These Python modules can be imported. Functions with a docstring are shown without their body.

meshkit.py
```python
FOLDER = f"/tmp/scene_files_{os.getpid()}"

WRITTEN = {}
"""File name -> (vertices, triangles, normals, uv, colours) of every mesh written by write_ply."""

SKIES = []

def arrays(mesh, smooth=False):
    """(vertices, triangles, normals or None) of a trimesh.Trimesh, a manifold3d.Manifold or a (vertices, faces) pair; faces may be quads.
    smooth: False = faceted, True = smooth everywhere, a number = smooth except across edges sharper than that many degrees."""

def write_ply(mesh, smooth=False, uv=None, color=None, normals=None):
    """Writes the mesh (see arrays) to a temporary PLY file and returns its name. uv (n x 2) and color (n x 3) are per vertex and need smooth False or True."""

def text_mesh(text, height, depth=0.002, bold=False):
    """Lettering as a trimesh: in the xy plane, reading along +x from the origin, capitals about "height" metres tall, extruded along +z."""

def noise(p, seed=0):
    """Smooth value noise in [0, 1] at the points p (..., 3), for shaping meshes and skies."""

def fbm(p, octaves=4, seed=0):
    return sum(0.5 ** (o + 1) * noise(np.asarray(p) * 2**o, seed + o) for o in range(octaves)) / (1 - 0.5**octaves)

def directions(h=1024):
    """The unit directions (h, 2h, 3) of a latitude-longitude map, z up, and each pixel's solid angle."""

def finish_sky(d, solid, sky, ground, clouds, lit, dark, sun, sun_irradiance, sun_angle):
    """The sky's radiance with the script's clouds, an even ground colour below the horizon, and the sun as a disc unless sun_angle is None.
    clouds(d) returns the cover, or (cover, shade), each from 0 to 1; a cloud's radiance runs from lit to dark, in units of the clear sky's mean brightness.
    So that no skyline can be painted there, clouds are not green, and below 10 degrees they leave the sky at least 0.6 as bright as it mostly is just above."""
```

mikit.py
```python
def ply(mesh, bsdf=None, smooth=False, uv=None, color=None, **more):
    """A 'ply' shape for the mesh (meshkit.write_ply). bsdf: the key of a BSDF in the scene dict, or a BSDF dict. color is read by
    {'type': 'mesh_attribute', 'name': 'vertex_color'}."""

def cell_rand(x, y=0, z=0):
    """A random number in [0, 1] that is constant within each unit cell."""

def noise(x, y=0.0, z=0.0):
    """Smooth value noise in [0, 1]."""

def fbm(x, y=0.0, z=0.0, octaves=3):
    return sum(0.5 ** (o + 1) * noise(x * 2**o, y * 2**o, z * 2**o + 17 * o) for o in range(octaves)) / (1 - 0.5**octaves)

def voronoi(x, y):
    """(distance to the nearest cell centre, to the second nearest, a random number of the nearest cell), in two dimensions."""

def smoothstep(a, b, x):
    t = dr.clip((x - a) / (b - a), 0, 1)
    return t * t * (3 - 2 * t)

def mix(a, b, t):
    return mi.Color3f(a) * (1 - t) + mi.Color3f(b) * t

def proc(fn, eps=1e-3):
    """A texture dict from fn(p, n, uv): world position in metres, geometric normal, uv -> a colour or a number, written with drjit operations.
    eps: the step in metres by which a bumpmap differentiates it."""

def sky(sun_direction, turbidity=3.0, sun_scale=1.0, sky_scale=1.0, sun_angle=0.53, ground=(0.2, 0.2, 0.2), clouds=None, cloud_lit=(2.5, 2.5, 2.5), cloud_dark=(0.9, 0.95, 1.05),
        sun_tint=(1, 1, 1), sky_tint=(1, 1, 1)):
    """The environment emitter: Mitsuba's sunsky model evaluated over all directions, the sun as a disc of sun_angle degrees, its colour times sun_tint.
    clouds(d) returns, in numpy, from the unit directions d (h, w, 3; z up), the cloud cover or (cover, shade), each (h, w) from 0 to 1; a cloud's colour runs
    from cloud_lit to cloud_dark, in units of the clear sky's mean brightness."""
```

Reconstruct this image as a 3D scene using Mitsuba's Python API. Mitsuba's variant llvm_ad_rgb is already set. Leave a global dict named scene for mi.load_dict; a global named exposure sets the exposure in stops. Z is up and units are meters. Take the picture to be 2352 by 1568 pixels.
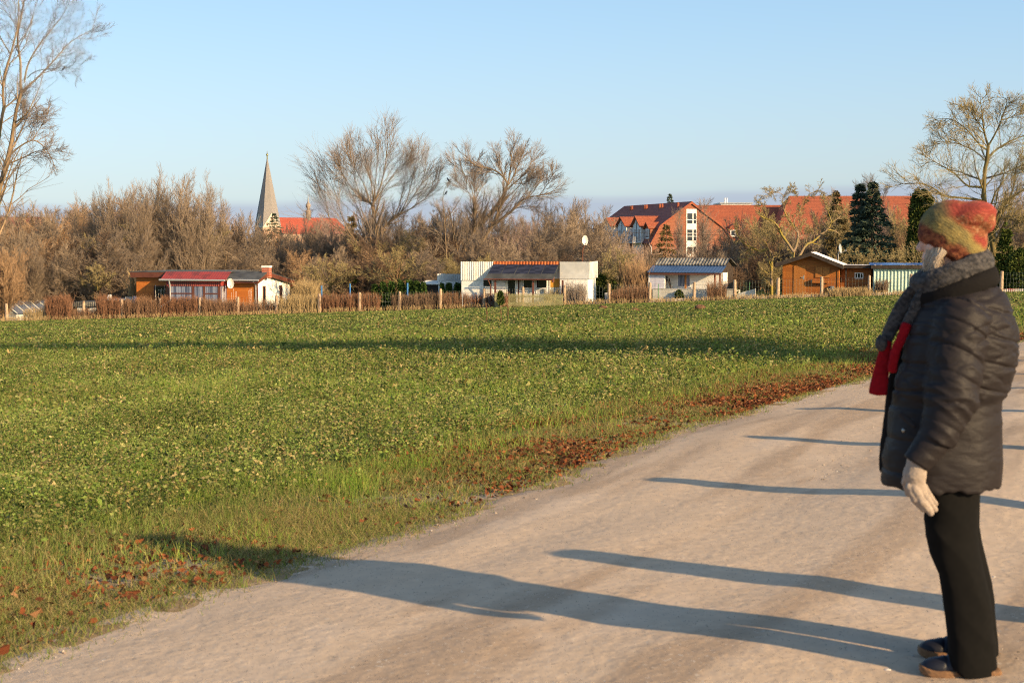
import math
import numpy as np
import trimesh
import mitsuba as mi
import drjit as dr
import mikit, meshkit
from mikit import proc, noise, fbm, voronoi, cell_rand, smoothstep, mix

T = mi.ScalarTransform4f
scene, labels = {}, {}
exposure = 2.8

# ---------------------------------------------------------------- camera (eye height 1.49 m, looking slightly down over the field)
CAM_Z, FOCAL, PITCH = 1.49, 3500.0, math.atan(224 / 3500.0)      # focal length in units of a 2352 px wide frame
EYE = np.array([0.0, 0.0, CAM_Z])
FWD = np.array([0, math.cos(PITCH), -math.sin(PITCH)])
UPV = np.array([0, math.sin(PITCH), math.cos(PITCH)])
scene['camera'] = {
    'type': 'thinlens', 'fov': 2 * math.degrees(math.atan(1176 / FOCAL)), 'fov_axis': 'x', 'near_clip': 0.1, 'far_clip': 9000.0,
    'aperture_radius': 0.0036, 'focus_distance': 90.0,
    'to_world': T().look_at(origin=EYE.tolist(), target=(EYE + FWD * 10).tolist(), up=[0, 0, 1]),
}

# ---------------------------------------------------------------- low winter sun from behind right, thin cloud bank at the horizon
SUN = np.array([0.775, -0.63, 0.372]); SUN /= np.linalg.norm(SUN)


def cloud_bank(d):
    el = np.degrees(np.arcsin(np.clip(d[..., 2], -1, 1)))
    az = np.degrees(np.arctan2(d[..., 0], d[..., 1]))
    p = np.stack([az * 0.16, el * 1.2, az * 0 + 3.7], -1)
    edge = 1.5 + 0.55 * meshkit.fbm(np.stack([az * 0.11, az * 0 + 1.0, az * 0], -1), 4, 5) + 0.03 * az * (np.abs(az) < 40)
    bank = np.clip((edge + 0.35 - el) / 0.55, 0, 1)
    bank = bank * bank * (3 - 2 * bank) * 0.78
    wisp = np.clip(meshkit.fbm(p, 4, 2) - 0.56, 0, 1) * np.clip((el - 1.5) / 2, 0, 1) * np.clip((9 - el) / 4, 0, 1) * 0.5
    veil = 0.42 * np.clip(1 - el / 8.5, 0, 1) ** 1.3
    return np.clip(np.maximum(bank, np.maximum(wisp * 0.5, veil)), 0, 1), np.clip(bank * 1.15, 0, 1)


scene['sky'] = mikit.sky(SUN.tolist(), turbidity=4.0, sun_scale=0.95, sky_scale=1.0, sun_angle=0.6, ground=(0.12, 0.12, 0.08),
                         clouds=cloud_bank, cloud_lit=(1.3, 1.22, 1.2), cloud_dark=(0.84, 0.96, 1.25), sun_tint=(1.0, 0.965, 0.91), sky_tint=(0.88, 0.95, 1.05))


# ---------------------------------------------------------------- helpers
def at(px, py, y):
    """The point at distance y in front of the camera that lies on this spot of the photograph (2352 px wide)."""
    d = FWD + (px - 1176) / FOCAL * np.array([1, 0, 0]) + (784 - py) / FOCAL * UPV
    return EYE + d * (y / d[1])


def softplus(v, k):
    return k * np.logaddexp(0, np.asarray(v, float) / k)


def ground(x, y):
    """Height of the terrain: level by the track, falling gently away over the field and to the left."""
    x, y = np.asarray(x, float), np.asarray(y, float)
    fall = 0.0288 * (softplus(y - 9, 1.5) - softplus(y - 150, 15))
    z = 0.034 * (70 * np.tanh((x - 1.5) / 70)) - fall
    z = z + 0.02 * (meshkit.fbm(np.stack([x * 0.35, y * 0.35, x * 0], -1), 3, 1) - 0.5) * np.clip((x + 6) / 5 + 1.5, 0.6, 1.5)
    return z


def hit(px, py):
    """Where the ray through this spot meets the terrain."""
    d = FWD + (px - 1176) / FOCAL * np.array([1, 0, 0]) + (784 - py) / FOCAL * UPV
    ts = np.geomspace(2.5, 400, 4000)
    p = EYE + ts[:, None] * d
    k = np.argmax(p[:, 2] < ground(p[:, 0], p[:, 1]))
    return p[k]


COUNT = {}


def numbered(name):
    n = COUNT.get(name, 0)
    COUNT[name] = n + 1
    return name if n == 0 else f'{name}_{n:03d}'


def add(name, mesh, mat, parent=None, smooth=False, color=None, uv=None, **more):
    key = numbered(f'{parent}__{name}' if parent else name)
    scene[key] = mikit.ply(mesh, mat, smooth=smooth, color=color, uv=uv, **more)
    return key


def thing(name, label, cat, group=None):
    """A thing made of parts: only its key and its label."""
    key = numbered(name)
    tag(key, label, cat, group)
    return key


def tag(key, label=None, cat=None, group=None, kind=None):
    labels[key] = {k: v for k, v in dict(label=label, category=cat, group=group, kind=kind).items() if v}
    return key


def cat_mesh(ms):
    """Joins (vertices, faces) pairs or trimeshes."""
    vs, fs, n = [], [], 0
    for m in ms:
        v, f = (np.asarray(m.vertices), np.asarray(m.faces)) if hasattr(m, 'vertices') else (np.asarray(m[0], float), np.asarray(m[1]))
        if f.shape[1] == 4:
            f = np.vstack([f[:, [0, 1, 2]], f[:, [0, 2, 3]]])
        vs.append(v); fs.append(f + n); n += len(v)
    return np.vstack(vs), np.vstack(fs)


def hexa(b, t):
    """A solid from four bottom and four top corners (counter-clockwise seen from above)."""
    v = np.array(list(b) + list(t), float)
    f = np.array([[3, 2, 1, 0], [4, 5, 6, 7], [0, 1, 5, 4], [1, 2, 6, 5], [2, 3, 7, 6], [3, 0, 4, 7]])
    return v, np.vstack([f[:, [0, 1, 2]], f[:, [0, 2, 3]]])


class Frame:
    """A building's own axes: u along its front to the right, w back into it, z up; a = how far it is turned (degrees)."""

    def __init__(self, origin, a):
        a = math.radians(a)
        self.o = np.array(origin, float)
        self.u, self.w, self.z = np.array([math.cos(a), -math.sin(a), 0]), np.array([math.sin(a), math.cos(a), 0]), np.array([0, 0, 1.0])

    def p(self, u, w, z):
        u, w, z = np.broadcast_arrays(np.asarray(u, float), np.asarray(w, float), np.asarray(z, float))
        return self.o + u[..., None] * self.u + w[..., None] * self.w + z[..., None] * self.z

    def box(self, u0, u1, w0, w1, z0, z1):
        c = [(u0, w0), (u1, w0), (u1, w1), (u0, w1)]
        return hexa([self.p(a, b, z0) for a, b in c], [self.p(a, b, z1) for a, b in c])

    def prism(self, pts, w0, w1, axis='w'):
        """Extrudes an outline of (u, z) points from w0 to w1 (or of (w, z) points along u)."""
        from shapely.geometry import Polygon
        m = trimesh.creation.extrude_polygon(Polygon(pts), 1.0, engine='earcut')
        v = np.asarray(m.vertices)
        k = w0 + (w1 - w0) * v[:, 2]
        q = self.p(v[:, 0], k, v[:, 1]) if axis == 'w' else self.p(k, v[:, 0], v[:, 1])
        f = np.asarray(m.faces)
        vol = np.einsum('ij,ij->i', q[f[:, 0]], np.cross(q[f[:, 1]], q[f[:, 2]])).sum()
        return q, (f if vol > 0 else f[:, ::-1])

    def slab(self, a, b, c, d, t):
        """A sloping sheet with corners a b c d given as (u, w, z), t thick downwards."""
        top = [self.p(*q) for q in (a, b, c, d)]
        n = np.cross(top[1] - top[0], top[3] - top[0]); n /= np.linalg.norm(n)
        if n[2] < 0 or (abs(n[2]) < 1e-6):
            top = top[::-1]; n = -n
        return hexa([q - n * t for q in top], top)

    def corrugated(self, a, b, d, period, amp, t=0.02, seg=6):
        """A wavy sheet: waves run along a->b, ridges along a->d (points as (u, w, z))."""
        a, b, d = self.p(*a), self.p(*b), self.p(*d)
        L = np.linalg.norm(b - a); n = max(4, int(L / period * seg))
        e, g = (b - a), (d - a)
        nn = np.cross(e, g); nn /= np.linalg.norm(nn)
        s = np.linspace(0, 1, n + 1)
        off = amp * np.sin(2 * np.pi * s * L / period)
        line = a + s[:, None] * e + off[:, None] * nn
        rows = [line, line + g, line + g - nn * t, line - nn * t]
        v = np.vstack(rows); N = n + 1
        f = []
        i = np.arange(n)
        for r in range(4):
            q = (r + 1) % 4
            f += [np.stack([r * N + i, r * N + i + 1, q * N + i + 1, q * N + i], 1)]
        return v, np.vstack(f)

    def front_uz(self, px, py, w=0.0):
        """(u, z) of the point of the plane at depth w that shows at this spot of the photograph."""
        d = FWD + (px - 1176) / FOCAL * np.array([1, 0, 0]) + (784 - py) / FOCAL * UPV
        q = self.o + w * self.w
        t = np.dot(q - EYE, self.w) / np.dot(d, self.w)
        r = EYE + d * t - self.o
        return float(np.dot(r, self.u)), float(r[2])


def side_wz(F, px, py, u=0.0):
    """(w, z) on the plane u = const of a frame of the spot shown there."""
    d = FWD + (px - 1176) / FOCAL * np.array([1, 0, 0]) + (784 - py) / FOCAL * UPV
    q = F.o + u * F.u
    t = np.dot(q - EYE, F.u) / np.dot(d, F.u)
    r = EYE + d * t - F.o
    return float(np.dot(r, F.w)), float(r[2])


def tubes(groups):
    """Many tubes as one mesh. groups: a list of (points (M, N, 3), radii (M, N), sides); sides 3 and up."""
    vs, fs, base = [], [], 0
    for P, R, s in groups:
        if len(P) == 0:
            continue
        M, N = P.shape[:2]
        d = np.gradient(P, axis=1)
        d /= np.linalg.norm(d, axis=-1, keepdims=True) + 1e-9
        m = P[:, -1] - P[:, 0]
        ref = np.where((np.abs(m[:, 2]) > 0.75 * np.linalg.norm(m, axis=1))[:, None], [[0.83, 0.55, 0.05]], [[0.1, 0.15, 1.0]])
        n1 = np.cross(d, ref[:, None]); n1 /= np.linalg.norm(n1, axis=-1, keepdims=True) + 1e-9
        n2 = np.cross(d, n1)
        ang = np.arange(s) * 2 * np.pi / s
        ring = P[:, :, None] + R[:, :, None, None] * (np.cos(ang)[None, None, :, None] * n1[:, :, None] + np.sin(ang)[None, None, :, None] * n2[:, :, None])
        vs.append(ring.reshape(-1, 3))
        k = np.arange(s); k2 = (k + 1) % s
        i = (np.arange(M)[:, None, None] * N + np.arange(N - 1)[None, :, None]) * s
        a, b, c, e = i + k, i + k2, i + s + k2, i + s + k
        fs.append(base + np.stack([np.stack([a, b, c], -1), np.stack([a, c, e], -1)], 3).reshape(-1, 3))
        base += M * N * s
    return np.vstack(vs), np.vstack(fs)


def resample(pts, n):
    pts = np.asarray(pts, float)
    s = np.r_[0, np.cumsum(np.linalg.norm(np.diff(pts, axis=0), axis=1))]
    t = np.linspace(0, s[-1], n)
    # smooth interpolation through the given points
    from scipy.interpolate import PchipInterpolator
    return np.stack([PchipInterpolator(s, pts[:, k])(t) for k in range(3)], 1) if len(pts) > 2 else np.stack([np.interp(t, s, pts[:, k]) for k in range(3)], 1)


def tube(pts, r, sides=8, n=None):
    pts = np.asarray(pts, float)
    if n:
        r = np.interp(np.linspace(0, 1, n), np.linspace(0, 1, len(np.atleast_1d(r))), np.atleast_1d(r)) if np.ndim(r) else np.full(n, r)
        pts = resample(pts, n)
    r = np.broadcast_to(r, len(pts)).astype(float)
    v, f = tubes([(pts[None], r[None], sides)])
    # end caps
    N = len(pts)
    v = np.vstack([v, pts[0], pts[-1]])
    k = np.arange(sides); k2 = (k + 1) % sides
    c0 = np.stack([k2, k, k * 0 + N * sides], 1); c1 = np.stack([(N - 1) * sides + k, (N - 1) * sides + k2, k * 0 + N * sides + 1], 1)
    return v, np.vstack([f, c0, c1])


def sprout(P, R, n, t0, t1, ang, L, segs, up=0.0, wig=0.12, rr=0.5, rmin=0.004, seed=0, taper=0.35, fall=0.5):
    """Grows n children on every branch of P (M, N, 3) with radii R: they leave between t0 and t1 of its length at about ang degrees, L times as long as it."""
    g = np.random.default_rng(seed)
    M, N = P.shape[:2]
    t = np.sort(t0 + (t1 - t0) * (np.arange(n)[None] + g.random((M, n))) / n, axis=1)
    k = t * (N - 1); i = np.minimum(k.astype(int), N - 2); fr = (k - i)[..., None]
    m = np.arange(M)[:, None]
    base = P[m, i] * (1 - fr) + P[m, i + 1] * fr
    d = P[m, i + 1] - P[m, i]; d /= np.linalg.norm(d, axis=-1, keepdims=True) + 1e-9
    rb = R[m, i] * (1 - fr[..., 0]) + R[m, i + 1] * fr[..., 0]
    plen = np.linalg.norm(np.diff(P, axis=1), axis=-1).sum(1)[:, None]
    ln = plen * L * (1 - fall * t) * g.uniform(0.65, 1.25, (M, n))
    ln = np.maximum(ln, 0.62 * ln.mean() * g.uniform(0.8, 1.2, (M, n)))   # no stubby tufts at the tips
    q = g.normal(size=(M, n, 3)); q -= (q * d).sum(-1, keepdims=True) * d; q /= np.linalg.norm(q, axis=-1, keepdims=True) + 1e-9
    a = np.radians(ang * g.uniform(0.6, 1.4, (M, n)))[..., None]
    dr_ = np.cos(a) * d + np.sin(a) * q
    pts = [base]
    for s in range(segs):
        dr_ = dr_ + wig * g.normal(size=(M, n, 3)) + np.array([0, 0, up])
        dr_ /= np.linalg.norm(dr_, axis=-1, keepdims=True) + 1e-9
        pts.append(pts[-1] + dr_ * (ln / segs)[..., None])
    C = np.stack(pts, 2).reshape(M * n, segs + 1, 3)
    r0 = np.maximum(rb * rr * g.uniform(0.7, 1.1, (M, n)), rmin).reshape(-1)
    CR = r0[:, None] * np.linspace(1, taper, segs + 1)[None]
    return C, np.maximum(CR, rmin * 0.55)


def polyline_set(lines, n):
    """lines: a list of (points, radius at the foot, radius at the tip) -> arrays for sprout / tubes."""
    P = np.stack([resample(p, n) for p, _, _ in lines])
    R = np.stack([np.linspace(a, b, n) for _, a, b in lines])
    return P, R


# ---------------------------------------------------------------- signed distance fields -> meshes (people, birds)
def surface_nets(fn, lo, hi, h):
    """Mesh of fn(points) = 0 (negative inside) on a grid of step h."""
    lo, hi = np.asarray(lo, float), np.asarray(hi, float)
    n = np.ceil((hi - lo) / h).astype(int) + 1
    ax = [lo[k] + h * np.arange(n[k]) for k in range(3)]
    F = np.empty(n, np.float32)
    for i in range(0, n[0], 8):
        g = np.stack(np.meshgrid(ax[0][i:i + 8], ax[1], ax[2], indexing='ij'), -1)
        F[i:i + 8] = fn(g)
    S = F < 0
    cells = np.zeros(n - 1, bool)
    c8 = [S[a:n[0] - 1 + a, b:n[1] - 1 + b, c:n[2] - 1 + c] for a, b, c in np.ndindex(2, 2, 2)]
    cells = ~(np.logical_and.reduce(c8) | ~np.logical_or.reduce(c8))
    idx = np.argwhere(cells)
    num = np.full(n - 1, -1, np.int64); num[cells] = np.arange(len(idx))
    acc = np.zeros((len(idx), 3)); cnt = np.zeros(len(idx))
    corners = list(np.ndindex(2, 2, 2))
    for p in corners:
        for k in range(3):
            if p[k]:
                continue
            q = list(p); q[k] = 1
            A = F[tuple((idx + p).T)]; B = F[tuple((idx + q).T)]
            m = (A < 0) != (B < 0)
            t = A[m] / (A[m] - B[m])
            pos = np.tile(np.array(p, float), (m.sum(), 1)); pos[:, k] = t
            acc[m] += pos; cnt[m] += 1
    V = lo + h * (idx + acc / cnt[:, None])
    quads = []
    for k in range(3):
        a, b = (k + 1) % 3, (k + 2) % 3
        sl0 = [slice(1, n[0] - 1), slice(1, n[1] - 1), slice(1, n[2] - 1)]
        sl0[k] = slice(0, n[k] - 1); sl1 = list(sl0); sl1[k] = slice(1, n[k])
        X, Y = S[tuple(sl0)], S[tuple(sl1)]
        for flag, rev in ((X & ~Y, False), (~X & Y, True)):
            e = np.argwhere(flag)
            off = np.ones(3, int); off[k] = 0
            e = e + off
            def cell(da, db):
                c = e.copy(); c[:, a] -= da; c[:, b] -= db
                return num[tuple(c.T)]
            q = np.stack([cell(1, 1), cell(0, 1), cell(0, 0), cell(1, 0)], 1)
            quads.append(q[:, ::-1] if rev else q)
    Q = np.vstack(quads)
    return V, np.vstack([Q[:, [0, 1, 2]], Q[:, [0, 2, 3]]])


def smin(a, b, k):
    h = np.clip(0.5 + 0.5 * (b - a) / k, 0, 1)
    return b * (1 - h) + a * h - k * h * (1 - h)


def smax(a, b, k):
    return -smin(-a, -b, k)


def capsule(p, a, b, r0, r1):
    a, b = np.asarray(a), np.asarray(b)
    ab = b - a
    t = np.clip(((p - a) @ ab) / (ab @ ab), 0, 1)
    return np.linalg.norm(p - a - t[..., None] * ab, axis=-1) - (r0 + (r1 - r0) * t)


def ellipsoid(p, c, r, R=None):
    q = p - np.asarray(c)
    if R is not None:
        q = q @ R
    r = np.asarray(r, float)
    k = np.linalg.norm(q / r, axis=-1)
    k2 = np.linalg.norm(q / (r * r), axis=-1)
    return k * (k - 1) / np.maximum(k2, 1e-6)


def vnormals(v, f):
    n = np.zeros_like(v); fn = np.cross(v[f[:, 1]] - v[f[:, 0]], v[f[:, 2]] - v[f[:, 0]])
    for k in range(3):
        np.add.at(n, f[:, k], fn)
    return n / (np.linalg.norm(n, axis=1, keepdims=True) + 1e-12)


# ---------------------------------------------------------------- materials
def rgb(*c):
    return {'type': 'rgb', 'value': list(map(float, c))}


def diffuse(key, *c):
    scene[key] = {'type': 'twosided', 'bsdf': {'type': 'diffuse', 'reflectance': rgb(*c) if not callable(c[0]) else proc(c[0])}}
    return key


def matt(key, col, rough=0.6, spec=0.4, metallic=0.0, bump=None, bscale=1.0, eps=2e-3, **more):
    b = {'type': 'principled', 'base_color': proc(col) if callable(col) else rgb(*col), 'roughness': rough, 'specular': spec, 'metallic': metallic, **more}
    if bump:
        b = {'type': 'bumpmap', 'arbitrary': proc(bump, eps), 'scale': bscale, 'bsdf': b}
    scene[key] = {'type': 'twosided', 'bsdf': b}
    return key


def mottled(a, b, scale=2.0, octaves=3, lo=0.3, hi=0.7, stretch=(1, 1, 1)):
    def fn(p, n, uv):
        return mix(a, b, smoothstep(lo, hi, fbm(p.x * scale * stretch[0], p.y * scale * stretch[1], p.z * scale * stretch[2], octaves)))
    return fn
# ================================================================ the ground: field and gravel track
# left edge of the track, from far behind the camera to where it leaves the frame
_edge = np.array([hit(*q)[:2] for q in ((0, 1530), (400, 1385), (640, 1312), (1000, 1200), (1250, 1115), (1400, 1055), (1560, 990), (1750, 938), (2000, 868), (2120, 838), (2340, 785))])
_edge = np.vstack([[_edge[0] + (_edge[0] - _edge[2]) * k for k in (6.0, 3.0, 1.0)], _edge, _edge[-1] + (_edge[-1] - _edge[-3]) * 1.0, _edge[-1] + (_edge[-1] - _edge[-3]) * 4.0])
from scipy.interpolate import PchipInterpolator
EDGE = PchipInterpolator(_edge[:, 1], _edge[:, 0], extrapolate=True)
EDGE_FIT = np.polyfit(np.linspace(4, 28, 200), EDGE(np.linspace(4, 28, 200)), 4)
TRACK_W = 4.1


def edge_distance(x, y):
    """Metres to the left of the track's edge (negative on the track)."""
    y = np.asarray(y, float)
    s = (EDGE(y + 0.05) - EDGE(y - 0.05)) / 0.1
    return (EDGE(y) - x) / np.sqrt(1 + s * s)


def field_soil(p, n, uv):
    y = dr.clip(p.y, 4.0, 28.0)
    g = float(EDGE_FIT[0])
    for c in EDGE_FIT[1:]:
        g = g * y + float(c)
    e = (g - p.x) * 0.86
    base = mix((0.090, 0.120, 0.032), (0.15, 0.155, 0.055), smoothstep(0.35, 0.65, fbm(p.x * 1.3, p.y * 1.3, 0.0, 4)))
    base = mix(base, (0.03, 0.045, 0.014), smoothstep(0.5, 0.75, fbm(p.x * 7, p.y * 7, 2.0, 2)) * 0.7)
    dirt = mix((0.42, 0.32, 0.235), (0.26, 0.19, 0.11), smoothstep(0.25, 0.6, fbm(p.x * 7, p.y * 7, 5.0, 4)))
    near = 1 - smoothstep(0.3, 1.5, e + 0.5 * (fbm(p.x * 2.5, p.y * 2.5, 9.0, 3) - 0.5))
    return mix(base, dirt, near * smoothstep(32.0, 24.0, p.y))


diffuse('mat_field', field_soil)


def track_colour(p, n, uv):
    along = uv.y
    across = uv.x
    streak = fbm(across * 3.2, along * 0.35, 0.0, 4)
    c = mix((0.47, 0.365, 0.27), (0.36, 0.27, 0.195), smoothstep(0.42, 0.70, streak))
    c = mix(c, (0.51, 0.41, 0.32), smoothstep(0.55, 0.8, fbm(across * 2.0 + 7, along * 0.8, 3.0, 4)) * 0.7)
    c = mix(c, (0.27, 0.19, 0.13), smoothstep(0.64, 0.80, fbm(across * 1.7, along * 0.55, 11.0, 5)) * 0.55)
    grit = noise(p.x * 110, p.y * 110, 0.0)
    c = c * (1.0 + 0.26 * fbm(p.x * 16, p.y * 16, 1.0, 5))
    c = mix(c, (0.16, 0.13, 0.11), smoothstep(0.84, 0.94, grit) * 0.6)
    return mix(c, (0.55, 0.48, 0.40), smoothstep(0.84, 0.94, noise(p.x * 90 + 40, p.y * 90, 4.0)) * 0.7)


def track_relief(p, n, uv):
    return 0.0045 * fbm(p.x * 26, p.y * 26, 0.0, 4) + 0.005 * fbm(uv.x * 4, uv.y * 0.7, 0.0, 3)


scene['mat_track'] = {'type': 'twosided', 'bsdf': {'type': 'bumpmap', 'arbitrary': proc(track_relief, 2e-3), 'scale': 1.0,
                      'bsdf': {'type': 'diffuse', 'reflectance': proc(track_colour)}}}


def grid_mesh(xs, ys):
    X, Y = np.meshgrid(xs, ys)
    n, m = X.shape
    i = np.arange(n * m).reshape(n, m)
    f = np.stack([i[:-1, :-1], i[:-1, 1:], i[1:, 1:], i[1:, :-1]], -1).reshape(-1, 4)
    return X, Y, f


def ramp(a, b, d0, grow, top):
    out, d = [a], d0
    while out[-1] < b:
        out.append(out[-1] + d); d = min(d * grow, top)
    return np.array(out)


_r = ramp(0, 6000, 0.25, 1.045, 400)
_xs = np.r_[-_r[:0:-1], _r]
_ys = np.r_[-ramp(2, 300, 0.4, 1.15, 60)[::-1], ramp(2, 6000, 0.12, 1.02, 400)]
_X, _Y, _f = grid_mesh(_xs, _ys)
_e = edge_distance(_X, np.clip(_Y, -12, 60))
_Z = ground(_X, _Y) + 0.05 * np.clip(_e - 0.2, 0, 1) * (meshkit.fbm(np.stack([_X * 1.5, _Y * 1.5, _X * 0], -1), 3, 8) - 0.2) * (_Y < 110)
_Z -= 0.06 * ((_e < -0.3) & (_e > -TRACK_W + 0.2) & (_Y < 45) & (_Y > -10))
add('field_ground', (np.stack([_X, _Y, _Z], -1).reshape(-1, 3), _f), 'mat_field', smooth=True)
tag('field_ground', 'green sloping field falling away from the track', 'field', kind='structure')

_v = np.r_[np.linspace(-9, 3.5, 40)[:-1], np.linspace(3.5, 16, 420)[:-1], np.linspace(16, 42, 160)]
_c = np.linspace(0, 1, 60)
_x0 = EDGE(_v)
_sl = (EDGE(_v + 0.1) - EDGE(_v - 0.1)) / 0.2
_n = np.stack([1 / np.sqrt(1 + _sl ** 2), -_sl / np.sqrt(1 + _sl ** 2)], -1)
_wob = -0.12 + 0.16 * (meshkit.fbm(np.stack([_v * 1.1, _v * 0, _v * 0], -1), 3, 3) - 0.5) + 0.10 * (meshkit.fbm(np.stack([_v * 6, _v * 0, _v * 0], -1), 3, 13) - 0.5)
_a = (_wob[:, None] * (1 - _c) ** 6 + _c * (TRACK_W + 0.5))
_px, _py = _x0[:, None] + _n[:, :1] * _a, _v[:, None] + _n[:, 1:] * _a
_arc = np.r_[0, np.cumsum(np.hypot(np.diff(_x0), np.diff(_v)))][:, None] + 0 * _a


def track_z(a, s):
    """Ruts and gentle rises across and along the track."""
    p = np.stack([a * 1.2, s * 0.28, a * 0], -1)
    return 0.055 * (meshkit.fbm(p, 2, 21) - 0.5) + 0.012 * (meshkit.fbm(p * [3, 3, 1], 3, 22) - 0.5)


_feet = np.argmin((_px - 1.47) ** 2 + (_py - 5.3) ** 2)
_lip = np.clip(1 - _a / 0.35, 0, 1)
_pz = ground(_px, _py) + 0.006 - _lip * (0.004 + 0.030 * (meshkit.fbm(np.stack([_a * 7, _arc * 4.5, _a * 0], -1), 4, 23) - 0.42)) + (track_z(_a, _arc) - track_z(_a, _arc).flat[_feet]) * np.clip((_a - 0.1) / 0.6, 0, 1) - 0.03 * (_c == 0)
_i = np.arange(_px.size).reshape(_px.shape)
_f = np.stack([_i[:-1, :-1], _i[:-1, 1:], _i[1:, 1:], _i[1:, :-1]], -1).reshape(-1, 4)
add('gravel_track', (np.stack([_px, _py, _pz], -1).reshape(-1, 3), _f), 'mat_track', smooth=True, uv=np.stack([_a, _arc], -1).reshape(-1, 2))
tag('gravel_track', 'pale sandy gravel track along the field', 'track', kind='structure')
# ================================================================ what grows and lies on the field
rng = np.random.default_rng(11)


def in_view(x, y, margin=0.6):
    return np.abs(x) < 0.336 * y + margin


def scatter(n, y0, y1, power=1.0, margin=0.8):
    """Random spots in the wedge the camera sees between two distances."""
    y = (y0 ** (power + 1) + rng.random(n) * (y1 ** (power + 1) - y0 ** (power + 1))) ** (1 / (power + 1))
    x = rng.uniform(-1, 1, n) * (0.336 * y + margin)
    return x, y


GREENS = np.array([(0.110, 0.155, 0.034), (0.140, 0.185, 0.046), (0.082, 0.125, 0.032), (0.175, 0.195, 0.062), (0.215, 0.205, 0.082)])
STRAW = np.array([(0.30, 0.23, 0.10), (0.25, 0.19, 0.08), (0.34, 0.27, 0.13), (0.20, 0.17, 0.06)])


def patch(x, y, s, seed):
    return meshkit.fbm(np.stack([x * s, y * s, x * 0 + seed], -1), 3, seed)


def fence_y(x):
    """Distance of the garden fence line in front of the camera."""
    return 100.4 - 0.206 * np.asarray(x, float)


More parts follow.
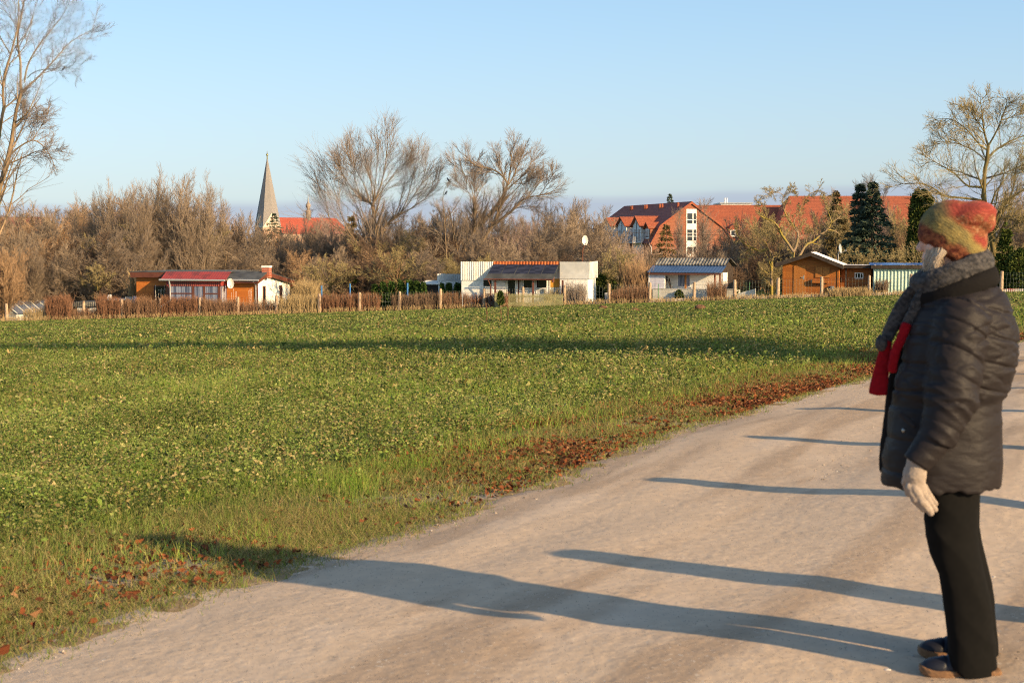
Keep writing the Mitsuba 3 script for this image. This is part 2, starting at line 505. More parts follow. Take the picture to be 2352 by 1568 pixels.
def blades(x, y, h, w, lean, col, segs):
    """Grass blades: narrow strips that bend over, as quads and a tip."""
    n = len(x)
    a = rng.uniform(0, 2 * np.pi, n)
    d = np.stack([np.cos(a), np.sin(a), 0 * a], 1)
    yaw = rng.uniform(0, np.pi, n)
    side = np.stack([np.cos(yaw), np.sin(yaw) * 0.6, 0 * a], 1)
    base = np.stack([x, y, ground(x, y) + 0.0], 1)
    t = np.linspace(0, 1, segs + 1)
    rows = []
    for k, s in enumerate(t):
        c = base + d * (h * lean * s ** 2)[:, None] + np.array([0, 0, 1]) * (h * s * (1 - 0.3 * lean * s))[:, None]
        ww = w * (1 - s) ** 0.7
        if k < segs:
            rows += [c - side * ww[:, None] * 0.5, c + side * ww[:, None] * 0.5]
        else:
            rows += [c]
    v = np.stack(rows, 1)
    m = v.shape[1]
    f = []
    for k in range(segs - 1):
        f += [[2 * k, 2 * k + 1, 2 * k + 3], [2 * k, 2 * k + 3, 2 * k + 2]]
    f += [[2 * segs - 2, 2 * segs - 1, 2 * segs]]
    F = (np.arange(n)[:, None, None] * m + np.array(f)[None]).reshape(-1, 3)
    return v.reshape(-1, 3), F, np.repeat(col, m, 0)


def leaflets(x, y, z0, z1, size, col, flat=0.5):
    """Small leaves (diamonds) floating at their height on a plant."""
    n = len(x)
    c = np.stack([x, y, ground(x, y) + z0 + (z1 - z0) * rng.random(n) ** 0.7], 1)
    u = rng.normal(size=(n, 3)); u[:, 2] *= flat; u /= np.linalg.norm(u, axis=1, keepdims=True)
    q = rng.normal(size=(n, 3)); q[:, 2] *= flat; q -= (q * u).sum(1, keepdims=True) * u; q /= np.linalg.norm(q, axis=1, keepdims=True)
    s = (size * rng.lognormal(-0.05, 0.35, n))[:, None]
    if np.mean(size) > 0.012:                                        # further off a leaf is one triangle
        v = np.stack([c - u * s, c + u * s * 0.7 + q * s * 0.7, c + u * s * 0.7 - q * s * 0.7], 1)
        return v.reshape(-1, 3), np.arange(3 * n).reshape(-1, 3), np.repeat(col, 3, 0)
    v = np.stack([c - u * s, c + q * s * 0.55, c + u * s, c - q * s * 0.55], 1)
    F = (np.arange(n)[:, None, None] * 4 + np.array([[0, 1, 2], [0, 2, 3]])[None]).reshape(-1, 3)
    return v.reshape(-1, 3), F, np.repeat(col, 4, 0)


def merged(parts):
    v, f, c, n = [], [], [], 0
    for a, b, d in parts:
        v.append(a); f.append(b + n); c.append(d); n += len(a)
    return (np.vstack(v), np.vstack(f)), np.vstack(c)


scene['mat_leafy'] = {'type': 'twosided', 'bsdf': {'type': 'diffuse', 'reflectance': {'type': 'mesh_attribute', 'name': 'vertex_color'}}}


def pick(pal, n, jitter=0.18):
    return pal[rng.integers(0, len(pal), n)] * rng.uniform(1 - jitter, 1 + jitter, (n, 1))


def plant_colours(x, y, straw):
    n = len(x)
    k = patch(x, y, 0.9, 4)
    c = pick(GREENS, n) * (0.55 + 1.05 * k)[:, None]
    dry = rng.random(n) < straw * np.clip(0.4 + 1.6 * (patch(x, y, 0.6, 7) - 0.2), 0.2, 2)
    c[dry] = pick(STRAW, dry.sum())
    return c


parts = []
# grass by the verge and close by: fine blades in tufts
for n, y0, y1, w, segs, hs in ((120000, 4.6, 11, 0.0045, 2, 0.13), (120000, 11, 24, 0.007, 2, 0.14), (60000, 24, 50, 0.014, 1, 0.15)):
    x, y = scatter(n, y0, y1)
    e = edge_distance(x, y)
    tuft = patch(x, y, 3.0, 2)
    keep = (e > 0.02) & ((e > 0.75) | (rng.random(n) < np.clip(0.10 + 0.9 * np.clip(e, 0, 1) * tuft * 1.5, 0, 1)))
    keep &= tuft > 0.30 - 0.25 * rng.random(n)
    x, y, e, tuft = x[keep], y[keep], e[keep], tuft[keep]
    h = hs * rng.uniform(0.35, 1.3, len(x)) * np.clip(0.25 + 0.7 * e, 0.25, 1) * (0.5 + tuft)
    c = plant_colours(x, y, 0.16)
    lush = np.clip((tuft - 0.45) * 3, 0, 1)[:, None]
    c = c * (1 - lush) + lush * c * np.array([1.0, 1.25, 0.7])
    parts.append(blades(x, y, h, w * rng.uniform(0.7, 1.3, len(x)), rng.uniform(0.1, 0.9, len(x)), c, segs))
# short worn grass and straw right beside the track
for n, y0, y1, w in ((150000, 4.5, 9, 0.0042), (150000, 9, 20, 0.0065), (50000, 20, 34, 0.012)):
    y = (y0 ** 1.6 + rng.random(n) * (y1 ** 1.6 - y0 ** 1.6)) ** (1 / 1.6)
    e = rng.uniform(-0.30, 1.7, n)
    s_ = (EDGE(y + 0.1) - EDGE(y - 0.1)) / 0.2
    x = EDGE(y) - e * np.sqrt(1 + s_ * s_)
    k = patch(x, y, 1.6, 51) + 0.4 * (patch(x, y, 6.0, 52) - 0.5)
    keep = in_view(x, y) & (rng.random(n) < np.clip((k - 0.30) * 4.5, 0.03, 1) * np.clip(0.12 + (e + 0.1) * 2.0, 0.02, 1))
    x, y, e = x[keep], y[keep], e[keep]
    dead = rng.random(len(x)) < 0.30 + 0.35 * np.exp(-((e - 0.75) / 0.4) ** 2)
    c = pick(GREENS, len(x)); c[dead] = pick(STRAW, dead.sum()) * 0.9
    h = rng.uniform(0.015, 0.055, len(x)) * (1 + 0.5 * np.clip(e, 0, 1)); h[dead] *= 1.5
    parts.append(blades(x, y, h, w * rng.uniform(0.7, 1.3, len(x)), np.where(dead, rng.uniform(0.6, 1.5, len(x)), rng.uniform(0.1, 0.9, len(x))), c, 1))
mesh, col = merged(parts)
add('grass', mesh, 'mat_leafy', color=col)
tag('grass', 'mixed green grass between the clover plants and along the track', 'grass', kind='stuff')

parts = []
# leafy clover plants over the whole field, each a small cloud of leaflets round a spot
for n, y0, y1, per, size, spread, top in ((9500, 6.0, 16, 24, 0.0108, 0.10, 0.17), (21000, 16, 36, 13, 0.0155, 0.15, 0.16), (34000, 36, 108, 6, 0.030, 0.30, 0.12)):
    x, y = scatter(n, y0, y1)
    e = edge_distance(x, y)
    k = patch(x, y, 0.55, 9)
    keep = (e > 1.1 + 0.9 * rng.random(n)) & (y < fence_y(x) - 0.3) & (rng.random(n) < np.clip(k * 2.4 - 0.3, 0.15, 1))
    x, y, k = x[keep], y[keep], k[keep]
    tall = np.repeat(top * rng.uniform(0.5, 1.35, len(x)) * (0.6 + k) * np.clip(1.25 - y / 110, 0.35, 1), per)
    X = np.repeat(x, per) + rng.normal(0, spread * 0.6, len(x) * per); Y = np.repeat(y, per) + rng.normal(0, spread * 0.6, len(x) * per)
    c = np.repeat(plant_colours(x, y, 0.05), per, 0) * rng.uniform(0.75, 1.3, (len(X), 1))
    dry = rng.random(len(X)) < 0.06
    c[dry] = pick(STRAW, dry.sum())
    ok = edge_distance(X, Y) > 0.5
    parts.append(leaflets(X[ok], Y[ok], 0.02, tall[ok], np.full(ok.sum(), size), c[ok]))
mesh, col = merged(parts)
add('clover_plants', mesh, 'mat_leafy', color=col)
tag('clover_plants', 'low leafy clover crop with some yellowed leaves over the field', 'plants', kind='stuff')

# taller shoots standing out of the crop here and there: a stem with leaflets up its length
parts = []
for n, y0, y1, per, size in ((1500, 6.0, 15, 16, 0.013), (2600, 15, 34, 11, 0.019), (2600, 34, 70, 7, 0.032)):
    x, y = scatter(n, y0, y1)
    ok = (edge_distance(x, y) > 1.6) & (patch(x, y, 0.35, 61) + 0.25 * patch(x, y, 2.0, 62) > 0.58)
    x, y = x[ok], y[ok]
    h = rng.uniform(0.16, 0.34, len(x)) * np.clip(1.15 - y / 100, 0.5, 1)
    c = pick(GREENS, len(x)); old = rng.random(len(x)) < 0.35; c[old] = pick(STRAW, old.sum())
    parts.append(blades(x, y, h, np.full(len(x), size * 0.5), rng.uniform(0.0, 0.35, len(x)), c * 0.9, 2))
    X, Y = np.repeat(x, per) + rng.normal(0, 0.03, len(x) * per), np.repeat(y, per) + rng.normal(0, 0.03, len(x) * per)
    parts.append(leaflets(X, Y, 0.04, np.repeat(h, per), np.full(len(X), size), np.repeat(c, per, 0) * rng.uniform(0.75, 1.3, (len(X), 1))))
mesh, col = merged(parts)
add('tall_shoots', mesh, 'mat_leafy', color=col)
tag('tall_shoots', 'taller leafy shoots standing out of the low green crop', 'plants', kind='stuff')

# dead stalks sticking out of the green
n = 2600
x, y = scatter(n, 5.2, 26); e = edge_distance(x, y)
ok = (e > 0.5) & (patch(x, y, 0.8, 15) > 0.44)
x, y = x[ok], y[ok]
mesh, col = merged([blades(x, y, rng.uniform(0.08, 0.30, len(x)), np.full(len(x), 0.0045), rng.uniform(0, 1.3, len(x)), pick(STRAW, len(x)) * 1.2, 2)])
add('dry_stalks', mesh, 'mat_leafy', color=col)
tag('dry_stalks', 'pale dead stalks standing in the grass near the track', 'stalks', kind='stuff')

# brown leaves blown into a band along the edge of the track
LEAF = np.array([(0.18, 0.060, 0.028), (0.13, 0.042, 0.021), (0.225, 0.080, 0.034), (0.085, 0.032, 0.02), (0.25, 0.13, 0.065), (0.15, 0.055, 0.028)])
n = 190000
y = rng.uniform(4.6, 30, n); e = np.abs(rng.normal(0.85, 0.55, n)) + 0.03
s = (EDGE(y + 0.1) - EDGE(y - 0.1)) / 0.2
x = EDGE(y) - e / np.sqrt(1 + s * s) * (1 + s * s)
k = patch(x, y, 1.0, 31) + 0.35 * patch(x, y, 4.0, 32) - 0.17
dens = np.interp(y, [4.6, 6, 8, 10, 13, 18, 30], [0.16, 0.12, 0.16, 0.28, 0.75, 1.0, 0.9])
ok = (rng.random(n) < dens * np.clip((k - 0.36) * 3, 0.08, 1)) & in_view(x, y)
x, y = x[ok], y[ok]
m = len(x)
c = np.stack([x, y, ground(x, y) + 0.012 + 0.045 * rng.random(m) ** 2], 1)
u = rng.normal(size=(m, 3)); u[:, 2] *= 0.25; u /= np.linalg.norm(u, axis=1, keepdims=True)
q = np.cross(u, rng.normal(size=(m, 3)) * [0.5, 0.5, 1]); q /= np.linalg.norm(q, axis=1, keepdims=True)
nn = np.cross(u, q)
s = np.minimum(rng.lognormal(-4.05, 0.34, m), 0.030)[:, None]
curl = s * rng.uniform(-0.8, 0.8, (m, 1)); ragged = rng.uniform(0.35, 1.2, (m, 5))[..., None]
v = np.stack([c - u * s, c + (-u * s * 0.3 + q * s * 0.6 + nn * curl) * ragged[:, 0], c + (u * s * 0.4 + q * s * 0.5 - nn * curl) * ragged[:, 1], c + u * s * ragged[:, 2], c + (u * s * 0.4 - q * s * 0.5 + nn * curl * 0.5) * ragged[:, 3], c + (-u * s * 0.3 - q * s * 0.6 + nn * curl * 0.5) * ragged[:, 4]], 1)
F = (np.arange(m)[:, None, None] * 6 + np.array([[0, 1, 2], [0, 2, 3], [0, 3, 4], [0, 4, 5]])[None]).reshape(-1, 3)
add('fallen_leaves', (v.reshape(-1, 3), F), 'mat_leafy', color=np.repeat(pick(LEAF, m, 0.3), 6, 0))
tag('fallen_leaves', 'rust brown fallen leaves heaped along the edge of the track', 'leaves', kind='stuff')

# stones and crumbs on the gravel
STONE = trimesh.creation.icosphere(subdivisions=1)
n = 9000
y = 4.3 + rng.random(n) ** 1.5 * 22; a = rng.uniform(0.05, TRACK_W, n)
s = (EDGE(y + 0.1) - EDGE(y - 0.1)) / 0.2
x = EDGE(y) + a * np.sqrt(1 + s * s)
ok = in_view(x, y) & (rng.random(n) < 0.25 + 1.2 * (patch(x, y, 1.3, 41) > 0.5))
x, y = x[ok], y[ok]; m = len(x)
r = np.minimum(rng.lognormal(-5.6, 0.42, m), 0.010)
V = STONE.vertices[None] * (r[:, None, None] * rng.uniform(0.6, 1.3, (m, 1, 3)) * [1, 1, 0.7])
V = V + np.stack([x, y, ground(x, y) + 0.006 + r * 0.2 + 0.0], 1)[:, None]
_ai = np.array([np.interp(0, [0], [0])])
F = (np.arange(m)[:, None, None] * len(STONE.vertices) + STONE.faces[None]).reshape(-1, 3)
pal = np.array([(0.42, 0.34, 0.27), (0.30, 0.23, 0.18), (0.50, 0.45, 0.40), (0.17, 0.14, 0.12), (0.36, 0.26, 0.19)])
add('track_stones', (V.reshape(-1, 3), F), 'mat_leafy', color=np.repeat(pick(pal, m), len(STONE.vertices), 0))
tag('track_stones', 'small pebbles and grit lying on the gravel track', 'pebbles', kind='stuff')
# ================================================================ garden houses along the fence
def planks(a, b, pitch=0.14, vertical=False, dark=0.35):
    def fn(p, n, uv):
        k = p.x * 0.94 + p.y * 0.34 if vertical else p.z
        s = k / pitch
        row = dr.floor(s)
        f = s - row
        c = mix(a, b, cell_rand(row, 3, 1) * 0.6 + 0.4 * fbm(p.x * (30 if vertical else 3), p.y * 3, p.z * (3 if vertical else 30), 3))
        return c * (1 - dark * smoothstep(0.90, 0.97, f))
    return fn


matt('mat_orange_wood', planks((0.50, 0.165, 0.028), (0.40, 0.115, 0.02)), 0.55, 0.35)
matt('mat_brown_wood', planks((0.36, 0.125, 0.022), (0.25, 0.075, 0.014)), 0.6, 0.3)
matt('mat_door_wood', planks((0.40, 0.16, 0.035), (0.31, 0.115, 0.025), 0.12, True), 0.55, 0.3)
matt('mat_white_render', mottled((0.74, 0.72, 0.66), (0.80, 0.78, 0.73), 1.2), 0.9, 0.2)
matt('mat_white_siding', planks((0.76, 0.74, 0.70), (0.70, 0.68, 0.64), 0.30, dark=0.18), 0.7, 0.3)
matt('mat_fascia', mottled((0.13, 0.045, 0.028), (0.10, 0.034, 0.022), 3), 0.5, 0.35)
matt('mat_dark_wood', mottled((0.035, 0.025, 0.02), (0.055, 0.04, 0.03), 4), 0.6, 0.3)
matt('mat_red_sheet', mottled((0.27, 0.045, 0.038), (0.12, 0.035, 0.03), 1.6, 4, 0.42, 0.75), 0.5, 0.35)
matt('mat_felt', mottled((0.045, 0.048, 0.052), (0.075, 0.08, 0.085), 2), 0.85, 0.2)
matt('mat_zinc', (0.42, 0.42, 0.42), 0.45, 0.5, metallic=0.3)
matt('mat_dark_glass', (0.012, 0.016, 0.022), 0.06, 0.9)
matt('mat_curtain', lambda p, n, uv: mix((0.07, 0.085, 0.14), (0.24, 0.265, 0.35), smoothstep(0.25, 0.7, noise(p.x * 14, p.y * 14, p.z * 0.6))), 0.25, 0.6)
matt('mat_lace', lambda p, n, uv: mix((0.40, 0.40, 0.38), (0.60, 0.60, 0.57), smoothstep(0.3, 0.7, noise(p.x * 18, p.y * 18, p.z * 5))), 0.7, 0.3)
matt('mat_blind', (0.62, 0.30, 0.05), 0.7, 0.2)
matt('mat_white_frame', (0.74, 0.72, 0.68), 0.5, 0.4)
matt('mat_brown_frame', (0.12, 0.045, 0.03), 0.5, 0.4)
matt('mat_grey_sheet', mottled((0.46, 0.455, 0.44), (0.56, 0.55, 0.53), 1.5), 0.6, 0.3)
matt('mat_cream_sheet', mottled((0.66, 0.63, 0.57), (0.73, 0.70, 0.64), 1.5), 0.6, 0.3)
matt('mat_solar', lambda p, n, uv: mix((0.016, 0.017, 0.028), (0.032, 0.034, 0.055), smoothstep(0.3, 0.7, noise(p.x * 3, p.y * 3, p.z * 9))), 0.32, 0.6)
matt('mat_rust_tile', mottled((0.46, 0.13, 0.045), (0.34, 0.09, 0.03), 5), 0.8, 0.2)
matt('mat_blue_sheet', mottled((0.030, 0.062, 0.135), (0.050, 0.09, 0.18), 1.2), 0.4, 0.4)
matt('mat_old_sheet', mottled((0.075, 0.072, 0.068), (0.22, 0.21, 0.19), 2.6, 4), 0.9, 0.2)
matt('mat_dish', (0.74, 0.71, 0.64), 0.5, 0.3)
matt('mat_grey_dish', (0.33, 0.36, 0.38), 0.5, 0.3)
matt('mat_rust', mottled((0.16, 0.06, 0.035), (0.24, 0.10, 0.06), 6), 0.8, 0.2)
matt('mat_brick_red', lambda p, n, uv: mix(mix((0.30, 0.07, 0.04), (0.42, 0.12, 0.07), cell_rand(dr.floor(p.z / 0.16), dr.floor((p.x + p.y) / 0.3 + 0.5 * (dr.floor(p.z / 0.16) - 2 * dr.floor(p.z / 0.32))), 1)), (0.45, 0.40, 0.35), smoothstep(0.84, 0.92, p.z / 0.16 - dr.floor(p.z / 0.16))), 0.9, 0.2)
matt('mat_lilac_panel', lambda p, n, uv: mix((0.48, 0.47, 0.56), (0.58, 0.56, 0.62), smoothstep(0.4, 0.6, noise(p.x * 5, p.y * 5, 0.0))), 0.4, 0.4)
matt('mat_block_wall', mottled((0.62, 0.60, 0.54), (0.52, 0.49, 0.42), 2.0, 4), 0.9, 0.2)
matt('mat_green_sheet', mottled((0.48, 0.60, 0.50), (0.40, 0.53, 0.45), 1.4), 0.55, 0.35)
matt('mat_tarp', lambda p, n, uv: mix((0.02, 0.06, 0.20), (0.05, 0.13, 0.38), fbm(p.x * 3, p.y * 3, p.z * 6, 3)), 0.3, 0.5)
matt('mat_frosty_roof', mottled((0.70, 0.68, 0.68), (0.52, 0.50, 0.50), 1.6, 4), 0.6, 0.4)
matt('mat_stone_wall', lambda p, n, uv: mix((0.72, 0.69, 0.63), (0.22, 0.18, 0.15), smoothstep(0.60, 0.72, noise(p.x * 5, p.y * 5, p.z * 6))), 0.95, 0.2)
matt('mat_concrete', mottled((0.40, 0.37, 0.33), (0.52, 0.48, 0.43), 2.5, 4), 0.95, 0.2)
matt('mat_picket', mottled((0.36, 0.33, 0.17), (0.28, 0.25, 0.12), 2), 0.8, 0.2)
scene['mat_pane'] = {'type': 'thindielectric', 'int_ior': 1.5}


def window(F, parent, u0, u1, w, z0, z1, frame='mat_white_frame', glass='mat_dark_glass', t=0.06, mullions=0, name='window'):
    """A window set on the plane w (its glass just proud of it, its frame more): frame bars round a pane."""
    k = add(name, cat_mesh([F.box(u0, u1, w - 0.05, w, z1 - t, z1), F.box(u0, u1, w - 0.05, w, z0, z0 + t),
                            F.box(u0, u0 + t, w - 0.05, w, z0 + t, z1 - t), F.box(u1 - t, u1, w - 0.05, w, z0 + t, z1 - t)]
                           + [F.box(u0 + (u1 - u0) * (j + 1) / (mullions + 1) - t / 2, u0 + (u1 - u0) * (j + 1) / (mullions + 1) + t / 2, w - 0.045, w, z0 + t, z1 - t) for j in range(mullions)]), frame, parent)
    add('pane', F.box(u0 + t, u1 - t, w - 0.022, w - 0.002, z0 + t, z1 - t), glass, k)
    return k


def downpipe(F, parent, pts, r=0.045, mat='mat_zinc'):
    add('downpipe', tube([F.p(*q) for q in pts], r, 8), mat, parent, smooth=40)


def dish(centre, facing, rx, rz, mat, label, mast=None, arm=None, mast_mat='mat_rust'):
    """A satellite dish: a shallow bowl, an arm with its receiver, a mast or a bracket."""
    t = thing('satellite_dish', label, 'satellite dish')
    f = np.array(facing, float); f /= np.linalg.norm(f)
    s = np.cross([0, 0, 1], f); s /= np.linalg.norm(s); up = np.cross(f, s)
    a = np.linspace(0, 2 * np.pi, 33)[:-1]; rr = np.linspace(0, 1, 6)
    v = [centre + (s * np.cos(a)[:, None] * rx + up * np.sin(a)[:, None] * rz) * r - f * 0.10 * (1 - r * r) for r in rr[1:]]
    V = np.vstack([[centre - f * 0.10]] + v)
    V2 = V - f * 0.015
    n = 32; fc = [[0, 1 + j, 1 + (j + 1) % n] for j in range(n)]
    for r in range(4):
        for j in range(n):
            p, q = 1 + r * n + j, 1 + r * n + (j + 1) % n
            fc += [[p, p + n, q + n], [p, q + n, q]]
    fc = np.array(fc); N = len(V)
    rim = [[1 + 4 * n + j, N + 1 + 4 * n + j, N + 1 + 4 * n + (j + 1) % n] for j in range(n)] + [[1 + 4 * n + j, N + 1 + 4 * n + (j + 1) % n, 1 + 4 * n + (j + 1) % n] for j in range(n)]
    add('bowl', (np.vstack([V, V2]), np.vstack([fc, fc[:, ::-1] + N, rim])), mat, t, smooth=40)
    foot = centre - up * rz * 0.95; tipp = centre + f * rx * 1.1 - up * rz * 0.5
    add('arm', cat_mesh([tube([foot, tipp], 0.015, 6), tube([tipp - f * 0.05, tipp + f * 0.07], 0.035, 8)]), 'mat_zinc', t)
    if mast is not None:
        add('mast', tube(mast, 0.03, 8), mast_mat, t, smooth=40)
    return t


# ---- orange boarded summer house with a red porch, at the left -------------------------------------------------
F1 = Frame(at(592, 737, 106.0), 10)
h1 = thing('summer_house', 'orange boarded summer house with white gable and a red sheet porch roof', 'house')
uL, zF = F1.front_uz(313, 637)
zT = F1.front_uz(450, 623.5)[1]
wB, zB = side_wz(F1, 665, 648)
wR, zR = side_wz(F1, 608, 625)
zE = F1.front_uz(591, 645)[1]
uR0 = F1.front_uz(524, 640)[0]
add('wall', F1.box(uL, uR0 - 0.02, 0.0, wB * 0.9, -0.4, zF + 0.02), 'mat_orange_wood', h1)
add('wall', F1.box(uR0 - 0.02, -0.10, 0.003, wB, -0.4, zE - 0.02), 'mat_orange_wood', h1)
zr = zR - 0.30
gable = [(0.0, -0.4), (wB, -0.4), (wB, zB), (wR, zr), (0.0, zE - 0.06)]
add('gable_wall', F1.prism(gable, -0.10, 0.0, axis='u'), 'mat_white_render', h1)
labels[f'{h1}__gable_wall'] = {'label': 'bright white rendered gable wall'}
add('corner_board', F1.box(-0.06, 0.02, -0.03, 0.06, -0.4, zE - 0.06), 'mat_fascia', h1)
# flat roof on the left, gabled roof on the right
add('flat_roof', F1.box(uL - 0.30, uR0 - 0.05, -0.42, wB * 0.9 + 0.3, zT - 0.05, zT), 'mat_felt', h1)
add('fascia', F1.box(uL - 0.28, uR0 - 0.05, -0.40, -0.34, zF + 0.0, zT - 0.052), 'mat_fascia', h1)
add('fascia', F1.box(uL - 0.28, uL - 0.22, -0.338, wB * 0.9 + 0.2, zF + 0.0, zT - 0.052), 'mat_fascia', h1)
add('soffit', F1.box(uL - 0.21, uR0 - 0.05, -0.335, wB * 0.9, zF + 0.03, zF + 0.05), 'mat_fascia', h1)
roof = add('roof', cat_mesh([F1.slab((uR0 - 0.25, -0.45, zE + 0.10), (0.26, -0.45, zE + 0.10), (0.26, wR, zR + 0.05), (uR0 - 0.25, wR, zR + 0.05), 0.05),
                             F1.slab((uR0 - 0.25, wR + 0.004, zR + 0.05), (0.26, wR + 0.004, zR + 0.05), (0.26, wB + 0.45, zB + 0.16), (uR0 - 0.25, wB + 0.45, zB + 0.16), 0.05)]), 'mat_felt', h1)
bargeboard = [(-0.44, zE - 0.16), (wR, zR - 0.28), (wB + 0.44, zB - 0.16), (wB + 0.44, zB + 0.10), (wR, zR + 0.0), (-0.44, zE + 0.05)]
add('bargeboard', F1.prism(bargeboard, 0.19, 0.25, axis='u'), 'mat_fascia', h1)
add('eaves_board', F1.box(uR0 - 0.02, 0.19, -0.43, -0.39, zE - 0.16, zE + 0.04), 'mat_fascia', h1)
add('gutter', tube([F1.p(uR0 - 0.1, -0.52, zE + 0.06), F1.p(0.28, -0.52, zE + 0.05)], 0.065, 8), 'mat_zinc', h1, smooth=40)
downpipe(F1, h1, [(-0.12, -0.50, zE + 0.0), (-0.10, -0.06, zE - 0.35), (-0.10, -0.06, -0.3)])
cu, cz = F1.front_uz(604, 610, wR); cu1 = F1.front_uz(621, 610, wR)[0]
ch = add('chimney', F1.box(cu, cu1, wR - 0.25, wR + 0.25, zR - 0.4, cz - 0.14), 'mat_brick_red', roof)
add('chimney_cap', F1.box(cu - 0.03, cu1 + 0.03, wR - 0.28, wR + 0.28, cz - 0.138, cz), 'mat_white_render', roof)
for px0, px1, y0, y1 in ((603, 610, 657, 711), (641.5, 648, 655.5, 694)):
    (w0, z1), (w1, z0) = side_wz(F1, px0, y0), side_wz(F1, px1, y1)
    w = add('slit_window', cat_mesh([(np.array([F1.p(u, a, b) for a, b, u in ((w0, z0, .002), (w1, z0, .002), (w1, z1, .002), (w0, z1, .002), (w0, z0, .03), (w1, z0, .03), (w1, z1, .03), (w0, z1, .03))]), np.array([[4, 5, 6], [4, 6, 7], [0, 4, 7], [0, 7, 3], [1, 2, 6], [1, 6, 5], [3, 7, 6], [3, 6, 2], [0, 1, 5], [0, 5, 4]]))]), 'mat_brown_frame', h1)
    add('pane', (np.array([F1.p(.034, w0 + (w1 - w0) * a, z0 + (z1 - z0) * b) for a, b in ((.25, .05), (.75, .05), (.75, .95), (.25, .95))]), np.array([[0, 1, 2], [0, 2, 3]])), 'mat_dark_glass', w)
    add('window_sill', cat_mesh([hexa([F1.p(a, b, z0 - 0.09) for a, b in ((0.0, w0 - .15), (.12, w0 - .15), (.12, w1 + .15), (0.0, w1 + .15))], [F1.p(a, b, z0 - 0.02) for a, b in ((0.0, w0 - .15), (.12, w0 - .15), (.12, w1 + .15), (0.0, w1 + .15))])]), 'mat_brick_red', w)
zk = side_wz(F1, 668, 652)[1]
add('rear_canopy', F1.slab((-0.8, wB + 0.2, zk), (0.3, wB + 0.2, zk), (0.3, wB + 2.3, zk - 0.25), (-0.8, wB + 2.3, zk - 0.25), 0.18), 'mat_fascia', h1)
# glazed porch with red sheet roof
PW = -1.25
uP0, uP1 = F1.front_uz(382, 660, PW)[0], F1.front_uz(506, 660, PW)[0]
zPe = F1.front_uz(440, 642, PW - 0.25)[1]; zPt = zT - 0.03
ue0, ue1 = F1.front_uz(368, 642, PW - 0.25)[0], F1.front_uz(514, 642, PW - 0.25)[0]
ut0, ut1 = F1.front_uz(400, 626, -0.45)[0], F1.front_uz(531, 626, -0.45)[0]
pr = add('porch_roof', F1.corrugated((ue0, PW - 0.25, zPe), (ue1 + 0.15, PW - 0.25, zPe), (ue0, -0.45, zPt + 0.03), 0.18, 0.008, 0.02, 6), 'mat_red_sheet', h1, smooth=40)
labels[pr] = {'label': 'weathered red corrugated porch roof'}
add('porch_gutter', tube([F1.p(ue0 - 0.05, PW - 0.33, zPe - 0.03), F1.p(ue1 + 0.1, PW - 0.33, zPe - 0.05)], 0.07, 8), 'mat_zinc', h1, smooth=40)
zV0, zV1 = F1.front_uz(440, 657, PW)[1], F1.front_uz(440, 645.5, PW)[1]
add('valance', F1.corrugated((uP0, PW - 0.03, zV0), (uP1, PW - 0.03, zV0), (uP0, PW - 0.03, zV1), 0.15, 0.02, 0.015, 6), 'mat_red_sheet', h1, smooth=40)
zb = F1.front_uz(440, 700, PW)[1]
add('porch_side', F1.prism([(PW, zV0 + 0.02), (-0.005, zV0 + 0.02), (-0.005, zF - 0.05), (PW, zV1 - 0.02)], uP1, uP1 + 0.05, axis='u'), 'mat_red_sheet', h1)
add('side_window', F1.prism([(PW + 0.08, zb), (-0.005, zb), (-0.005, zV0), (PW + 0.08, zV0)], uP1 - 0.05, uP1 - 0.01, axis='u'), 'mat_curtain', h1)
add('porch_base', F1.prism([(PW, -0.4), (-0.005, -0.4), (-0.005, zb - 0.01), (PW, zb - 0.01)], uP1 - 0.03, uP1 + 0.03, axis='u'), 'mat_fascia', h1)
add('porch_base', F1.box(uP0, uP1, PW + 0.002, PW + 0.10, -0.4, F1.front_uz(440, 700, PW)[1]), 'mat_red_sheet', h1)
zm = F1.front_uz(440, 674, PW)[1]
stops = [F1.front_uz(p, 670, PW)[0] for p in (382.5, 391, 440, 446, 466, 471, 500, 506)]
for i, (a, b) in enumerate(zip(stops[:-1], stops[1:])):
    wide = b - a > 0.4
    if wide:
        g = add('porch_window', F1.box(a, b, PW + 0.03, PW + 0.05, zb, zV0), 'mat_curtain', h1)
        if i != 3:
            add('glazing_bar', F1.box(a, b, PW - 0.01, PW + 0.028, zm - 0.04, zm + 0.04), 'mat_brown_frame', g)
    else:
        add('porch_post', F1.box(a, b, PW, PW + 0.08, zb, zV0), 'mat_brown_frame', h1)
dw0, dw1 = F1.front_uz(354, 660)[0], F1.front_uz(380.5, 660)[0]
window(F1, h1, dw0, dw1, -0.003, F1.front_uz(354, 694)[1], F1.front_uz(354, 656)[1], 'mat_brown_frame')
gx = F1.front_uz(388, 650, PW - 0.35)[0]
downpipe(F1, h1, [(gx, PW - 0.33, zPe - 0.08), (gx, PW - 0.15, zV0 - 0.1), (gx, PW - 0.15, F1.front_uz(388, 690, PW)[1]), (F1.front_uz(370, 704, PW - 0.6)[0], PW - 0.6, F1.front_uz(370, 704, PW - 0.6)[1])], 0.06)
c = F1.p(*(lambda q: (q[0], -0.85, q[1]))(F1.front_uz(529.5, 651, -0.85)))
dish(c, (0.10, -1, 0.10), 0.24, 0.36, 'mat_dish', 'cream satellite dish on the front of the orange summer house',
     [c + [0, 0.12, 0], c + [0, 0.3, -0.1], c + [0.05, 0.78, -0.1]], mast_mat='mat_zinc')

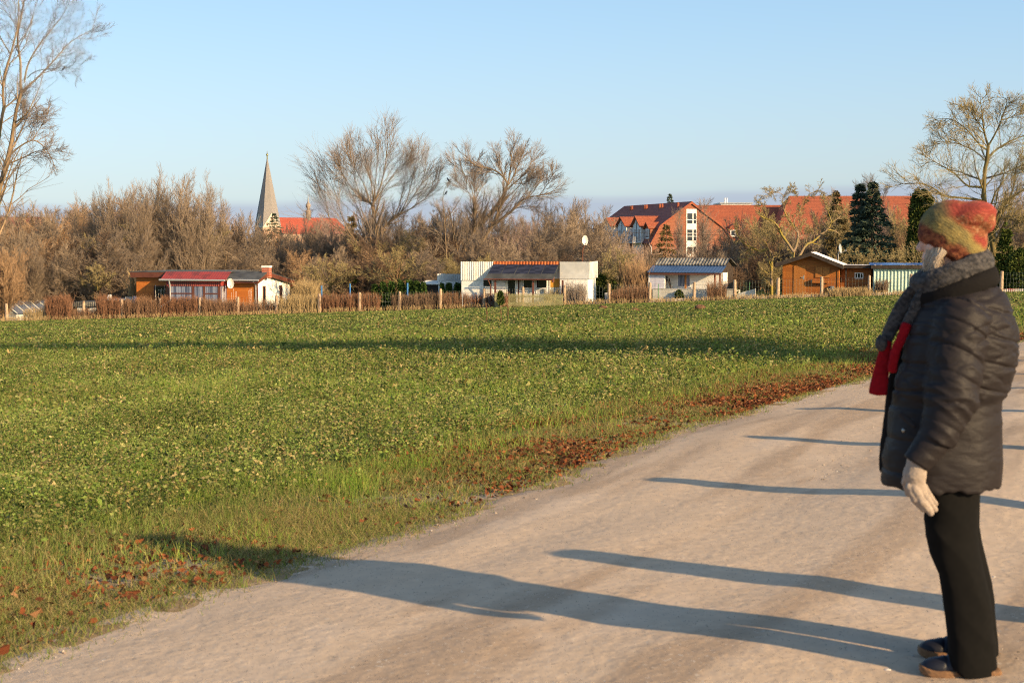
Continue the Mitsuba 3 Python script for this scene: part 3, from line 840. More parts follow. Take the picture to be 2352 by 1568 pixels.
# ---- white garden house with a dark porch roof --------------------------------------------------------------------
F2 = Frame(at(1060, 704, 101.5), 10)
h2 = thing('garden_house', 'white flat roofed garden house with a dark panelled porch roof', 'house')
fu = lambda px, py=670, w=0.0: F2.front_uz(px, py, w)[0]
fz = lambda py, px=1176, w=0.0: F2.front_uz(px, py, w)[1]
uA, uB, uC, uD = fu(1060), fu(1137), fu(1286), fu(1350)
zTop, zBand = fz(601), fz(644)
add('wall', F2.box(uA, fu(1161), 0, 4.5, -0.5, zBand), 'mat_white_siding', h2)
add('wall', F2.box(uC, uD, 0, 4.5, -0.9, fz(640)), 'mat_white_siding', h2)
add('wall', F2.box(fu(1161), uC, 0.30, 4.5, -0.9, zTop - 0.3), 'mat_white_siding', h2)
add('corrugated_fascia', F2.corrugated((uA - 0.05, -0.06, zBand), (fu(1135), -0.06, zBand), (uA - 0.05, -0.06, zTop), 0.15, 0.022, 0.02, 6), 'mat_cream_sheet', h2, smooth=40)
add('fascia', F2.box(uC + 0.0, uD + 0.12, -0.07, -0.003, fz(640), zTop), 'mat_grey_sheet', h2)
add('fascia', F2.box(uD + 0.06, uD + 0.12, -0.002, 4.6, fz(640), zTop), 'mat_grey_sheet', h2)
add('flat_roof', F2.box(uA - 0.03, uD + 0.055, 0.003, 4.5, zTop - 0.25, zTop - 0.05), 'mat_felt', h2)
PW2 = -0.75
e0, e1 = F2.front_uz(1113, 643, PW2)[0], F2.front_uz(1266, 643, PW2)[0]
t0, t1 = fu(1134, 609), fu(1284, 609)
ze, zt = F2.front_uz(1190, 640.5, PW2)[1], fz(608)
pr = add('porch_roof', F2.slab((e0, PW2, ze), (e1 + 0.12, PW2, ze), (t1, -0.08, zt), (t0, -0.08, zt), 0.045), 'mat_felt', h2)
for k in range(5):                                                    # five dark panels on it
    a, b = k / 5 + 0.006, (k + 1) / 5 - 0.006
    lo = [(e0 + (e1 + 0.1 - e0) * s, PW2 + 0.05, ze + 0.03) for s in (a, b)]; hi_ = [(t0 + (t1 - t0) * s, -0.12, zt + 0.022) for s in (b, a)]
    add('roof_panel', F2.slab(lo[0], lo[1], hi_[0], hi_[1], 0.02), 'mat_solar', pr)
add('ridge_tiles', F2.corrugated((t0 - 0.03, -0.10, zt - 0.03), (t1 + 0.03, -0.10, zt - 0.03), (t0 - 0.03, -0.02, zTop + 0.02), 0.2, 0.03, 0.03, 5), 'mat_rust_tile', pr, smooth=40)
add('porch_side', F2.prism([(PW2, ze - 0.24), (-0.075, ze - 0.24), (-0.075, zt - 0.02), (PW2, ze - 0.09)], e1 + 0.05, e1 + 0.11, axis='u'), 'mat_fascia', h2)
add('gutter', tube([F2.p(e0 - 0.05, PW2 - 0.06, ze - 0.03), F2.p(e1 + 0.1, PW2 - 0.06, ze - 0.04)], 0.045, 8), 'mat_fascia', h2, smooth=40)
for px in (1137, 1224, 1292):
    u = F2.front_uz(px, 670, PW2 + 0.1)[0]
    add('porch_post', F2.box(u - 0.06, u + 0.06, PW2 + 0.121, PW2 + 0.24, -0.7, ze - 0.08), 'mat_brown_frame', h2)
downpipe(F2, h2, [(e0 + 0.25, PW2 - 0.05, ze - 0.08), (e0 + 0.40, PW2 + 0.04, ze - 0.5), (e0 + 0.40, PW2 + 0.04, -0.5)], 0.04, 'mat_fascia')
RW = 0.30
du0, du1 = F2.front_uz(1160, 660, RW)[0], F2.front_uz(1190, 660, RW)[0]
dzt = F2.front_uz(1170, 636.5, RW)[1]
d = add('door', F2.box(du0, du1, RW - 0.06, RW - 0.002, -0.35, dzt), 'mat_white_frame', h2)
add('door_glass', F2.box(du0 + 0.22, du1 - 0.20, RW - 0.075, RW - 0.061, -0.2, dzt - 0.18), 'mat_dark_glass', d)
add('door_frame', cat_mesh([F2.box(du0 - 0.07, du0 - 0.002, RW - 0.09, RW - 0.002, -0.35, dzt + 0.07), F2.box(du1 + 0.002, du1 + 0.07, RW - 0.09, RW - 0.002, -0.35, dzt + 0.07), F2.box(du0, du1, RW - 0.09, RW - 0.002, dzt + 0.002, dzt + 0.07)]), 'mat_brown_frame', d)
add('door_step', F2.box(du0 - 0.2, du1 + 0.3, RW - 0.8, RW - 0.003, -0.7, -0.36), 'mat_concrete', h2)
lu, lz = F2.front_uz(1196, 638, RW - 0.15)
add('wall_lamp', cat_mesh([F2.box(lu - 0.08, lu + 0.08, RW - 0.2, RW - 0.05, lz - 0.12, lz + 0.12), F2.prism([(lu - 0.13, lz + 0.12), (lu + 0.13, lz + 0.12), (lu, lz + 0.25)], RW - 0.22, RW - 0.003)]), 'mat_dark_wood', h2)
for a, b, gl in ((1202.5, 1223, 'mat_dark_glass'), (1232, 1256, 'mat_dark_glass'), (1263, 1287, 'mat_blind')):
    w0, w1 = F2.front_uz(a, 655, RW)[0], F2.front_uz(b, 655, RW)[0]
    z0, zm, z1 = (F2.front_uz(a, y, RW)[1] for y in (675, 660, 638))
    k = window(F2, h2, w0 - 0.03, w1 + 0.03, RW - 0.003, z0, z1, 'mat_white_frame', gl)
    add('half_curtain', F2.box(w0 + 0.03, w1 - 0.03, RW - 0.032, RW - 0.027, z0 + 0.06, zm), 'mat_lace', k)
    if gl == 'mat_blind':
        labels[k] = {'label': 'window with a drawn orange blind'}
w0, w1 = fu(1107.5), fu(1132.5)
k = window(F2, h2, w0, w1, -0.003, fz(674), fz(634.5), 'mat_white_frame', 'mat_dark_glass', 0.09)
add('half_curtain', F2.box(w0 + 0.09, w1 - 0.09, -0.033, -0.027, fz(672), fz(657.5)), 'mat_lace', k)
# low picket screen before the porch
f2 = thing('picket_screen', 'low weathered picket screen before the white garden house porch', 'fence')
s0, s1 = F2.front_uz(1168, 690, -1.9)[0], F2.front_uz(1294, 690, -1.9)[0]
z0, z1 = F2.front_uz(1230, 700, -1.9)[1] - 0.1, F2.front_uz(1230, 675, -1.9)[1]
n = 56
add('pickets', cat_mesh([F2.box(s0 + (s1 - s0) * i / n, s0 + (s1 - s0) * (i + 0.55) / n, -1.92, -1.90, z0, z1 + 0.02 * math.sin(i * 2.3)) for i in range(n)]), 'mat_picket', f2)
labels[f'{f2}__pickets'] = {'kind': 'stuff'}
add('rail', cat_mesh([F2.box(s0, s1, -1.898, -1.85, z0 + 0.15, z0 + 0.22), F2.box(s0, s1, -1.898, -1.85, z1 - 0.2, z1 - 0.13)]), 'mat_picket', f2)
# annex behind, to the left
h2b = thing('garden_annex', 'small white annex with corrugated edge beside the white garden house', 'shed')
b0, b1 = F2.front_uz(1021, 650, 2.2)[0], F2.front_uz(1062, 650, 2.2)[0]
add('wall', F2.box(b0, b1, 2.2, 6.0, -0.5, F2.front_uz(1030, 645, 2.2)[1]), 'mat_white_siding', h2b)
a0 = F2.front_uz(1006, 650, 2.8)[0]
add('wall', F2.box(a0, b0 - 0.01, 2.8, 6.0, -0.5, F2.front_uz(1030, 645, 2.8)[1]), 'mat_white_siding', h2b)
add('corrugated_fascia', F2.corrugated((b0 - 0.05, 2.15, F2.front_uz(1030, 645, 2.2)[1]), (b1, 2.15, F2.front_uz(1030, 645, 2.2)[1]), (b0 - 0.05, 2.15, F2.front_uz(1030, 629, 2.2)[1]), 0.15, 0.022, 0.02, 5), 'mat_grey_sheet', h2b, smooth=40)
add('corrugated_fascia', F2.corrugated((a0 - 0.05, 2.75, F2.front_uz(1030, 645, 2.2)[1]), (b0 - 0.06, 2.75, F2.front_uz(1030, 645, 2.2)[1]), (a0 - 0.05, 2.75, F2.front_uz(1030, 629, 2.2)[1]), 0.15, 0.022, 0.02, 5), 'mat_cream_sheet', h2b, smooth=40)
add('flat_roof', F2.box(a0, b1, 2.9, 6.0, F2.front_uz(1030, 640, 2.2)[1], F2.front_uz(1030, 634, 2.2)[1]), 'mat_felt', h2b)
add('lean_to_roof', F2.slab((F2.front_uz(965, 650, 3)[0], 2.6, F2.front_uz(965, 651, 3)[1]), (a0 + 0.1, 2.6, F2.front_uz(965, 651, 3)[1]), (a0 + 0.1, 5, F2.front_uz(965, 645, 3)[1]), (F2.front_uz(965, 650, 3)[0], 5, F2.front_uz(965, 645, 3)[1]), 0.06), 'mat_cream_sheet', h2b)
add('lean_to_wall', F2.box(F2.front_uz(972, 650, 3)[0], a0 - 0.02, 2.85, 4.8, -0.5, F2.front_uz(965, 652, 3)[1] - 0.05), 'mat_dark_wood', h2b)
c = at(1344, 552, 101.0)
m0 = at(1338.5, 575, 101.0)
dish(c, (0.30, -1, 0.05), 0.21, 0.33, 'mat_dish', 'white satellite dish on a tall mast by the white garden house',
     [[m0[0], 101.1, float(ground(m0[0], 101)) - 0.2], [m0[0], 101.1, m0[2]], c + [0, 0.05, -0.2]])

# ---- cabin with blue and grey corrugated roof -------------------------------------------------------------------------------
F3 = Frame(at(1490, 690, 101.0), 20)
h3 = thing('blue_roofed_cabin', 'pale cabin with a blue and grey corrugated roof', 'house')
g3 = lambda px, py, w: F3.front_uz(px, py, w)
ze3 = g3(1560, 625.5, -0.25)[1]; u0, u1 = g3(1486, 625, -0.25)[0], g3(1657, 625, -0.25)[0]
W1, W2 = 1.3, 2.35
z_mid, z_rdg = g3(1560, 608, W1)[1], g3(1560, 592.5, W2)[1]
roof = add('roof', F3.corrugated((u0 + 0.15, W1 - 0.1, z_mid), (u1 + 0.05, W1 - 0.1, z_mid), (u0 + 0.15, W2, z_rdg), 0.21, 0.035, 0.02, 6), 'mat_old_sheet', h3, smooth=40)
labels[roof] = {'label': 'grey weathered corrugated upper roof'}
add('rear_roof', F3.slab((u0 + 0.15, W2 + 0.01, z_rdg), (u1 + 0.05, W2 + 0.01, z_rdg), (u1 + 0.05, W2 * 2, z_mid - 0.1), (u0 + 0.15, W2 * 2, z_mid - 0.1), 0.03), 'mat_old_sheet', h3)
pr = add('porch_roof', F3.corrugated((u0, -0.25, ze3), (u1, -0.25, ze3), (u0, W1, z_mid - 0.04), 0.21, 0.009, 0.02, 6), 'mat_blue_sheet', h3, smooth=40)
labels[pr] = {'label': 'blue corrugated porch roof'}
add('eaves_beam', F3.box(u0 + 0.05, u1 - 0.05, -0.2, -0.12, ze3 - 0.16, ze3 - 0.03), 'mat_brown_frame', h3)
v0, v1 = g3(1492, 650, 0.6)[0], g3(1650, 650, 0.6)[0]
add('gable_wall', F3.prism([(0.9, -0.3), (W2 * 2 - 0.3, -0.3), (W2 * 2 - 0.3, z_mid - 0.2), (W2, z_rdg - 0.06), (W1, z_mid - 0.08), (0.9, z_mid - 0.22)], u1 - 0.25, u1 - 0.2, axis='u'), 'mat_dark_wood', h3)
add('wall', F3.box(v0, u1 - 0.21, 0.9, W2 * 2 - 0.3, -0.3, z_mid - 0.23), 'mat_white_siding', h3)
add('side_panel', F3.box(u1 - 0.19, u1 - 0.16, 0.95, 2.4, 0.6, z_mid - 0.5), 'mat_white_frame', h3)
add('translucent_panel', F3.box(g3(1490.5, 650, 0)[0], g3(1525, 650, 0)[0], 0.0, 0.03, g3(1500, 664.5, 0)[1], ze3 - 0.16), 'mat_lilac_panel', h3)
window(F3, h3, g3(1556, 640, .9)[0], g3(1586, 640, .9)[0], 0.897, g3(1560, 659, .9)[1], g3(1560, 629, .9)[1], 'mat_white_frame', 'mat_curtain', 0.05)
for px, m_, w in ((1574, 'mat_door_wood', 0.35), (1641.5, 'mat_rust', 0.0), (1653, 'mat_rust', 0.02), (1525.5, 'mat_white_frame', 0.0), (1490.5, 'mat_white_frame', -0.05)):
    u = g3(px, 645, w)[0]
    add('porch_post', F3.box(u - 0.05, u + 0.05, w + 0.035, w + 0.13, 0.55, ze3 - 0.15 + 0.5 * max(w, 0)), m_, h3)
# garden swing frame and terrace wall
zt3 = g3(1560, 664.5, -0.5)[1]
add('terrace', F3.box(g3(1499, 670, -.5)[0], g3(1690, 670, -.5)[0], -0.3, 0.89, -0.4, zt3 - 0.03), 'mat_concrete', h3)
tw = thing('terrace_wall', 'low pale block wall before the cabin with the blue roof', 'wall')
add('wall', F3.box(g3(1499, 670, -.5)[0], g3(1690, 670, -.5)[0], -0.5, -0.303, -0.4, zt3), 'mat_block_wall', tw)
add('coping', F3.box(g3(1499, 670, -.5)[0] - 0.05, g3(1690, 670, -.5)[0] + 0.05, -0.53, -0.29, zt3 + 0.003, zt3 + 0.05), 'mat_concrete', tw)
a3, b3 = g3(1691, 672, -.5)[0], g3(1735, 672, -.5)[0]
add('wall', F3.prism([(a3, -0.4), (b3, -0.4), (b3, zt3 + 0.10), (a3, zt3 - 0.25)], -0.5, -0.4), 'mat_block_wall', tw)
sw = thing('swing_frame', 'dark folded garden swing frame on the terrace of the blue roofed cabin', 'swing')
s0, s1 = g3(1527, 660, 0.3), g3(1543, 660, 0.3); sa = g3(1533, 635, 0.3)
for k, (a, b) in enumerate((((s0[0], 0.2, zt3), (sa[0], 0.3, sa[1])), ((s1[0], 0.2, zt3), (sa[0] - 0.1, 0.3, sa[1])), ((s1[0] - 0.12, 0.6, zt3), (sa[0] + 0.1, 0.35, sa[1] - 0.1)))):
    add('leg', tube([F3.p(*a), F3.p(*b)], 0.035, 6), 'mat_dark_wood', sw)

# ---- brown log cabin ---------------------------------------------------------------------------------------------------------
F4 = Frame(at(1797, 680, 98.5), 15)
h4 = thing('log_cabin', 'varnished brown log cabin with dark bargeboards and pale roof', 'house')
g4 = lambda px, py, w=0.0: F4.front_uz(px, py, w)
uw0, uw1 = 0.0, g4(1928, 650)[0]
OV = -0.55
(el, zl), (er, zr_) = g4(1780.5, 605, OV), g4(1937, 608.5, OV)
pk, zp = g4(1862, 579, OV)
slope = (zp - zl) / (pk - el)
D4 = 4.6
add('wall', F4.prism([(uw0, -0.3), (uw1, -0.3), (uw1, zp - (uw1 - pk) * slope - 0.2), (pk, zp - 0.22), (uw0, zp - (pk - uw0) * slope - 0.2)], 0, D4 - 0.4), 'mat_brown_wood', h4)
roof = add('roof', cat_mesh([F4.slab((el, OV, zl), (el, D4, zl), (pk, D4, zp), (pk, OV, zp), 0.08), F4.slab((pk + .003, OV, zp), (pk + .003, D4, zp), (er, D4, zr_), (er, OV, zr_), 0.08)]), 'mat_frosty_roof', h4)
add('bargeboard', F4.prism([(el, zl - 0.27), (pk, zp - 0.24), (er, zr_ - 0.27), (er, zr_ - 0.004), (pk, zp - 0.0), (el, zl - 0.004)], OV - 0.06, OV - 0.002), 'mat_dark_wood', h4)
add('eaves_board', F4.box(er - 0.06, er + 0.0, OV + 0.002, D4, zr_ - 0.24, zr_ - 0.085), 'mat_dark_wood', h4)
for u in (uw0, uw1 - 0.14):
    add('corner_board', F4.box(u, u + 0.14, -0.05, -0.002, -0.3, 1.75), 'mat_brown_wood', h4)
dd = add('door', F4.box(g4(1823, 650)[0], g4(1850, 650)[0], -0.05, -0.003, -0.05, g4(1830, 608)[1] - 0.06), 'mat_door_wood', h4)
hu, hz = g4(1844.5, 637)
add('handle', cat_mesh([F4.box(hu - 0.12, hu + 0.06, -0.10, -0.07, hz - 0.02, hz + 0.02), F4.box(hu + 0.03, hu + 0.08, -0.075, -0.051, hz - 0.14, hz + 0.14)]), 'mat_zinc', dd)
sh_ = add('shuttered_window', F4.box(g4(1872, 625)[0], g4(1907, 625)[0], -0.04, -0.003, g4(1880, 638)[1], g4(1880, 612)[1]), 'mat_brown_wood', h4)
for a, b in ((1873, 1889), (1890.5, 1906)):
    add('shutter', F4.box(g4(a, 625)[0], g4(b, 625)[0], -0.065, -0.042, g4(1880, 637)[1], g4(1880, 613)[1]), 'mat_door_wood', sh_)
bx = add('window_box', F4.box(g4(1866, 648)[0], g4(1903, 648)[0], -0.28, -0.05, g4(1880, 650)[1], g4(1880, 643)[1]), 'mat_brown_wood', h4)
add('window_box_brackets', F4.box(g4(1862, 648)[0], g4(1868, 648)[0], -0.25, -0.003, g4(1880, 649)[1], g4(1880, 642)[1] - 0.01), 'mat_dark_wood', h4)
# side room to the right under a flat roof
r0, r1 = uw1 + 0.02, g4(2001, 650, 0.8)[0]
add('annex_wall', F4.box(r0, r1, 0.8, D4 - 0.5, -0.3, zr_ - 0.18), 'mat_brown_wood', h4)
add('annex_roof', F4.box(er - 0.3, r1 + 0.15, 0.30, D4 - 0.3, zr_ - 0.10, zr_ - 0.02), 'mat_frosty_roof', h4)
add('annex_fascia', F4.box(er + 0.005, r1 + 0.15, 0.24, 0.297, zr_ - 0.22, zr_ - 0.01), 'mat_dark_wood', h4)
add('annex_post', F4.box(r0 + 0.3, r0 + 0.42, 0.45, 0.57, -0.3, zr_ - 0.101), 'mat_dark_wood', h4)
window(F4, h4, g4(1963, 630, .8)[0], g4(1983, 630, .8)[0], 0.797, g4(1970, 640, .8)[1], g4(1970, 626, .8)[1], 'mat_white_frame', 'mat_dark_glass', 0.06, 2)
c = at(1930.5, 571, 103.0)
dish(c, (0.92, -0.5, 0.1), 0.30, 0.33, 'mat_grey_dish', 'grey satellite dish behind the brown log cabin', [c + [-0.15, 0.1, -1.6], c + [-0.12, 0.08, -0.2]], mast_mat='mat_zinc')
bn = thing('rain_barrel', 'small grey barrel before the brown log cabin', 'barrel')
bc = at(1909.5, 676, 97.6)
prof = np.array([[0.001, 0], [0.15, 0], [0.16, 0.05], [0.175, 0.3], [0.16, 0.5], [0.165, 0.52], [0.15, 0.53], [0.001, 0.53]])
m = trimesh.creation.revolve(prof, sections=18); m.apply_translation(bc)
matt('mat_barrel', (0.10, 0.12, 0.15), 0.6, 0.3)
add('body', m, 'mat_barrel', bn, smooth=40)

# ---- green corrugated shed -----------------------------------------------------------------------------------------------------
F5 = Frame(at(2005, 677, 97.0), 11)
h5 = thing('corrugated_shed', 'pale green corrugated metal shed under a blue tarpaulin', 'shed')
g5 = lambda px, py, w=0.0: F5.front_uz(px, py, w)
ur, zt5 = g5(2136, 650)[0], g5(2050, 617)[1]
add('front_sheet', F5.corrugated((0, 0, -0.15), (ur, 0, -0.15), (0, 0, zt5), 0.215, 0.03, 0.015, 8), 'mat_green_sheet', h5, smooth=40)
add('wall', F5.box(0.0, ur, 0.06, 2.6, -0.2, zt5 - 0.01), 'mat_dark_wood', h5)
add('fascia', F5.box(-0.15, ur + 0.1, -0.22, -0.10, zt5 - 0.0, zt5 + 0.2), 'mat_dark_wood', h5)
ts = np.linspace(0, 1, 40)
X, Y = np.meshgrid(np.linspace(-0.2, ur + 0.15, 60), np.linspace(-0.24, 2.7, 14))
Z = zt5 + 0.21 + 0.10 * (Y + 0.24) / 2.9 + 0.05 * meshkit.fbm(np.stack([X * 2.4, Y * 2, X * 0], -1), 3, 3)
i = np.arange(X.size).reshape(X.shape)
f = np.stack([i[:-1, :-1], i[:-1, 1:], i[1:, 1:], i[1:, :-1]], -1).reshape(-1, 4)
add('tarpaulin', (F5.p(X, Y, Z).reshape(-1, 3), f), 'mat_tarp', h5, smooth=True)

# ---- greenhouse and stone shed at the far left -------------------------------------------------------------------------------------
F0 = Frame(at(-22, 746, 111.5), 20)
h0 = thing('greenhouse', 'small glass greenhouse with pale frame', 'greenhouse')
g0 = lambda px, py, w=0.0: F0.front_uz(px, py, w)
zE0 = g0(19, 720)[1]; zR0 = zE0 + 0.85
L0, W0 = 4.2, 2.6
matt('mat_glass_dirty', (0.10, 0.12, 0.18), 0.12, 0.8)
F0 = Frame(F0.o, 118)                                   # its long side runs back from us
add('glass', F0.box(-L0, 0, 0, W0, 0, zE0), 'mat_lace', h0)
rf = add('roof', cat_mesh([F0.slab((-L0, -0.1, zE0), (0.05, -0.1, zE0), (0.05, W0 / 2, zR0), (-L0, W0 / 2, zR0), 0.03), F0.slab((-L0, W0 / 2 + .003, zR0), (0.05, W0 / 2 + .003, zR0), (0.05, W0 + 0.1, zE0), (-L0, W0 + 0.1, zE0), 0.03)]), 'mat_glass_dirty', h0)
for k in range(6):
    u = -L0 * k / 5
    add('glazing_bar', cat_mesh([tube([F0.p(u, -0.12, zE0 + 0.03), F0.p(u, W0 / 2, zR0 + 0.04), F0.p(u, W0 + 0.12, zE0 + 0.03)], 0.035, 6), tube([F0.p(u, -0.03, 0), F0.p(u, -0.03, zE0)], 0.04, 6)]), 'mat_white_frame', h0)
add('gable', F0.prism([(0, zE0), (W0, zE0), (W0 / 2, zR0 - 0.03)], 0.0, 0.02, axis='u'), 'mat_lace', h0)
vp = at(15, 704, 112)
add('vent_pipe', tube([vp + [0, 0, -1.5], vp + [0, 0, 0.45]], 0.05, 8), 'mat_green_sheet', h0)

F6 = Frame(at(166, 737, 109.0), 12)
h6 = thing('stone_shed', 'low whitewashed stone shed with a corrugated edge behind the brown hedge', 'shed')
g6 = lambda px, py, w=0.0: F6.front_uz(px, py, w)
s1_ = g6(227, 720)[0]
add('wall', F6.box(0.4, s1_, 0, 2.4, -0.3, g6(200, 703)[1]), 'mat_stone_wall', h6)
add('corrugated_edge', F6.corrugated((-0.1, -0.15, g6(170, 704)[1]), (s1_ + 0.05, -0.15, g6(170, 703)[1]), (-0.1, -0.15, g6(170, 693)[1]), 0.16, 0.025, 0.02, 6), 'mat_old_sheet', h6, smooth=40)
add('roof', F6.slab((-0.1, -0.13, g6(170, 694)[1]), (s1_ + 0.05, -0.13, g6(170, 691)[1]), (s1_ + 0.05, 2.6, g6(170, 690)[1]), (-0.1, 2.6, g6(170, 693)[1]), 0.04), 'mat_felt', h6)
window(F6, h6, g6(193, 715)[0], g6(202, 715)[0], -0.003, g6(195, 727)[1], g6(195, 707)[1], 'mat_brown_frame')
s2_ = g6(281, 700)[0]
add('annex_wall', F6.box(s1_ + 0.06, s2_, 0.3, 2.4, -0.3, g6(250, 691)[1]), 'mat_fascia', h6)
add('annex_roof', F6.slab((s1_ + 0.06, -0.05, g6(250, 690)[1]), (s2_ + 0.1, -0.05, g6(250, 687)[1]), (s2_ + 0.1, 2.4, g6(250, 685)[1]), (s1_ + 0.06, 2.4, g6(250, 688)[1]), 0.09), 'mat_zinc', h6)
bw = thing('board_fence', 'beige and pink board screen between the stone shed and the orange house', 'fence')
add('board', F6.box(s2_ + 0.12, g6(303, 690)[0], 0.2, 0.25, -0.1, g6(290, 682)[1]), 'mat_concrete', bw)
add('board', F6.box(g6(303, 690)[0] + 0.01, g6(316, 690)[0], 0.22, 0.27, -0.1, g6(290, 680)[1]), 'mat_lilac_panel', bw)
bgp = F6.p(g6(252, 683, 0.0)[0], -0.08, g6(252, 690)[1])
bag = trimesh.creation.icosphere(subdivisions=3, radius=1)
bag.vertices = bag.vertices * [0.17, 0.08, 0.27] * (1 + 0.35 * (meshkit.fbm(bag.vertices * 2.2, 3, 4)[:, None] - 0.5)) @ trimesh.transformations.rotation_matrix(0.5, [0, 1, 0])[:3, :3].T + bgp + [0, 0, 0.18]
matt('mat_bag', (0.60, 0.63, 0.62), 0.35, 0.4)
add('plastic_bag', bag, 'mat_bag', smooth=True)
tag('plastic_bag', 'whitish plastic bag caught on the stone shed roof edge', 'bag')
# ================================================================ the town beyond: brick building, long roofs, church
def tiles(a, b, pitch=0.30):
    def fn(p, n, uv):
        row = p.z / pitch
        f = row - dr.floor(row)
        c = mix(a, b, 0.55 * fbm(p.x * 0.6, p.y * 0.6, p.z * 0.8, 4) + 0.45 * cell_rand(dr.floor(row), dr.floor(p.x * 2.2), 2))
        return c * (1 - 0.30 * smoothstep(0.75, 0.95, f))
    return fn


matt('mat_roof_tile', tiles((0.36, 0.105, 0.052), (0.26, 0.075, 0.042)), 0.8, 0.25)
matt('mat_roof_tile_old', tiles((0.30, 0.10, 0.07), (0.20, 0.075, 0.06)), 0.8, 0.3)
matt('mat_roof_red', tiles((0.36, 0.085, 0.055), (0.30, 0.07, 0.048), 0.6), 0.8, 0.2)
matt('mat_brick', lambda p, n, uv: mix(mix((0.31, 0.115, 0.065), (0.25, 0.085, 0.05), fbm(p.x * 1.6, p.y * 1.6, p.z * 4, 3)), (0.42, 0.30, 0.22), smoothstep(0.80, 0.95, p.z / 0.25 - dr.floor(p.z / 0.25)) * 0.35), 0.9, 0.2)
matt('mat_tower_brick', mottled((0.36, 0.20, 0.14), (0.48, 0.36, 0.27), 0.35, 4), 0.9, 0.2)
matt('mat_spire', lambda p, n, uv: mix((0.235, 0.215, 0.21), (0.215, 0.195, 0.19), fbm(p.x * 0.1, p.y * 0.1, p.z * 0.15, 2)), 0.7, 0.35)
matt('mat_niche', mottled((0.62, 0.52, 0.42), (0.70, 0.60, 0.50), 1.0), 0.9, 0.2)
matt('mat_copper', mottled((0.26, 0.20, 0.16), (0.36, 0.29, 0.23), 1.5), 0.6, 0.3)
matt('mat_gold', (0.6, 0.42, 0.15), 0.3, 0.5, metallic=0.9)
matt('mat_rail', (0.36, 0.36, 0.38), 0.5, 0.4)
matt('mat_far_white', (0.72, 0.70, 0.67), 0.8, 0.2)

bx, by = (lambda x: 1349 + 0.2014 * x), (lambda y: 402 + 0.2014 * y)
DB = 268.0
o = at(bx(735), by(765), DB)
FB = Frame([o[0], o[1], -6.0], -15.5)
G = lambda x, y, w=0.0: FB.front_uz(bx(x), by(y), w)
hb = thing('brick_building', 'red brick apartment building with curved gambrel gable, dormers and balconies', 'building')
E0, K0, PK, K1, E1 = G(735, 765), G(825, 570), G(1187, 300), G(1545, 575), G(1690, 785)
LEN = 35.0
add('gable_wall', FB.prism([(0.1, 0), (E1[0] - 0.1, 0), (E1[0] - 0.1, E1[1]), (K1[0] - 0.1, K1[1] - 0.2), (PK[0], PK[1] - 0.25), (K0[0] + 0.1, K0[1] - 0.2), (0.1, E0[1])], 0.0, 0.4), 'mat_brick', hb)
add('side_wall', FB.box(0.0, 0.3, 0.41, LEN, 0, E0[1]), 'mat_brick', hb)
add('side_wall', FB.box(E1[0] - 0.3, E1[0], 0.41, LEN, 0, E1[1]), 'mat_brick', hb)
pts = [(-0.35, E0[1] - 0.25), K0, PK, K1, (E1[0] + 0.35, E1[1] - 0.25)]
rp = []
for (a, b) in zip(pts[:-1], pts[1:]):
    rp.append(FB.slab((a[0], -0.25, a[1]), (a[0], LEN, a[1]), (b[0], LEN, b[1]), (b[0], -0.25, b[1]), 0.22))
roof = add('roof', cat_mesh(rp), 'mat_roof_tile_old', hb)
vg = []
for (a, b) in zip(pts[:-1], pts[1:]):
    vg.append(FB.prism([a, b, (b[0], b[1] - 0.45), (a[0], a[1] - 0.45)], -0.30, -0.24))
add('verge_tiles', cat_mesh(vg), 'mat_roof_tile', roof)
for x, y in ((500, 372), (515, 372), (663, 360), (682, 358), (833, 348), (860, 348), (1040, 333)):
    w = side_wz(FB, bx(x), by(y), PK[0] - 1.2)[0]
    u = PK[0] - 1.3; z = PK[1] - 1.3 * (PK[1] - K0[1]) / (PK[0] - K0[0])
    add('roof_vent', FB.box(u - 0.16, u + 0.16, w - 0.2, w + 0.2, z - 0.2, z + 0.75), 'mat_roof_tile', roof)
# stair glazing on the gable
s = add('stair_glazing', FB.box(G(1128, 400)[0], G(1246, 400)[0], -0.10, -0.002, G(1180, 940)[1], G(1180, 388)[1]), 'mat_far_white', hb)
for y0, y1 in ((438, 505), (516, 552), (622, 662), (668, 696), (702, 748), (820, 900)):
    for x0, x1 in ((1137, 1196), (1210, 1237)):
        add('pane', FB.box(G(x0, y0)[0], G(x1, y0)[0], -0.125, -0.102, G(1180, y1)[1], G(1180, y0)[1]), 'mat_dark_glass', s)
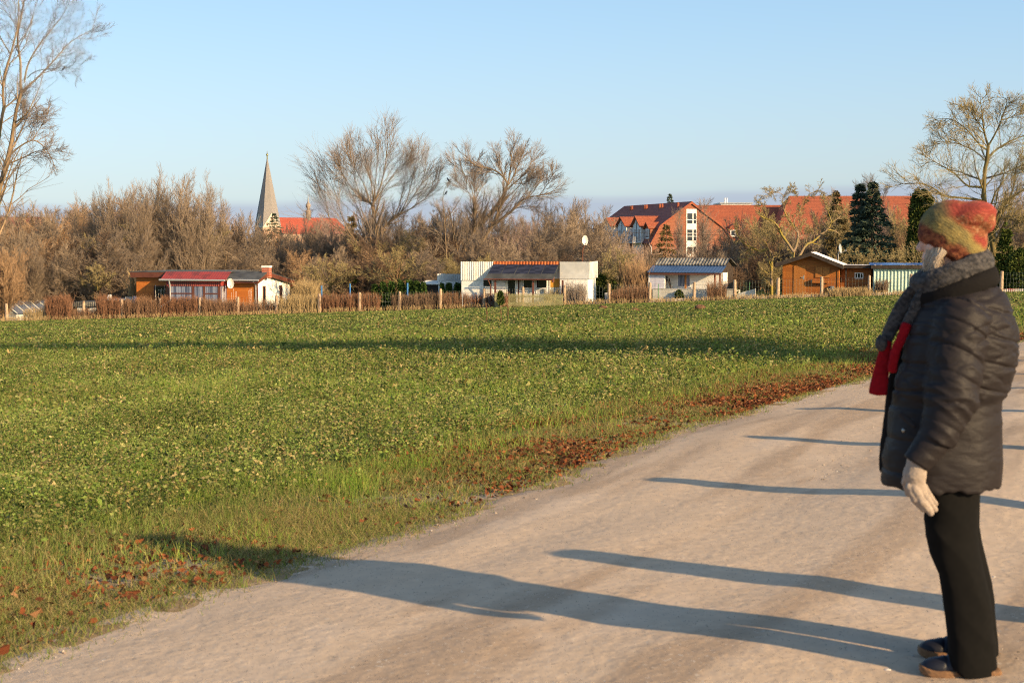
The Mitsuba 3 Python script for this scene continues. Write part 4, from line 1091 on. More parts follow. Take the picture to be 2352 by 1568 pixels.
# dormers with white gables over balconies on the left side
UF = -0.9
for k, (ax, ay, ex, ey) in enumerate(((545, 466, 602, 584), (375, 476, 432, 576), (214, 484, 264, 578))):
    (wa, za), (we, ze_) = side_wz(FB, bx(ax), by(ay), UF), side_wz(FB, bx(ex), by(ey), UF)
    hw = wa - we
    ui = K0[0] + (za - K0[1]) / (PK[1] - K0[1]) * (PK[0] - K0[0])
    dm = add('dormer', FB.prism([(wa - hw + 0.5, E0[1] - 3.0), (wa + hw - 0.5, E0[1] - 3.0), (wa + hw - 0.5, ze_ + 0.3), (wa, za - 0.3), (wa - hw + 0.5, ze_ + 0.3)], UF + 0.35, K0[0], axis='u'), 'mat_far_white', hb)
    add('dormer_roof', cat_mesh([FB.slab((UF - 0.1, wa - hw, ze_), (ui, wa - hw, ze_), (ui, wa, za), (UF - 0.1, wa, za), 0.2), FB.slab((UF - 0.1, wa + 0.003, za), (ui, wa + 0.003, za), (ui, wa + hw, ze_), (UF - 0.1, wa + hw, ze_), 0.2)]), 'mat_roof_tile', dm)
    zb_ = side_wz(FB, bx(590), by(766), UF)[1]
    add('timber_post', FB.box(UF + 0.29, UF + 0.345, wa - 0.12, wa + 0.12, zb_, za - 0.4), 'mat_dark_wood', dm)
    for s_ in (-1, 1):
        add('window', FB.box(UF + 0.30, UF + 0.345, wa + s_ * hw * 0.42 - 0.45, wa + s_ * hw * 0.42 + 0.45, zb_ + 0.2, zb_ + 2.3), 'mat_dark_glass', dm)
    bal = add('balcony', FB.box(UF - 1.3, UF + 0.34, wa - hw - 0.2, wa + hw - 0.1, zb_ - 0.2, zb_), 'mat_concrete', hb)
    n = 16
    add('railing', cat_mesh([FB.box(UF - 1.28, UF - 1.24, wa - hw - 0.15 + (2 * hw) * i / n, wa - hw - 0.07 + 2 * hw * i / n, zb_ + 0.002, zb_ + 1.0) for i in range(n)]
                            + [FB.box(UF - 1.32, UF - 1.22, wa - hw - 0.2, wa + hw - 0.1, zb_ + 1.002, zb_ + 1.08)]
                            + [FB.box(UF - 1.2 + 0.2 * i, UF - 1.14 + 0.2 * i, wa - hw - 0.18, wa - hw - 0.13, zb_ + 0.002, zb_ + 1.0) for i in range(7)]), 'mat_rail', bal)
    for s_ in (-1, 1):
        wq = add('window', FB.box(-0.06, -0.002, wa + s_ * hw * 0.5 - 0.6, wa + s_ * hw * 0.5 + 0.6, zb_ - 3.0, zb_ - 0.7), 'mat_far_white', hb)
        add('pane', FB.box(-0.08, -0.062, wa + s_ * hw * 0.5 - 0.5, wa + s_ * hw * 0.5 + 0.5, zb_ - 2.9, zb_ - 1.4), 'mat_dark_glass', wq)
(wa, za), (we, ze_) = side_wz(FB, bx(682), by(535), -0.1), side_wz(FB, bx(716), by(606), -0.1)
hw = wa - we
dm = add('dormer', FB.prism([(wa - hw + 0.2, E0[1]), (wa + hw - 0.2, E0[1]), (wa + hw - 0.2, ze_ + 0.2), (wa, za - 0.2), (wa - hw + 0.2, ze_ + 0.2)], 0.0, K0[0] + 1, axis='u'), 'mat_brick', hb)
add('dormer_roof', cat_mesh([FB.slab((-0.4, wa - hw, ze_), (K0[0] + 1.5, wa - hw, ze_), (K0[0] + 1.5, wa, za), (-0.4, wa, za), 0.2), FB.slab((-0.4, wa + .003, za), (K0[0] + 1.5, wa + .003, za), (K0[0] + 1.5, wa + hw, ze_), (-0.4, wa + hw, ze_), 0.2)]), 'mat_roof_tile', dm)
wq = add('window', FB.box(-0.08, -0.002, wa - 0.9, wa + 0.9, E0[1] + 0.6, ze_ - 0.1), 'mat_far_white', dm)
add('pane', FB.box(-0.10, -0.082, wa - 0.7, wa + 0.7, E0[1] + 0.8, ze_ - 0.3), 'mat_dark_glass', wq)
dp = G(745, 800)
add('downpipe', tube([FB.p(-0.5, -0.1, E0[1] - 0.3), FB.p(-0.1, -0.12, E0[1] - 1.0), FB.p(-0.1, -0.12, 0)], 0.09, 6), 'mat_far_white', hb)


def long_house(name, label, x0, x1, yr, ye, d, depth, wall, roof, hip=0.0, a=0.0):
    """A long house side on: ridge from photo column x0 to x1 at row yr, eaves at row ye."""
    p, q = at(x0, yr, d + depth / 2), at(x1, yr, d + depth / 2)
    e = at((x0 + x1) / 2, ye, d)
    F = Frame([p[0], d, -7.0], a)
    L, zr, ze = q[0] - p[0], p[2] + 7, e[2] + 7
    t = thing(name, label, 'building')
    add('wall', F.box(0, L, 0.3, depth - 0.3, 0, ze), wall, t)
    r = add('roof', cat_mesh([F.slab((-hip - 0.3, -0.2, ze), (L + 0.3, -0.2, ze), (L + 0.3, depth / 2, zr), (-0.3, depth / 2, zr), 0.25),
                              F.slab((-0.3, depth / 2 + .003, zr), (L + 0.3, depth / 2 + .003, zr), (L + 0.3, depth + 0.2, ze), (-hip - 0.3, depth + 0.2, ze), 0.25)]), roof, t)
    if hip:
        v = np.array([F.p(-hip - 0.3, -0.2, ze - .02), F.p(-hip - 0.3, depth + 0.2, ze - .02), F.p(-0.32, depth / 2, zr - .02)])
        add('hip', (np.vstack([v, v - [0, 0, 0.2]]), np.array([[0, 2, 1], [3, 4, 5], [0, 1, 4], [0, 4, 3], [1, 2, 5], [1, 5, 4], [2, 0, 3], [2, 3, 5]])), roof, t)
    else:
        add('gable', F.prism([(0.3, ze), (depth - 0.3, ze), (depth / 2, zr - 0.3)], 0.0, 0.2, axis='u'), wall, t)
    return t, F, L, zr, ze


t, F, L, zr, ze = long_house('brick_wing', 'long low tiled wing with a dormer, right of the brick gable', 1600, 1830, 471, 563, 292, 22, 'mat_brick', 'mat_roof_tile')
q0, q1 = at(1676, 520, 293), at(1703, 544, 293)
u0, u1 = q0[0] - F.o[0], q1[0] - F.o[0]
dm = add('dormer', F.prism([(u0, q1[2] + 7), (u1, q1[2] + 7), (u1, q0[2] + 7), ((u0 + u1) / 2, at(1690, 513, 293)[2] + 7), (u0, q0[2] + 7)], 1.0, 6.0), 'mat_roof_tile', t)
w_ = add('window', F.box(u0 + 0.1, u1 - 0.1, 0.9, 0.998, q1[2] + 7.05, at(1690, 528, 293)[2] + 7), 'mat_far_white', dm)
for k in range(2):
    add('pane', F.box(u0 + 0.3 + k * (u1 - u0 - 0.3) / 2, u0 + 0.3 + k * (u1 - u0 - 0.3) / 2 + (u1 - u0) / 2 - 0.45, 0.87, 0.898, q1[2] + 7.3, at(1690, 530, 293)[2] + 7), 'mat_dark_glass', w_)
long_house('tiled_hall', 'long hall with bright orange tiled roof behind the gnarled fruit tree', 1816, 2130, 450, 548, 286, 26, 'mat_brick', 'mat_roof_tile', hip=5.0)
fl = thing('flat_roofed_block', 'white flat roofed block with two thin chimney pipes behind the tiled wing', 'building')
p0, p1 = at(1656, 465.5, 325), at(1726, 480, 325)
add('wall', hexa([[p0[0], 325, -7], [p1[0], 325, -7], [p1[0], 335, -7], [p0[0], 335, -7]], [[p0[0], 325, p0[2] - .25], [p1[0], 325, p0[2] - .25], [p1[0], 335, p0[2] - .25], [p0[0], 335, p0[2] - .25]]), 'mat_far_white', fl)
add('roof', hexa([[p0[0] - .3, 324.7, p0[2] - .248], [p1[0] + .3, 324.7, p0[2] - .248], [p1[0] + .3, 335.3, p0[2] - .248], [p0[0] - .3, 335.3, p0[2] - .248]], [[p0[0] - .3, 324.7, p0[2]], [p1[0] + .3, 324.7, p0[2]], [p1[0] + .3, 335.3, p0[2]], [p0[0] - .3, 335.3, p0[2]]]), 'mat_zinc', fl)
for px in (1665, 1670):
    c = at(px, 465, 328)
    add('chimney_pipe', tube([[c[0], 328, p0[2]], [c[0], 328, at(px, 455, 328)[2]]], 0.16, 8), 'mat_far_white', fl, smooth=40)
long_house('distant_house', 'distant long house with dull red roof beyond the thicket at the left', -60, 108, 498, 530, 420, 14, 'mat_brick', 'mat_roof_tile_old')

# ---- church: tower with a steep helm roof, nave, ridge turret ----
kx, ky = (lambda x: 517 + 0.2014 * x), (lambda y: 316 + 0.2014 * y)
DC = 720.0
c0 = at(kx(430), ky(1020), DC)
FA = Frame([c0[0], c0[1], -8.0], -33.5)
W = 9.5
zc = c0[2] + 8
zp = at(603, 487, DC + 3)[2] + 8
zt_ = at(608.6, 359, DC + 7)[2] + 8
hc = thing('church', 'brick church with a tall pale grey pointed spire and bright red nave roof', 'church')
add('tower', FA.box(0, W, 0, W, 0, zc), 'mat_tower_brick', hc)
gbl = [FA.prism([(0.15, zc + .002), (W - 0.15, zc + .002), (W / 2, zp - 0.3)], 0.05, 0.5), FA.prism([(0.15, zc + .002), (W - 0.15, zc + .002), (W / 2, zp - 0.3)], 0.05, 0.5, axis='u'),
       FA.prism([(0.15, zc + .002), (W - 0.15, zc + .002), (W / 2, zp - 0.3)], W - 0.5, W - 0.05, axis='u')]
gb = add('tower_gable', cat_mesh(gbl), 'mat_niche', hc)
for (s_, axis) in ((0, 'w'), (0, 'u')):
    for k, hgt in ((-2.4, 0.40), (0.0, 0.80), (2.4, 0.40)):
        u = W / 2 + k
        add('blind_niche', FA.prism([(u - 0.55, zc + 0.6), (u + 0.55, zc + 0.6), (u + 0.55, zc + (zp - zc) * hgt * 0.7), (u, zc + (zp - zc) * hgt * 0.82), (u - 0.55, zc + (zp - zc) * hgt * 0.7)], 0.0, 0.048, axis=axis), 'mat_tower_brick', gb)
ap = FA.p(W / 2, W / 2, zt_)
cor = [FA.p(0, 0, zc), FA.p(W, 0, zc), FA.p(W, W, zc), FA.p(0, W, zc)]
mid = [FA.p(W / 2, -0.05, zp), FA.p(W + 0.05, W / 2, zp), FA.p(W / 2, W + 0.05, zp), FA.p(-0.05, W / 2, zp)]
V = np.array([ap] + cor + mid)
fcs = []
for k in range(4):
    fcs += [[0, 1 + k, 5 + k], [0, 5 + (k + 3) % 4, 1 + k]]
add('spire', (V, np.array(fcs)), 'mat_spire', hc)
tip = at(608.6, 347, DC + 7)[2] + 8
add('finial', cat_mesh([tube([FA.p(W / 2, W / 2, zt_ - 1.5), FA.p(W / 2, W / 2, tip)], [0.35, 0.08], 6, 4), trimesh.creation.icosphere(subdivisions=2, radius=0.55).apply_translation(FA.p(W / 2, W / 2, zt_ + 0.6))]), 'mat_gold', hc)
zr_n, ze_n = at(700, 500, DC + 18)[2] + 8, at(700, 537, DC + 12)[2] + 8
NL = 33.0; ND = 15.0; off = -2.2
add('nave_wall', FA.box(W + 0.01, W + NL, off + 0.3, off + ND - 0.3, 0, ze_n), 'mat_tower_brick', hc)
nr = add('nave_roof', cat_mesh([FA.slab((W - 0.5, off, ze_n), (W + NL + 3, off, ze_n), (W + NL - 1.2, off + ND / 2, zr_n), (W - 0.5, off + ND / 2, zr_n), 0.3), FA.slab((W - 0.5, off + ND / 2 + .01, zr_n), (W + NL - 1.2, off + ND / 2 + .01, zr_n), (W + NL + 3, off + ND, ze_n), (W - 0.5, off + ND, ze_n), 0.3)]), 'mat_roof_red', hc)
tc = None
for u in np.linspace(W, W + NL, 200):
    q = FA.p(u, off + ND / 2, zr_n)
    if 1176 + q[0] / q[1] * FOCAL >= 709.3:
        tc = u; break
zz = lambda y: at(709, y, DC + 20)[2] + 8
pr = np.array([[1.25, zz(507)], [1.25, zz(488)], [1.35, zz(487)], [1.4, zz(484)], [0.75, zz(482)], [0.8, zz(478)], [1.25, zz(474)], [1.2, zz(470)], [0.6, zz(466.5)], [0.28, zz(462)], [0.05, zz(446)], [0.001, zz(445.5)]])
m = trimesh.creation.revolve(pr, sections=10); m.apply_translation(FA.p(tc, off + ND / 2, 0))
add('ridge_turret', m, 'mat_copper', hc, smooth=50)

# ---- far wood along the horizon: reads as one mass ----
g = np.random.default_rng(71)
parts = []
for k in range(150):
    d = g.uniform(175, 250); px = -120 + 2600 * (k + g.random()) / 150
    top = np.interp(px, [0, 540, 600, 700, 1000, 1300, 1480, 1700, 1790, 2100, 2400], [510, 530, 548, 545, 522, 515, 560, 566, 560, 545, 525]) + g.uniform(-8, 10)
    q = at(px, top, d); z0 = float(ground(q[0], d)) - 0.3; H = q[2] - z0
    n = 90
    a, r = g.uniform(0, 6.28, n), g.random(n) ** 0.5 * H * 0.45
    b = np.stack([q[0] + r * np.cos(a) * 0.4, d + r * np.sin(a) * 0.4, np.full(n, z0)], 1)
    e = np.stack([q[0] + r * np.cos(a), d + r * np.sin(a), z0 + H * g.uniform(0.5, 1.0, n) * (1 - 0.35 * (r / (H * 0.45)) ** 2)], 1)
    P = b[:, None] + (e - b)[:, None] * np.linspace(0, 1, 4)[None, :, None]
    P[:, 1:3] += g.normal(0, 0.12, (n, 2, 3))
    R = np.linspace(0.05, 0.02, 4)[None] * np.ones((n, 1))
    tw = sprout(P, R, 8, 0.2, 1.0, 32, 0.30, 2, 0.10, 0.15, 0.6, 0.018, 300 + k)
    parts += [(P, R, 3), (*tw, 3)]
add('far_wood', tubes(parts), diffuse('mat_far_twig', 0.28, 0.20, 0.155))
tag('far_wood', 'distant leafless wood along the horizon', 'wood', kind='stuff')
# ================================================================ trees, shrubs and hedges (all leafless but the evergreens)
def bark(key, a, b, scale=2.0):
    return diffuse(key, mottled(a, b, scale, 3, 0.35, 0.65))


bark('mat_bark_pale', (0.34, 0.24, 0.15), (0.24, 0.17, 0.11))
bark('mat_bark_willow', (0.27, 0.19, 0.12), (0.18, 0.13, 0.085))
bark('mat_bark_lichen', (0.22, 0.17, 0.07), (0.12, 0.10, 0.055), 1.2)
bark('mat_bark_gnarled', (0.26, 0.19, 0.13), (0.30, 0.23, 0.06), 0.9)
bark('mat_bark_birch', (0.55, 0.48, 0.42), (0.22, 0.16, 0.12), 3)
diffuse('mat_twig_grey', 0.225, 0.18, 0.15)
diffuse('mat_twig_brown', 0.275, 0.212, 0.158)
diffuse('mat_twig_rust', 0.31, 0.20, 0.12)
diffuse('mat_twig_olive', 0.28, 0.225, 0.115)
diffuse('mat_twig_dark', 0.17, 0.115, 0.08)
diffuse('mat_twig_violet', 0.28, 0.205, 0.18)
diffuse('mat_straw', 0.36, 0.265, 0.14)


def limbs(lines, d, seed, spread=1.5, thin=0.5):
    """Lines of photo spots -> limbs with depth: each wanders to the front or the back of the tree."""
    g = np.random.default_rng(seed)
    out = []
    for pts, r0, r1 in lines:
        k = len(pts)
        off = np.linspace(0, 1, k) * g.uniform(-1, 1) * spread
        out.append((np.array([at(x, y, d + o) for (x, y), o in zip(pts, off)]), r0 * thin, max(r1 * thin, 0.012)))
    return polyline_set(out, 14)


def grow(P, R, specs, seed):
    """specs: for each order of branches (count, t0, t1, angle, length, segments, up, wiggle, radius ratio, least radius)."""
    levels = []
    src = (P, R)
    for k, (n, t0, t1, a, L, sg, up, wg, rr, rm) in enumerate(specs):
        src = sprout(*src, n, t0, t1, a, L, sg, up, wg, rr, rm, seed + k)
        levels.append(src)
    return levels


def tree(name, label, cat, P, R, specs, seed, bark_mat, twig_mat, group=None, sides=(8, 5, 3, 3, 3), first_twig=2):
    t = thing(name, label, cat, group)
    lv = grow(P, R, specs, seed)
    add('trunk', tubes([(P, R, sides[0])] + [(a, b, sides[k + 1]) for k, (a, b) in enumerate(lv[:first_twig - 1])]), bark_mat, t, smooth=60)
    add('crown', tubes([(a, b, sides[min(k + first_twig, 4)]) for k, (a, b) in enumerate(lv[first_twig - 1:])]), twig_mat, t)
    return t


FINE = 0.0085                                                        # least radius of a twig

# ---- tall poplar at the left edge ----
d = 112
P, R = limbs([
    ([(-14, 700), (-12, 560), (-8, 470), (0, 430), (12, 383), (23, 342), (31, 299), (33, 271), (40, 243), (48, 215)], 0.48, 0.21),
    ([(48, 215), (47, 187), (47, 140), (40, 97), (47, 47), (58, -20), (64, -90)], 0.19, 0.03),
    ([(49, 211), (81, 184), (106, 159), (134, 128), (162, 97), (199, 75), (228, 60)], 0.15, 0.02),
    ([(56, 190), (62, 156), (84, 112), (118, 69), (150, 25), (168, -25)], 0.13, 0.02),
    ([(-12, 420), (0, 299), (5, 268), (9, 249), (6, 199), (12, 168), (25, 125), (31, 100), (44, 40), (40, -40)], 0.30, 0.04),
    ([(9, 249), (30, 232), (48, 212)], 0.12, 0.08),
    ([(28, 352), (62, 327), (75, 322), (103, 339), (118, 364), (128, 390)], 0.13, 0.025),
    ([(25, 374), (56, 361), (81, 349), (108, 343), (135, 346)], 0.11, 0.02),
    ([(31, 297), (53, 274), (62, 252)], 0.12, 0.05),
    ([(62, 180), (81, 165), (106, 159), (125, 158), (146, 153), (190, 153)], 0.07, 0.012),
    ([(62, 327), (76, 290), (90, 262)], 0.05, 0.01), ([(75, 322), (100, 280), (112, 258)], 0.05, 0.01), ([(14, 380), (-10, 340), (-30, 300)], 0.1, 0.02),
    ([(25, 125), (-5, 70), (-20, 0)], 0.10, 0.02), ([(6, 199), (-15, 150), (-30, 80)], 0.10, 0.02)], d, 3, 2.5)
tree('poplar_tree', 'tall leafless poplar with pale trunk rising out of the top of the picture', 'tree', P, R,
     [(11, 0.22, 0.97, 40, 0.42, 5, 0.10, 0.12, 0.5, 0.016), (8, 0.12, 0.95, 40, 0.6, 4, 0.06, 0.13, 0.55, 0.011), (5, 0.12, 0.9, 38, 0.8, 2, 0.03, 0.14, 0.7, 0.0085)], 31, 'mat_bark_pale', 'mat_twig_grey', sides=(9, 5, 4, 3, 3))

# ---- two old willows standing over the gardens ----
d = 126
P, R = limbs([
    ([(862, 700), (858, 572), (860, 539), (859, 497), (856, 471)], 0.42, 0.30),
    ([(857, 474), (846, 463), (829, 457)], 0.24, 0.12),
    ([(857, 468), (852, 415), (835, 376), (821, 334)], 0.12, 0.02), ([(857, 466), (866, 450), (880, 404), (888, 356), (891, 300)], 0.15, 0.02),
    ([(858, 468), (862, 420), (868, 360), (872, 318)], 0.11, 0.02), ([(850, 464), (834, 420), (806, 372), (790, 340)], 0.11, 0.02), ([(858, 466), (890, 420), (925, 372), (938, 350)], 0.10, 0.02),
    ([(830, 457), (806, 430), (785, 395), (778, 372)], 0.08, 0.015), ([(830, 457), (815, 410), (803, 350)], 0.07, 0.015),
    ([(862, 560), (869, 541), (891, 513), (919, 490)], 0.30, 0.18),
    ([(919, 490), (936, 455), (953, 384), (962, 345)], 0.11, 0.015), ([(918, 492), (950, 450), (975, 400), (978, 370)], 0.10, 0.015), ([(910, 497), (960, 468), (1000, 432), (1012, 412)], 0.09, 0.015), ([(905, 500), (925, 440), (932, 385)], 0.09, 0.015),
    ([(855, 585), (846, 539), (824, 483), (787, 404), (779, 376)], 0.12, 0.015), ([(850, 590), (800, 540), (759, 511), (745, 449), (720, 415)], 0.11, 0.015), ([(850, 580), (800, 530), (768, 440), (756, 398)], 0.11, 0.015)], d, 5, 2.5)
tree('willow_tree', 'leafless fan shaped willow nearest the church spire', 'tree', P, R,
     [(12, 0.15, 0.95, 24, 0.60, 6, 0.07, 0.06, 0.5, 0.016), (7, 0.1, 0.9, 26, 0.75, 4, 0.04, 0.07, 0.55, 0.011), (4, 0.1, 0.85, 26, 0.85, 2, 0.02, 0.08, 0.7, 0.0085)], 41, 'mat_bark_willow', 'mat_twig_grey')
d = 124
P, R = limbs([
    ([(1040, 680), (1054, 609), (1082, 541), (1105, 513), (1138, 477), (1161, 438), (1166, 421)], 0.45, 0.22),
    ([(1166, 421), (1144, 396), (1121, 386), (1093, 380), (1076, 369), (1062, 360)], 0.17, 0.04), ([(1166, 424), (1172, 390), (1177, 342), (1182, 325)], 0.14, 0.02), ([(1166, 424), (1150, 385), (1138, 350)], 0.10, 0.02),
    ([(1160, 440), (1177, 424), (1194, 410), (1215, 385), (1222, 355)], 0.14, 0.02), ([(1180, 422), (1205, 418), (1226, 400)], 0.07, 0.015), ([(1168, 425), (1190, 380), (1204, 340)], 0.11, 0.02),
    ([(1090, 640), (1110, 553), (1135, 511), (1152, 471), (1166, 450)], 0.36, 0.16),
    ([(1130, 520), (1150, 505), (1183, 477), (1208, 455), (1239, 449), (1276, 438)], 0.24, 0.04), ([(1176, 482), (1208, 474), (1225, 476), (1240, 488)], 0.09, 0.02),
    ([(1239, 449), (1262, 415), (1272, 395)], 0.07, 0.012), ([(1210, 455), (1232, 420), (1246, 400)], 0.07, 0.012),
    ([(1082, 541), (1090, 511), (1089, 466)], 0.26, 0.18), ([(1089, 468), (1076, 415), (1048, 384), (1030, 368)], 0.09, 0.015), ([(1089, 468), (1091, 420), (1091, 372)], 0.09, 0.015), ([(1089, 468), (1106, 425), (1118, 390)], 0.09, 0.015), ([(1089, 468), (1066, 430), (1040, 415)], 0.07, 0.015)], d, 6, 2.5)
tree('willow_tree', 'leafless twin trunked willow leaning over the white garden house', 'tree', P, R,
     [(15, 0.15, 0.97, 34, 0.50, 6, 0.09, 0.08, 0.5, 0.016), (7, 0.1, 0.9, 28, 0.75, 4, 0.05, 0.08, 0.55, 0.011), (4, 0.1, 0.85, 28, 0.85, 2, 0.02, 0.09, 0.7, 0.0085)], 47, 'mat_bark_willow', 'mat_twig_grey')
P, R = limbs([([(1026, 600), (1020, 497), (1017, 455), (1024, 428), (1030, 418)], 0.12, 0.035), ([(1019, 500), (1000, 470), (992, 440)], 0.06, 0.012), ([(1022, 505), (1050, 470), (1066, 440)], 0.07, 0.012), ([(1024, 432), (1038, 422)], 0.03, 0.012)], 122, 8, 1)
tree('bare_tree', 'thin half dead tree with two crows perched on its top', 'tree', P, R,
     [(8, 0.1, 0.6, 40, 0.35, 4, 0.06, 0.14, 0.42, 0.012), (7, 0.15, 1.0, 40, 0.5, 3, 0.04, 0.15, 0.5, 0.010), (5, 0.1, 1.0, 40, 0.5, 2, 0.02, 0.16, 0.6, FINE)], 53, 'mat_bark_willow', 'mat_twig_brown')

# ---- gnarled fruit tree behind the log cabin, and its neighbour ----
P, R = limbs([
    ([(1822, 680), (1820, 600), (1822, 577)], 0.32, 0.26),
    ([(1822, 578), (1808, 557), (1793, 535), (1787, 521), (1773, 507), (1751, 499), (1744, 492)], 0.21, 0.09),
    ([(1822, 578), (1829, 563), (1832, 549), (1833, 537), (1826, 521), (1816, 511), (1804, 491), (1798, 468), (1800, 450)], 0.22, 0.04),
    ([(1826, 520), (1824, 510), (1836, 487), (1850, 465)], 0.08, 0.02), ([(1833, 545), (1850, 535), (1858, 520)], 0.09, 0.03),
    ([(1826, 600), (1838, 586), (1844, 573), (1856, 559), (1868, 555), (1884, 539), (1902, 527), (1910, 511), (1926, 501), (1935, 485)], 0.22, 0.05),
    ([(1902, 528), (1924, 535), (1932, 552)], 0.10, 0.03), ([(1910, 511), (1900, 480), (1890, 455)], 0.08, 0.015), ([(1800, 450), (1780, 440), (1750, 455)], 0.04, 0.012), ([(1800, 452), (1812, 435), (1835, 445)], 0.04, 0.012),
    ([(1836, 487), (1855, 450), (1880, 438), (1905, 452)], 0.05, 0.012), ([(1760, 503), (1748, 480), (1740, 462)], 0.05, 0.012)], 106, 9, 1.6)
tree('fruit_tree', 'old gnarled leafless fruit tree behind the brown log cabin', 'tree', P, R,
     [(11, 0.25, 1.0, 55, 0.38, 5, 0.10, 0.26, 0.45, 0.016), (9, 0.15, 1.0, 50, 0.55, 4, 0.05, 0.26, 0.55, 0.012), (6, 0.1, 1.0, 50, 0.6, 3, 0.02, 0.26, 0.7, 0.0095)], 59, 'mat_bark_gnarled', 'mat_twig_olive')
P, R = limbs([([(1772, 690), (1772, 610), (1775, 590)], 0.24, 0.18), ([(1775, 592), (1772, 580), (1759, 572), (1747, 577), (1730, 570), (1712, 562), (1700, 545)], 0.15, 0.05), ([(1700, 548), (1690, 530), (1688, 505)], 0.06, 0.015),
              ([(1773, 600), (1760, 560), (1740, 530)], 0.10, 0.02), ([(1730, 571), (1720, 590), (1700, 600)], 0.06, 0.015), ([(1776, 600), (1790, 580), (1792, 560)], 0.08, 0.02)], 109, 10, 1.5)
tree('fruit_tree', 'old fruit tree with a crooked yellow lichened limb beside the blue roofed cabin', 'tree', P, R,
     [(10, 0.2, 1.0, 55, 0.40, 5, 0.06, 0.25, 0.40, 0.015), (8, 0.15, 1.0, 50, 0.5, 4, 0.04, 0.25, 0.5, 0.010), (6, 0.1, 1.0, 50, 0.5, 3, 0.0, 0.25, 0.6, FINE)], 61, 'mat_bark_gnarled', 'mat_twig_olive')

# ---- walnut behind the woman, at the right ----
P, R = limbs([
    ([(2292, 690), (2286, 610), (2276, 537), (2266, 490), (2260, 450), (2261, 398), (2267, 367), (2270, 335)], 0.50, 0.22),
    ([(2270, 335), (2261, 304), (2255, 260), (2251, 217)], 0.17, 0.025),
    ([(2260, 462), (2215, 455), (2168, 450), (2150, 436), (2112, 421), (2056, 424)], 0.19, 0.025), ([(2262, 430), (2230, 429), (2188, 395), (2147, 372), (2112, 352)], 0.18, 0.025),
    ([(2268, 345), (2258, 339), (2216, 294), (2178, 273), (2136, 278)], 0.14, 0.02), ([(2262, 305), (2235, 265), (2215, 240)], 0.09, 0.02), ([(2266, 372), (2225, 340), (2170, 325), (2140, 330)], 0.11, 0.02),
    ([(2270, 335), (2300, 276), (2312, 240), (2310, 225)], 0.14, 0.02), ([(2268, 365), (2286, 346), (2335, 318), (2400, 300)], 0.17, 0.03), ([(2300, 276), (2340, 262), (2370, 240)], 0.08, 0.02),
    ([(2280, 560), (2289, 499), (2314, 464), (2345, 440), (2380, 420)], 0.28, 0.08), ([(2314, 464), (2330, 420), (2335, 380), (2350, 345)], 0.14, 0.03), ([(2289, 500), (2330, 505), (2360, 510)], 0.12, 0.04),
    ([(2262, 410), (2300, 400), (2350, 380), (2400, 370)], 0.14, 0.03), ([(2275, 535), (2240, 520), (2210, 500)], 0.08, 0.02)], 112, 12, 2.6)
tree('walnut_tree', 'broad leafless walnut tree rising behind the woman with the knitted hat', 'tree', P, R,
     [(15, 0.2, 0.97, 46, 0.44, 5, 0.07, 0.18, 0.5, 0.022), (9, 0.12, 0.95, 40, 0.65, 4, 0.06, 0.14, 0.6, 0.014), (4, 0.15, 0.9, 36, 0.95, 2, 0.07, 0.12, 0.7, 0.0095)], 67, 'mat_bark_lichen', 'mat_twig_olive')

# ---- low spreading apple trees between the garden houses ----
def apple(px, base, top, left, right, d, seed, label):
    g = np.random.default_rng(seed)
    f = (px + g.uniform(-4, 4), base - (base - top) * 0.25)
    lines = [([(px, base + 20), (px, base), f], 0.20, 0.17)]
    for k in range(8):
        e = left + (right - left) * (k + 0.5) / 8
        h = top + (base - top) * (0.12 + 0.45 * abs((e - px) / (right - left) * 2) ** 1.5) + g.uniform(-5, 5)
        lines.append(([f, (f[0] + (e - f[0]) * 0.45, f[1] + (h - f[1]) * 0.35 + g.uniform(-5, 3)), (f[0] + (e - f[0]) * 0.8, f[1] + (h - f[1]) * 0.75), (e, h)], 0.10, 0.02))
    P, R = limbs(lines, d, seed, 2.4)
    tree('apple_tree', label, 'tree', P, R, [(11, 0.25, 1.0, 50, 0.42, 4, 0.07, 0.22, 0.42, 0.014), (9, 0.15, 1.0, 46, 0.5, 3, 0.05, 0.22, 0.5, 0.010), (6, 0.1, 1.0, 46, 0.5, 2, 0.03, 0.2, 0.6, FINE)], seed, 'mat_bark_lichen', 'mat_twig_olive')


apple(914, 676, 566, 820, 1008, 108, 71, 'wide low apple tree over the green thujas left of the white garden house')
apple(757, 676, 588, 682, 830, 109, 72, 'low apple tree behind the two leftmost blue poles')
apple(1424, 676, 572, 1362, 1490, 108, 73, 'low apple tree between the white house and the blue roofed cabin')
apple(1960, 640, 560, 1890, 2080, 108, 74, 'tangled fruit tree behind the brown cabin annex')
apple(2120, 640, 545, 2050, 2190, 107, 75, 'bent fruit tree behind the green corrugated shed')
apple(222, 690, 598, 180, 262, 113, 76, 'yellow lichened shrub tree behind the whitewashed stone shed')

# ---- thicket: each shrub its own, five grown kinds set out with turns and sizes ----
SHRUB, PLACED = {}, {}


def fd(px, back):
    """Distance of a spot this far behind the fence line, at this photo column."""
    s = (px - 1176) / FOCAL
    return 100.4 / (1 + 0.206 * s) + back



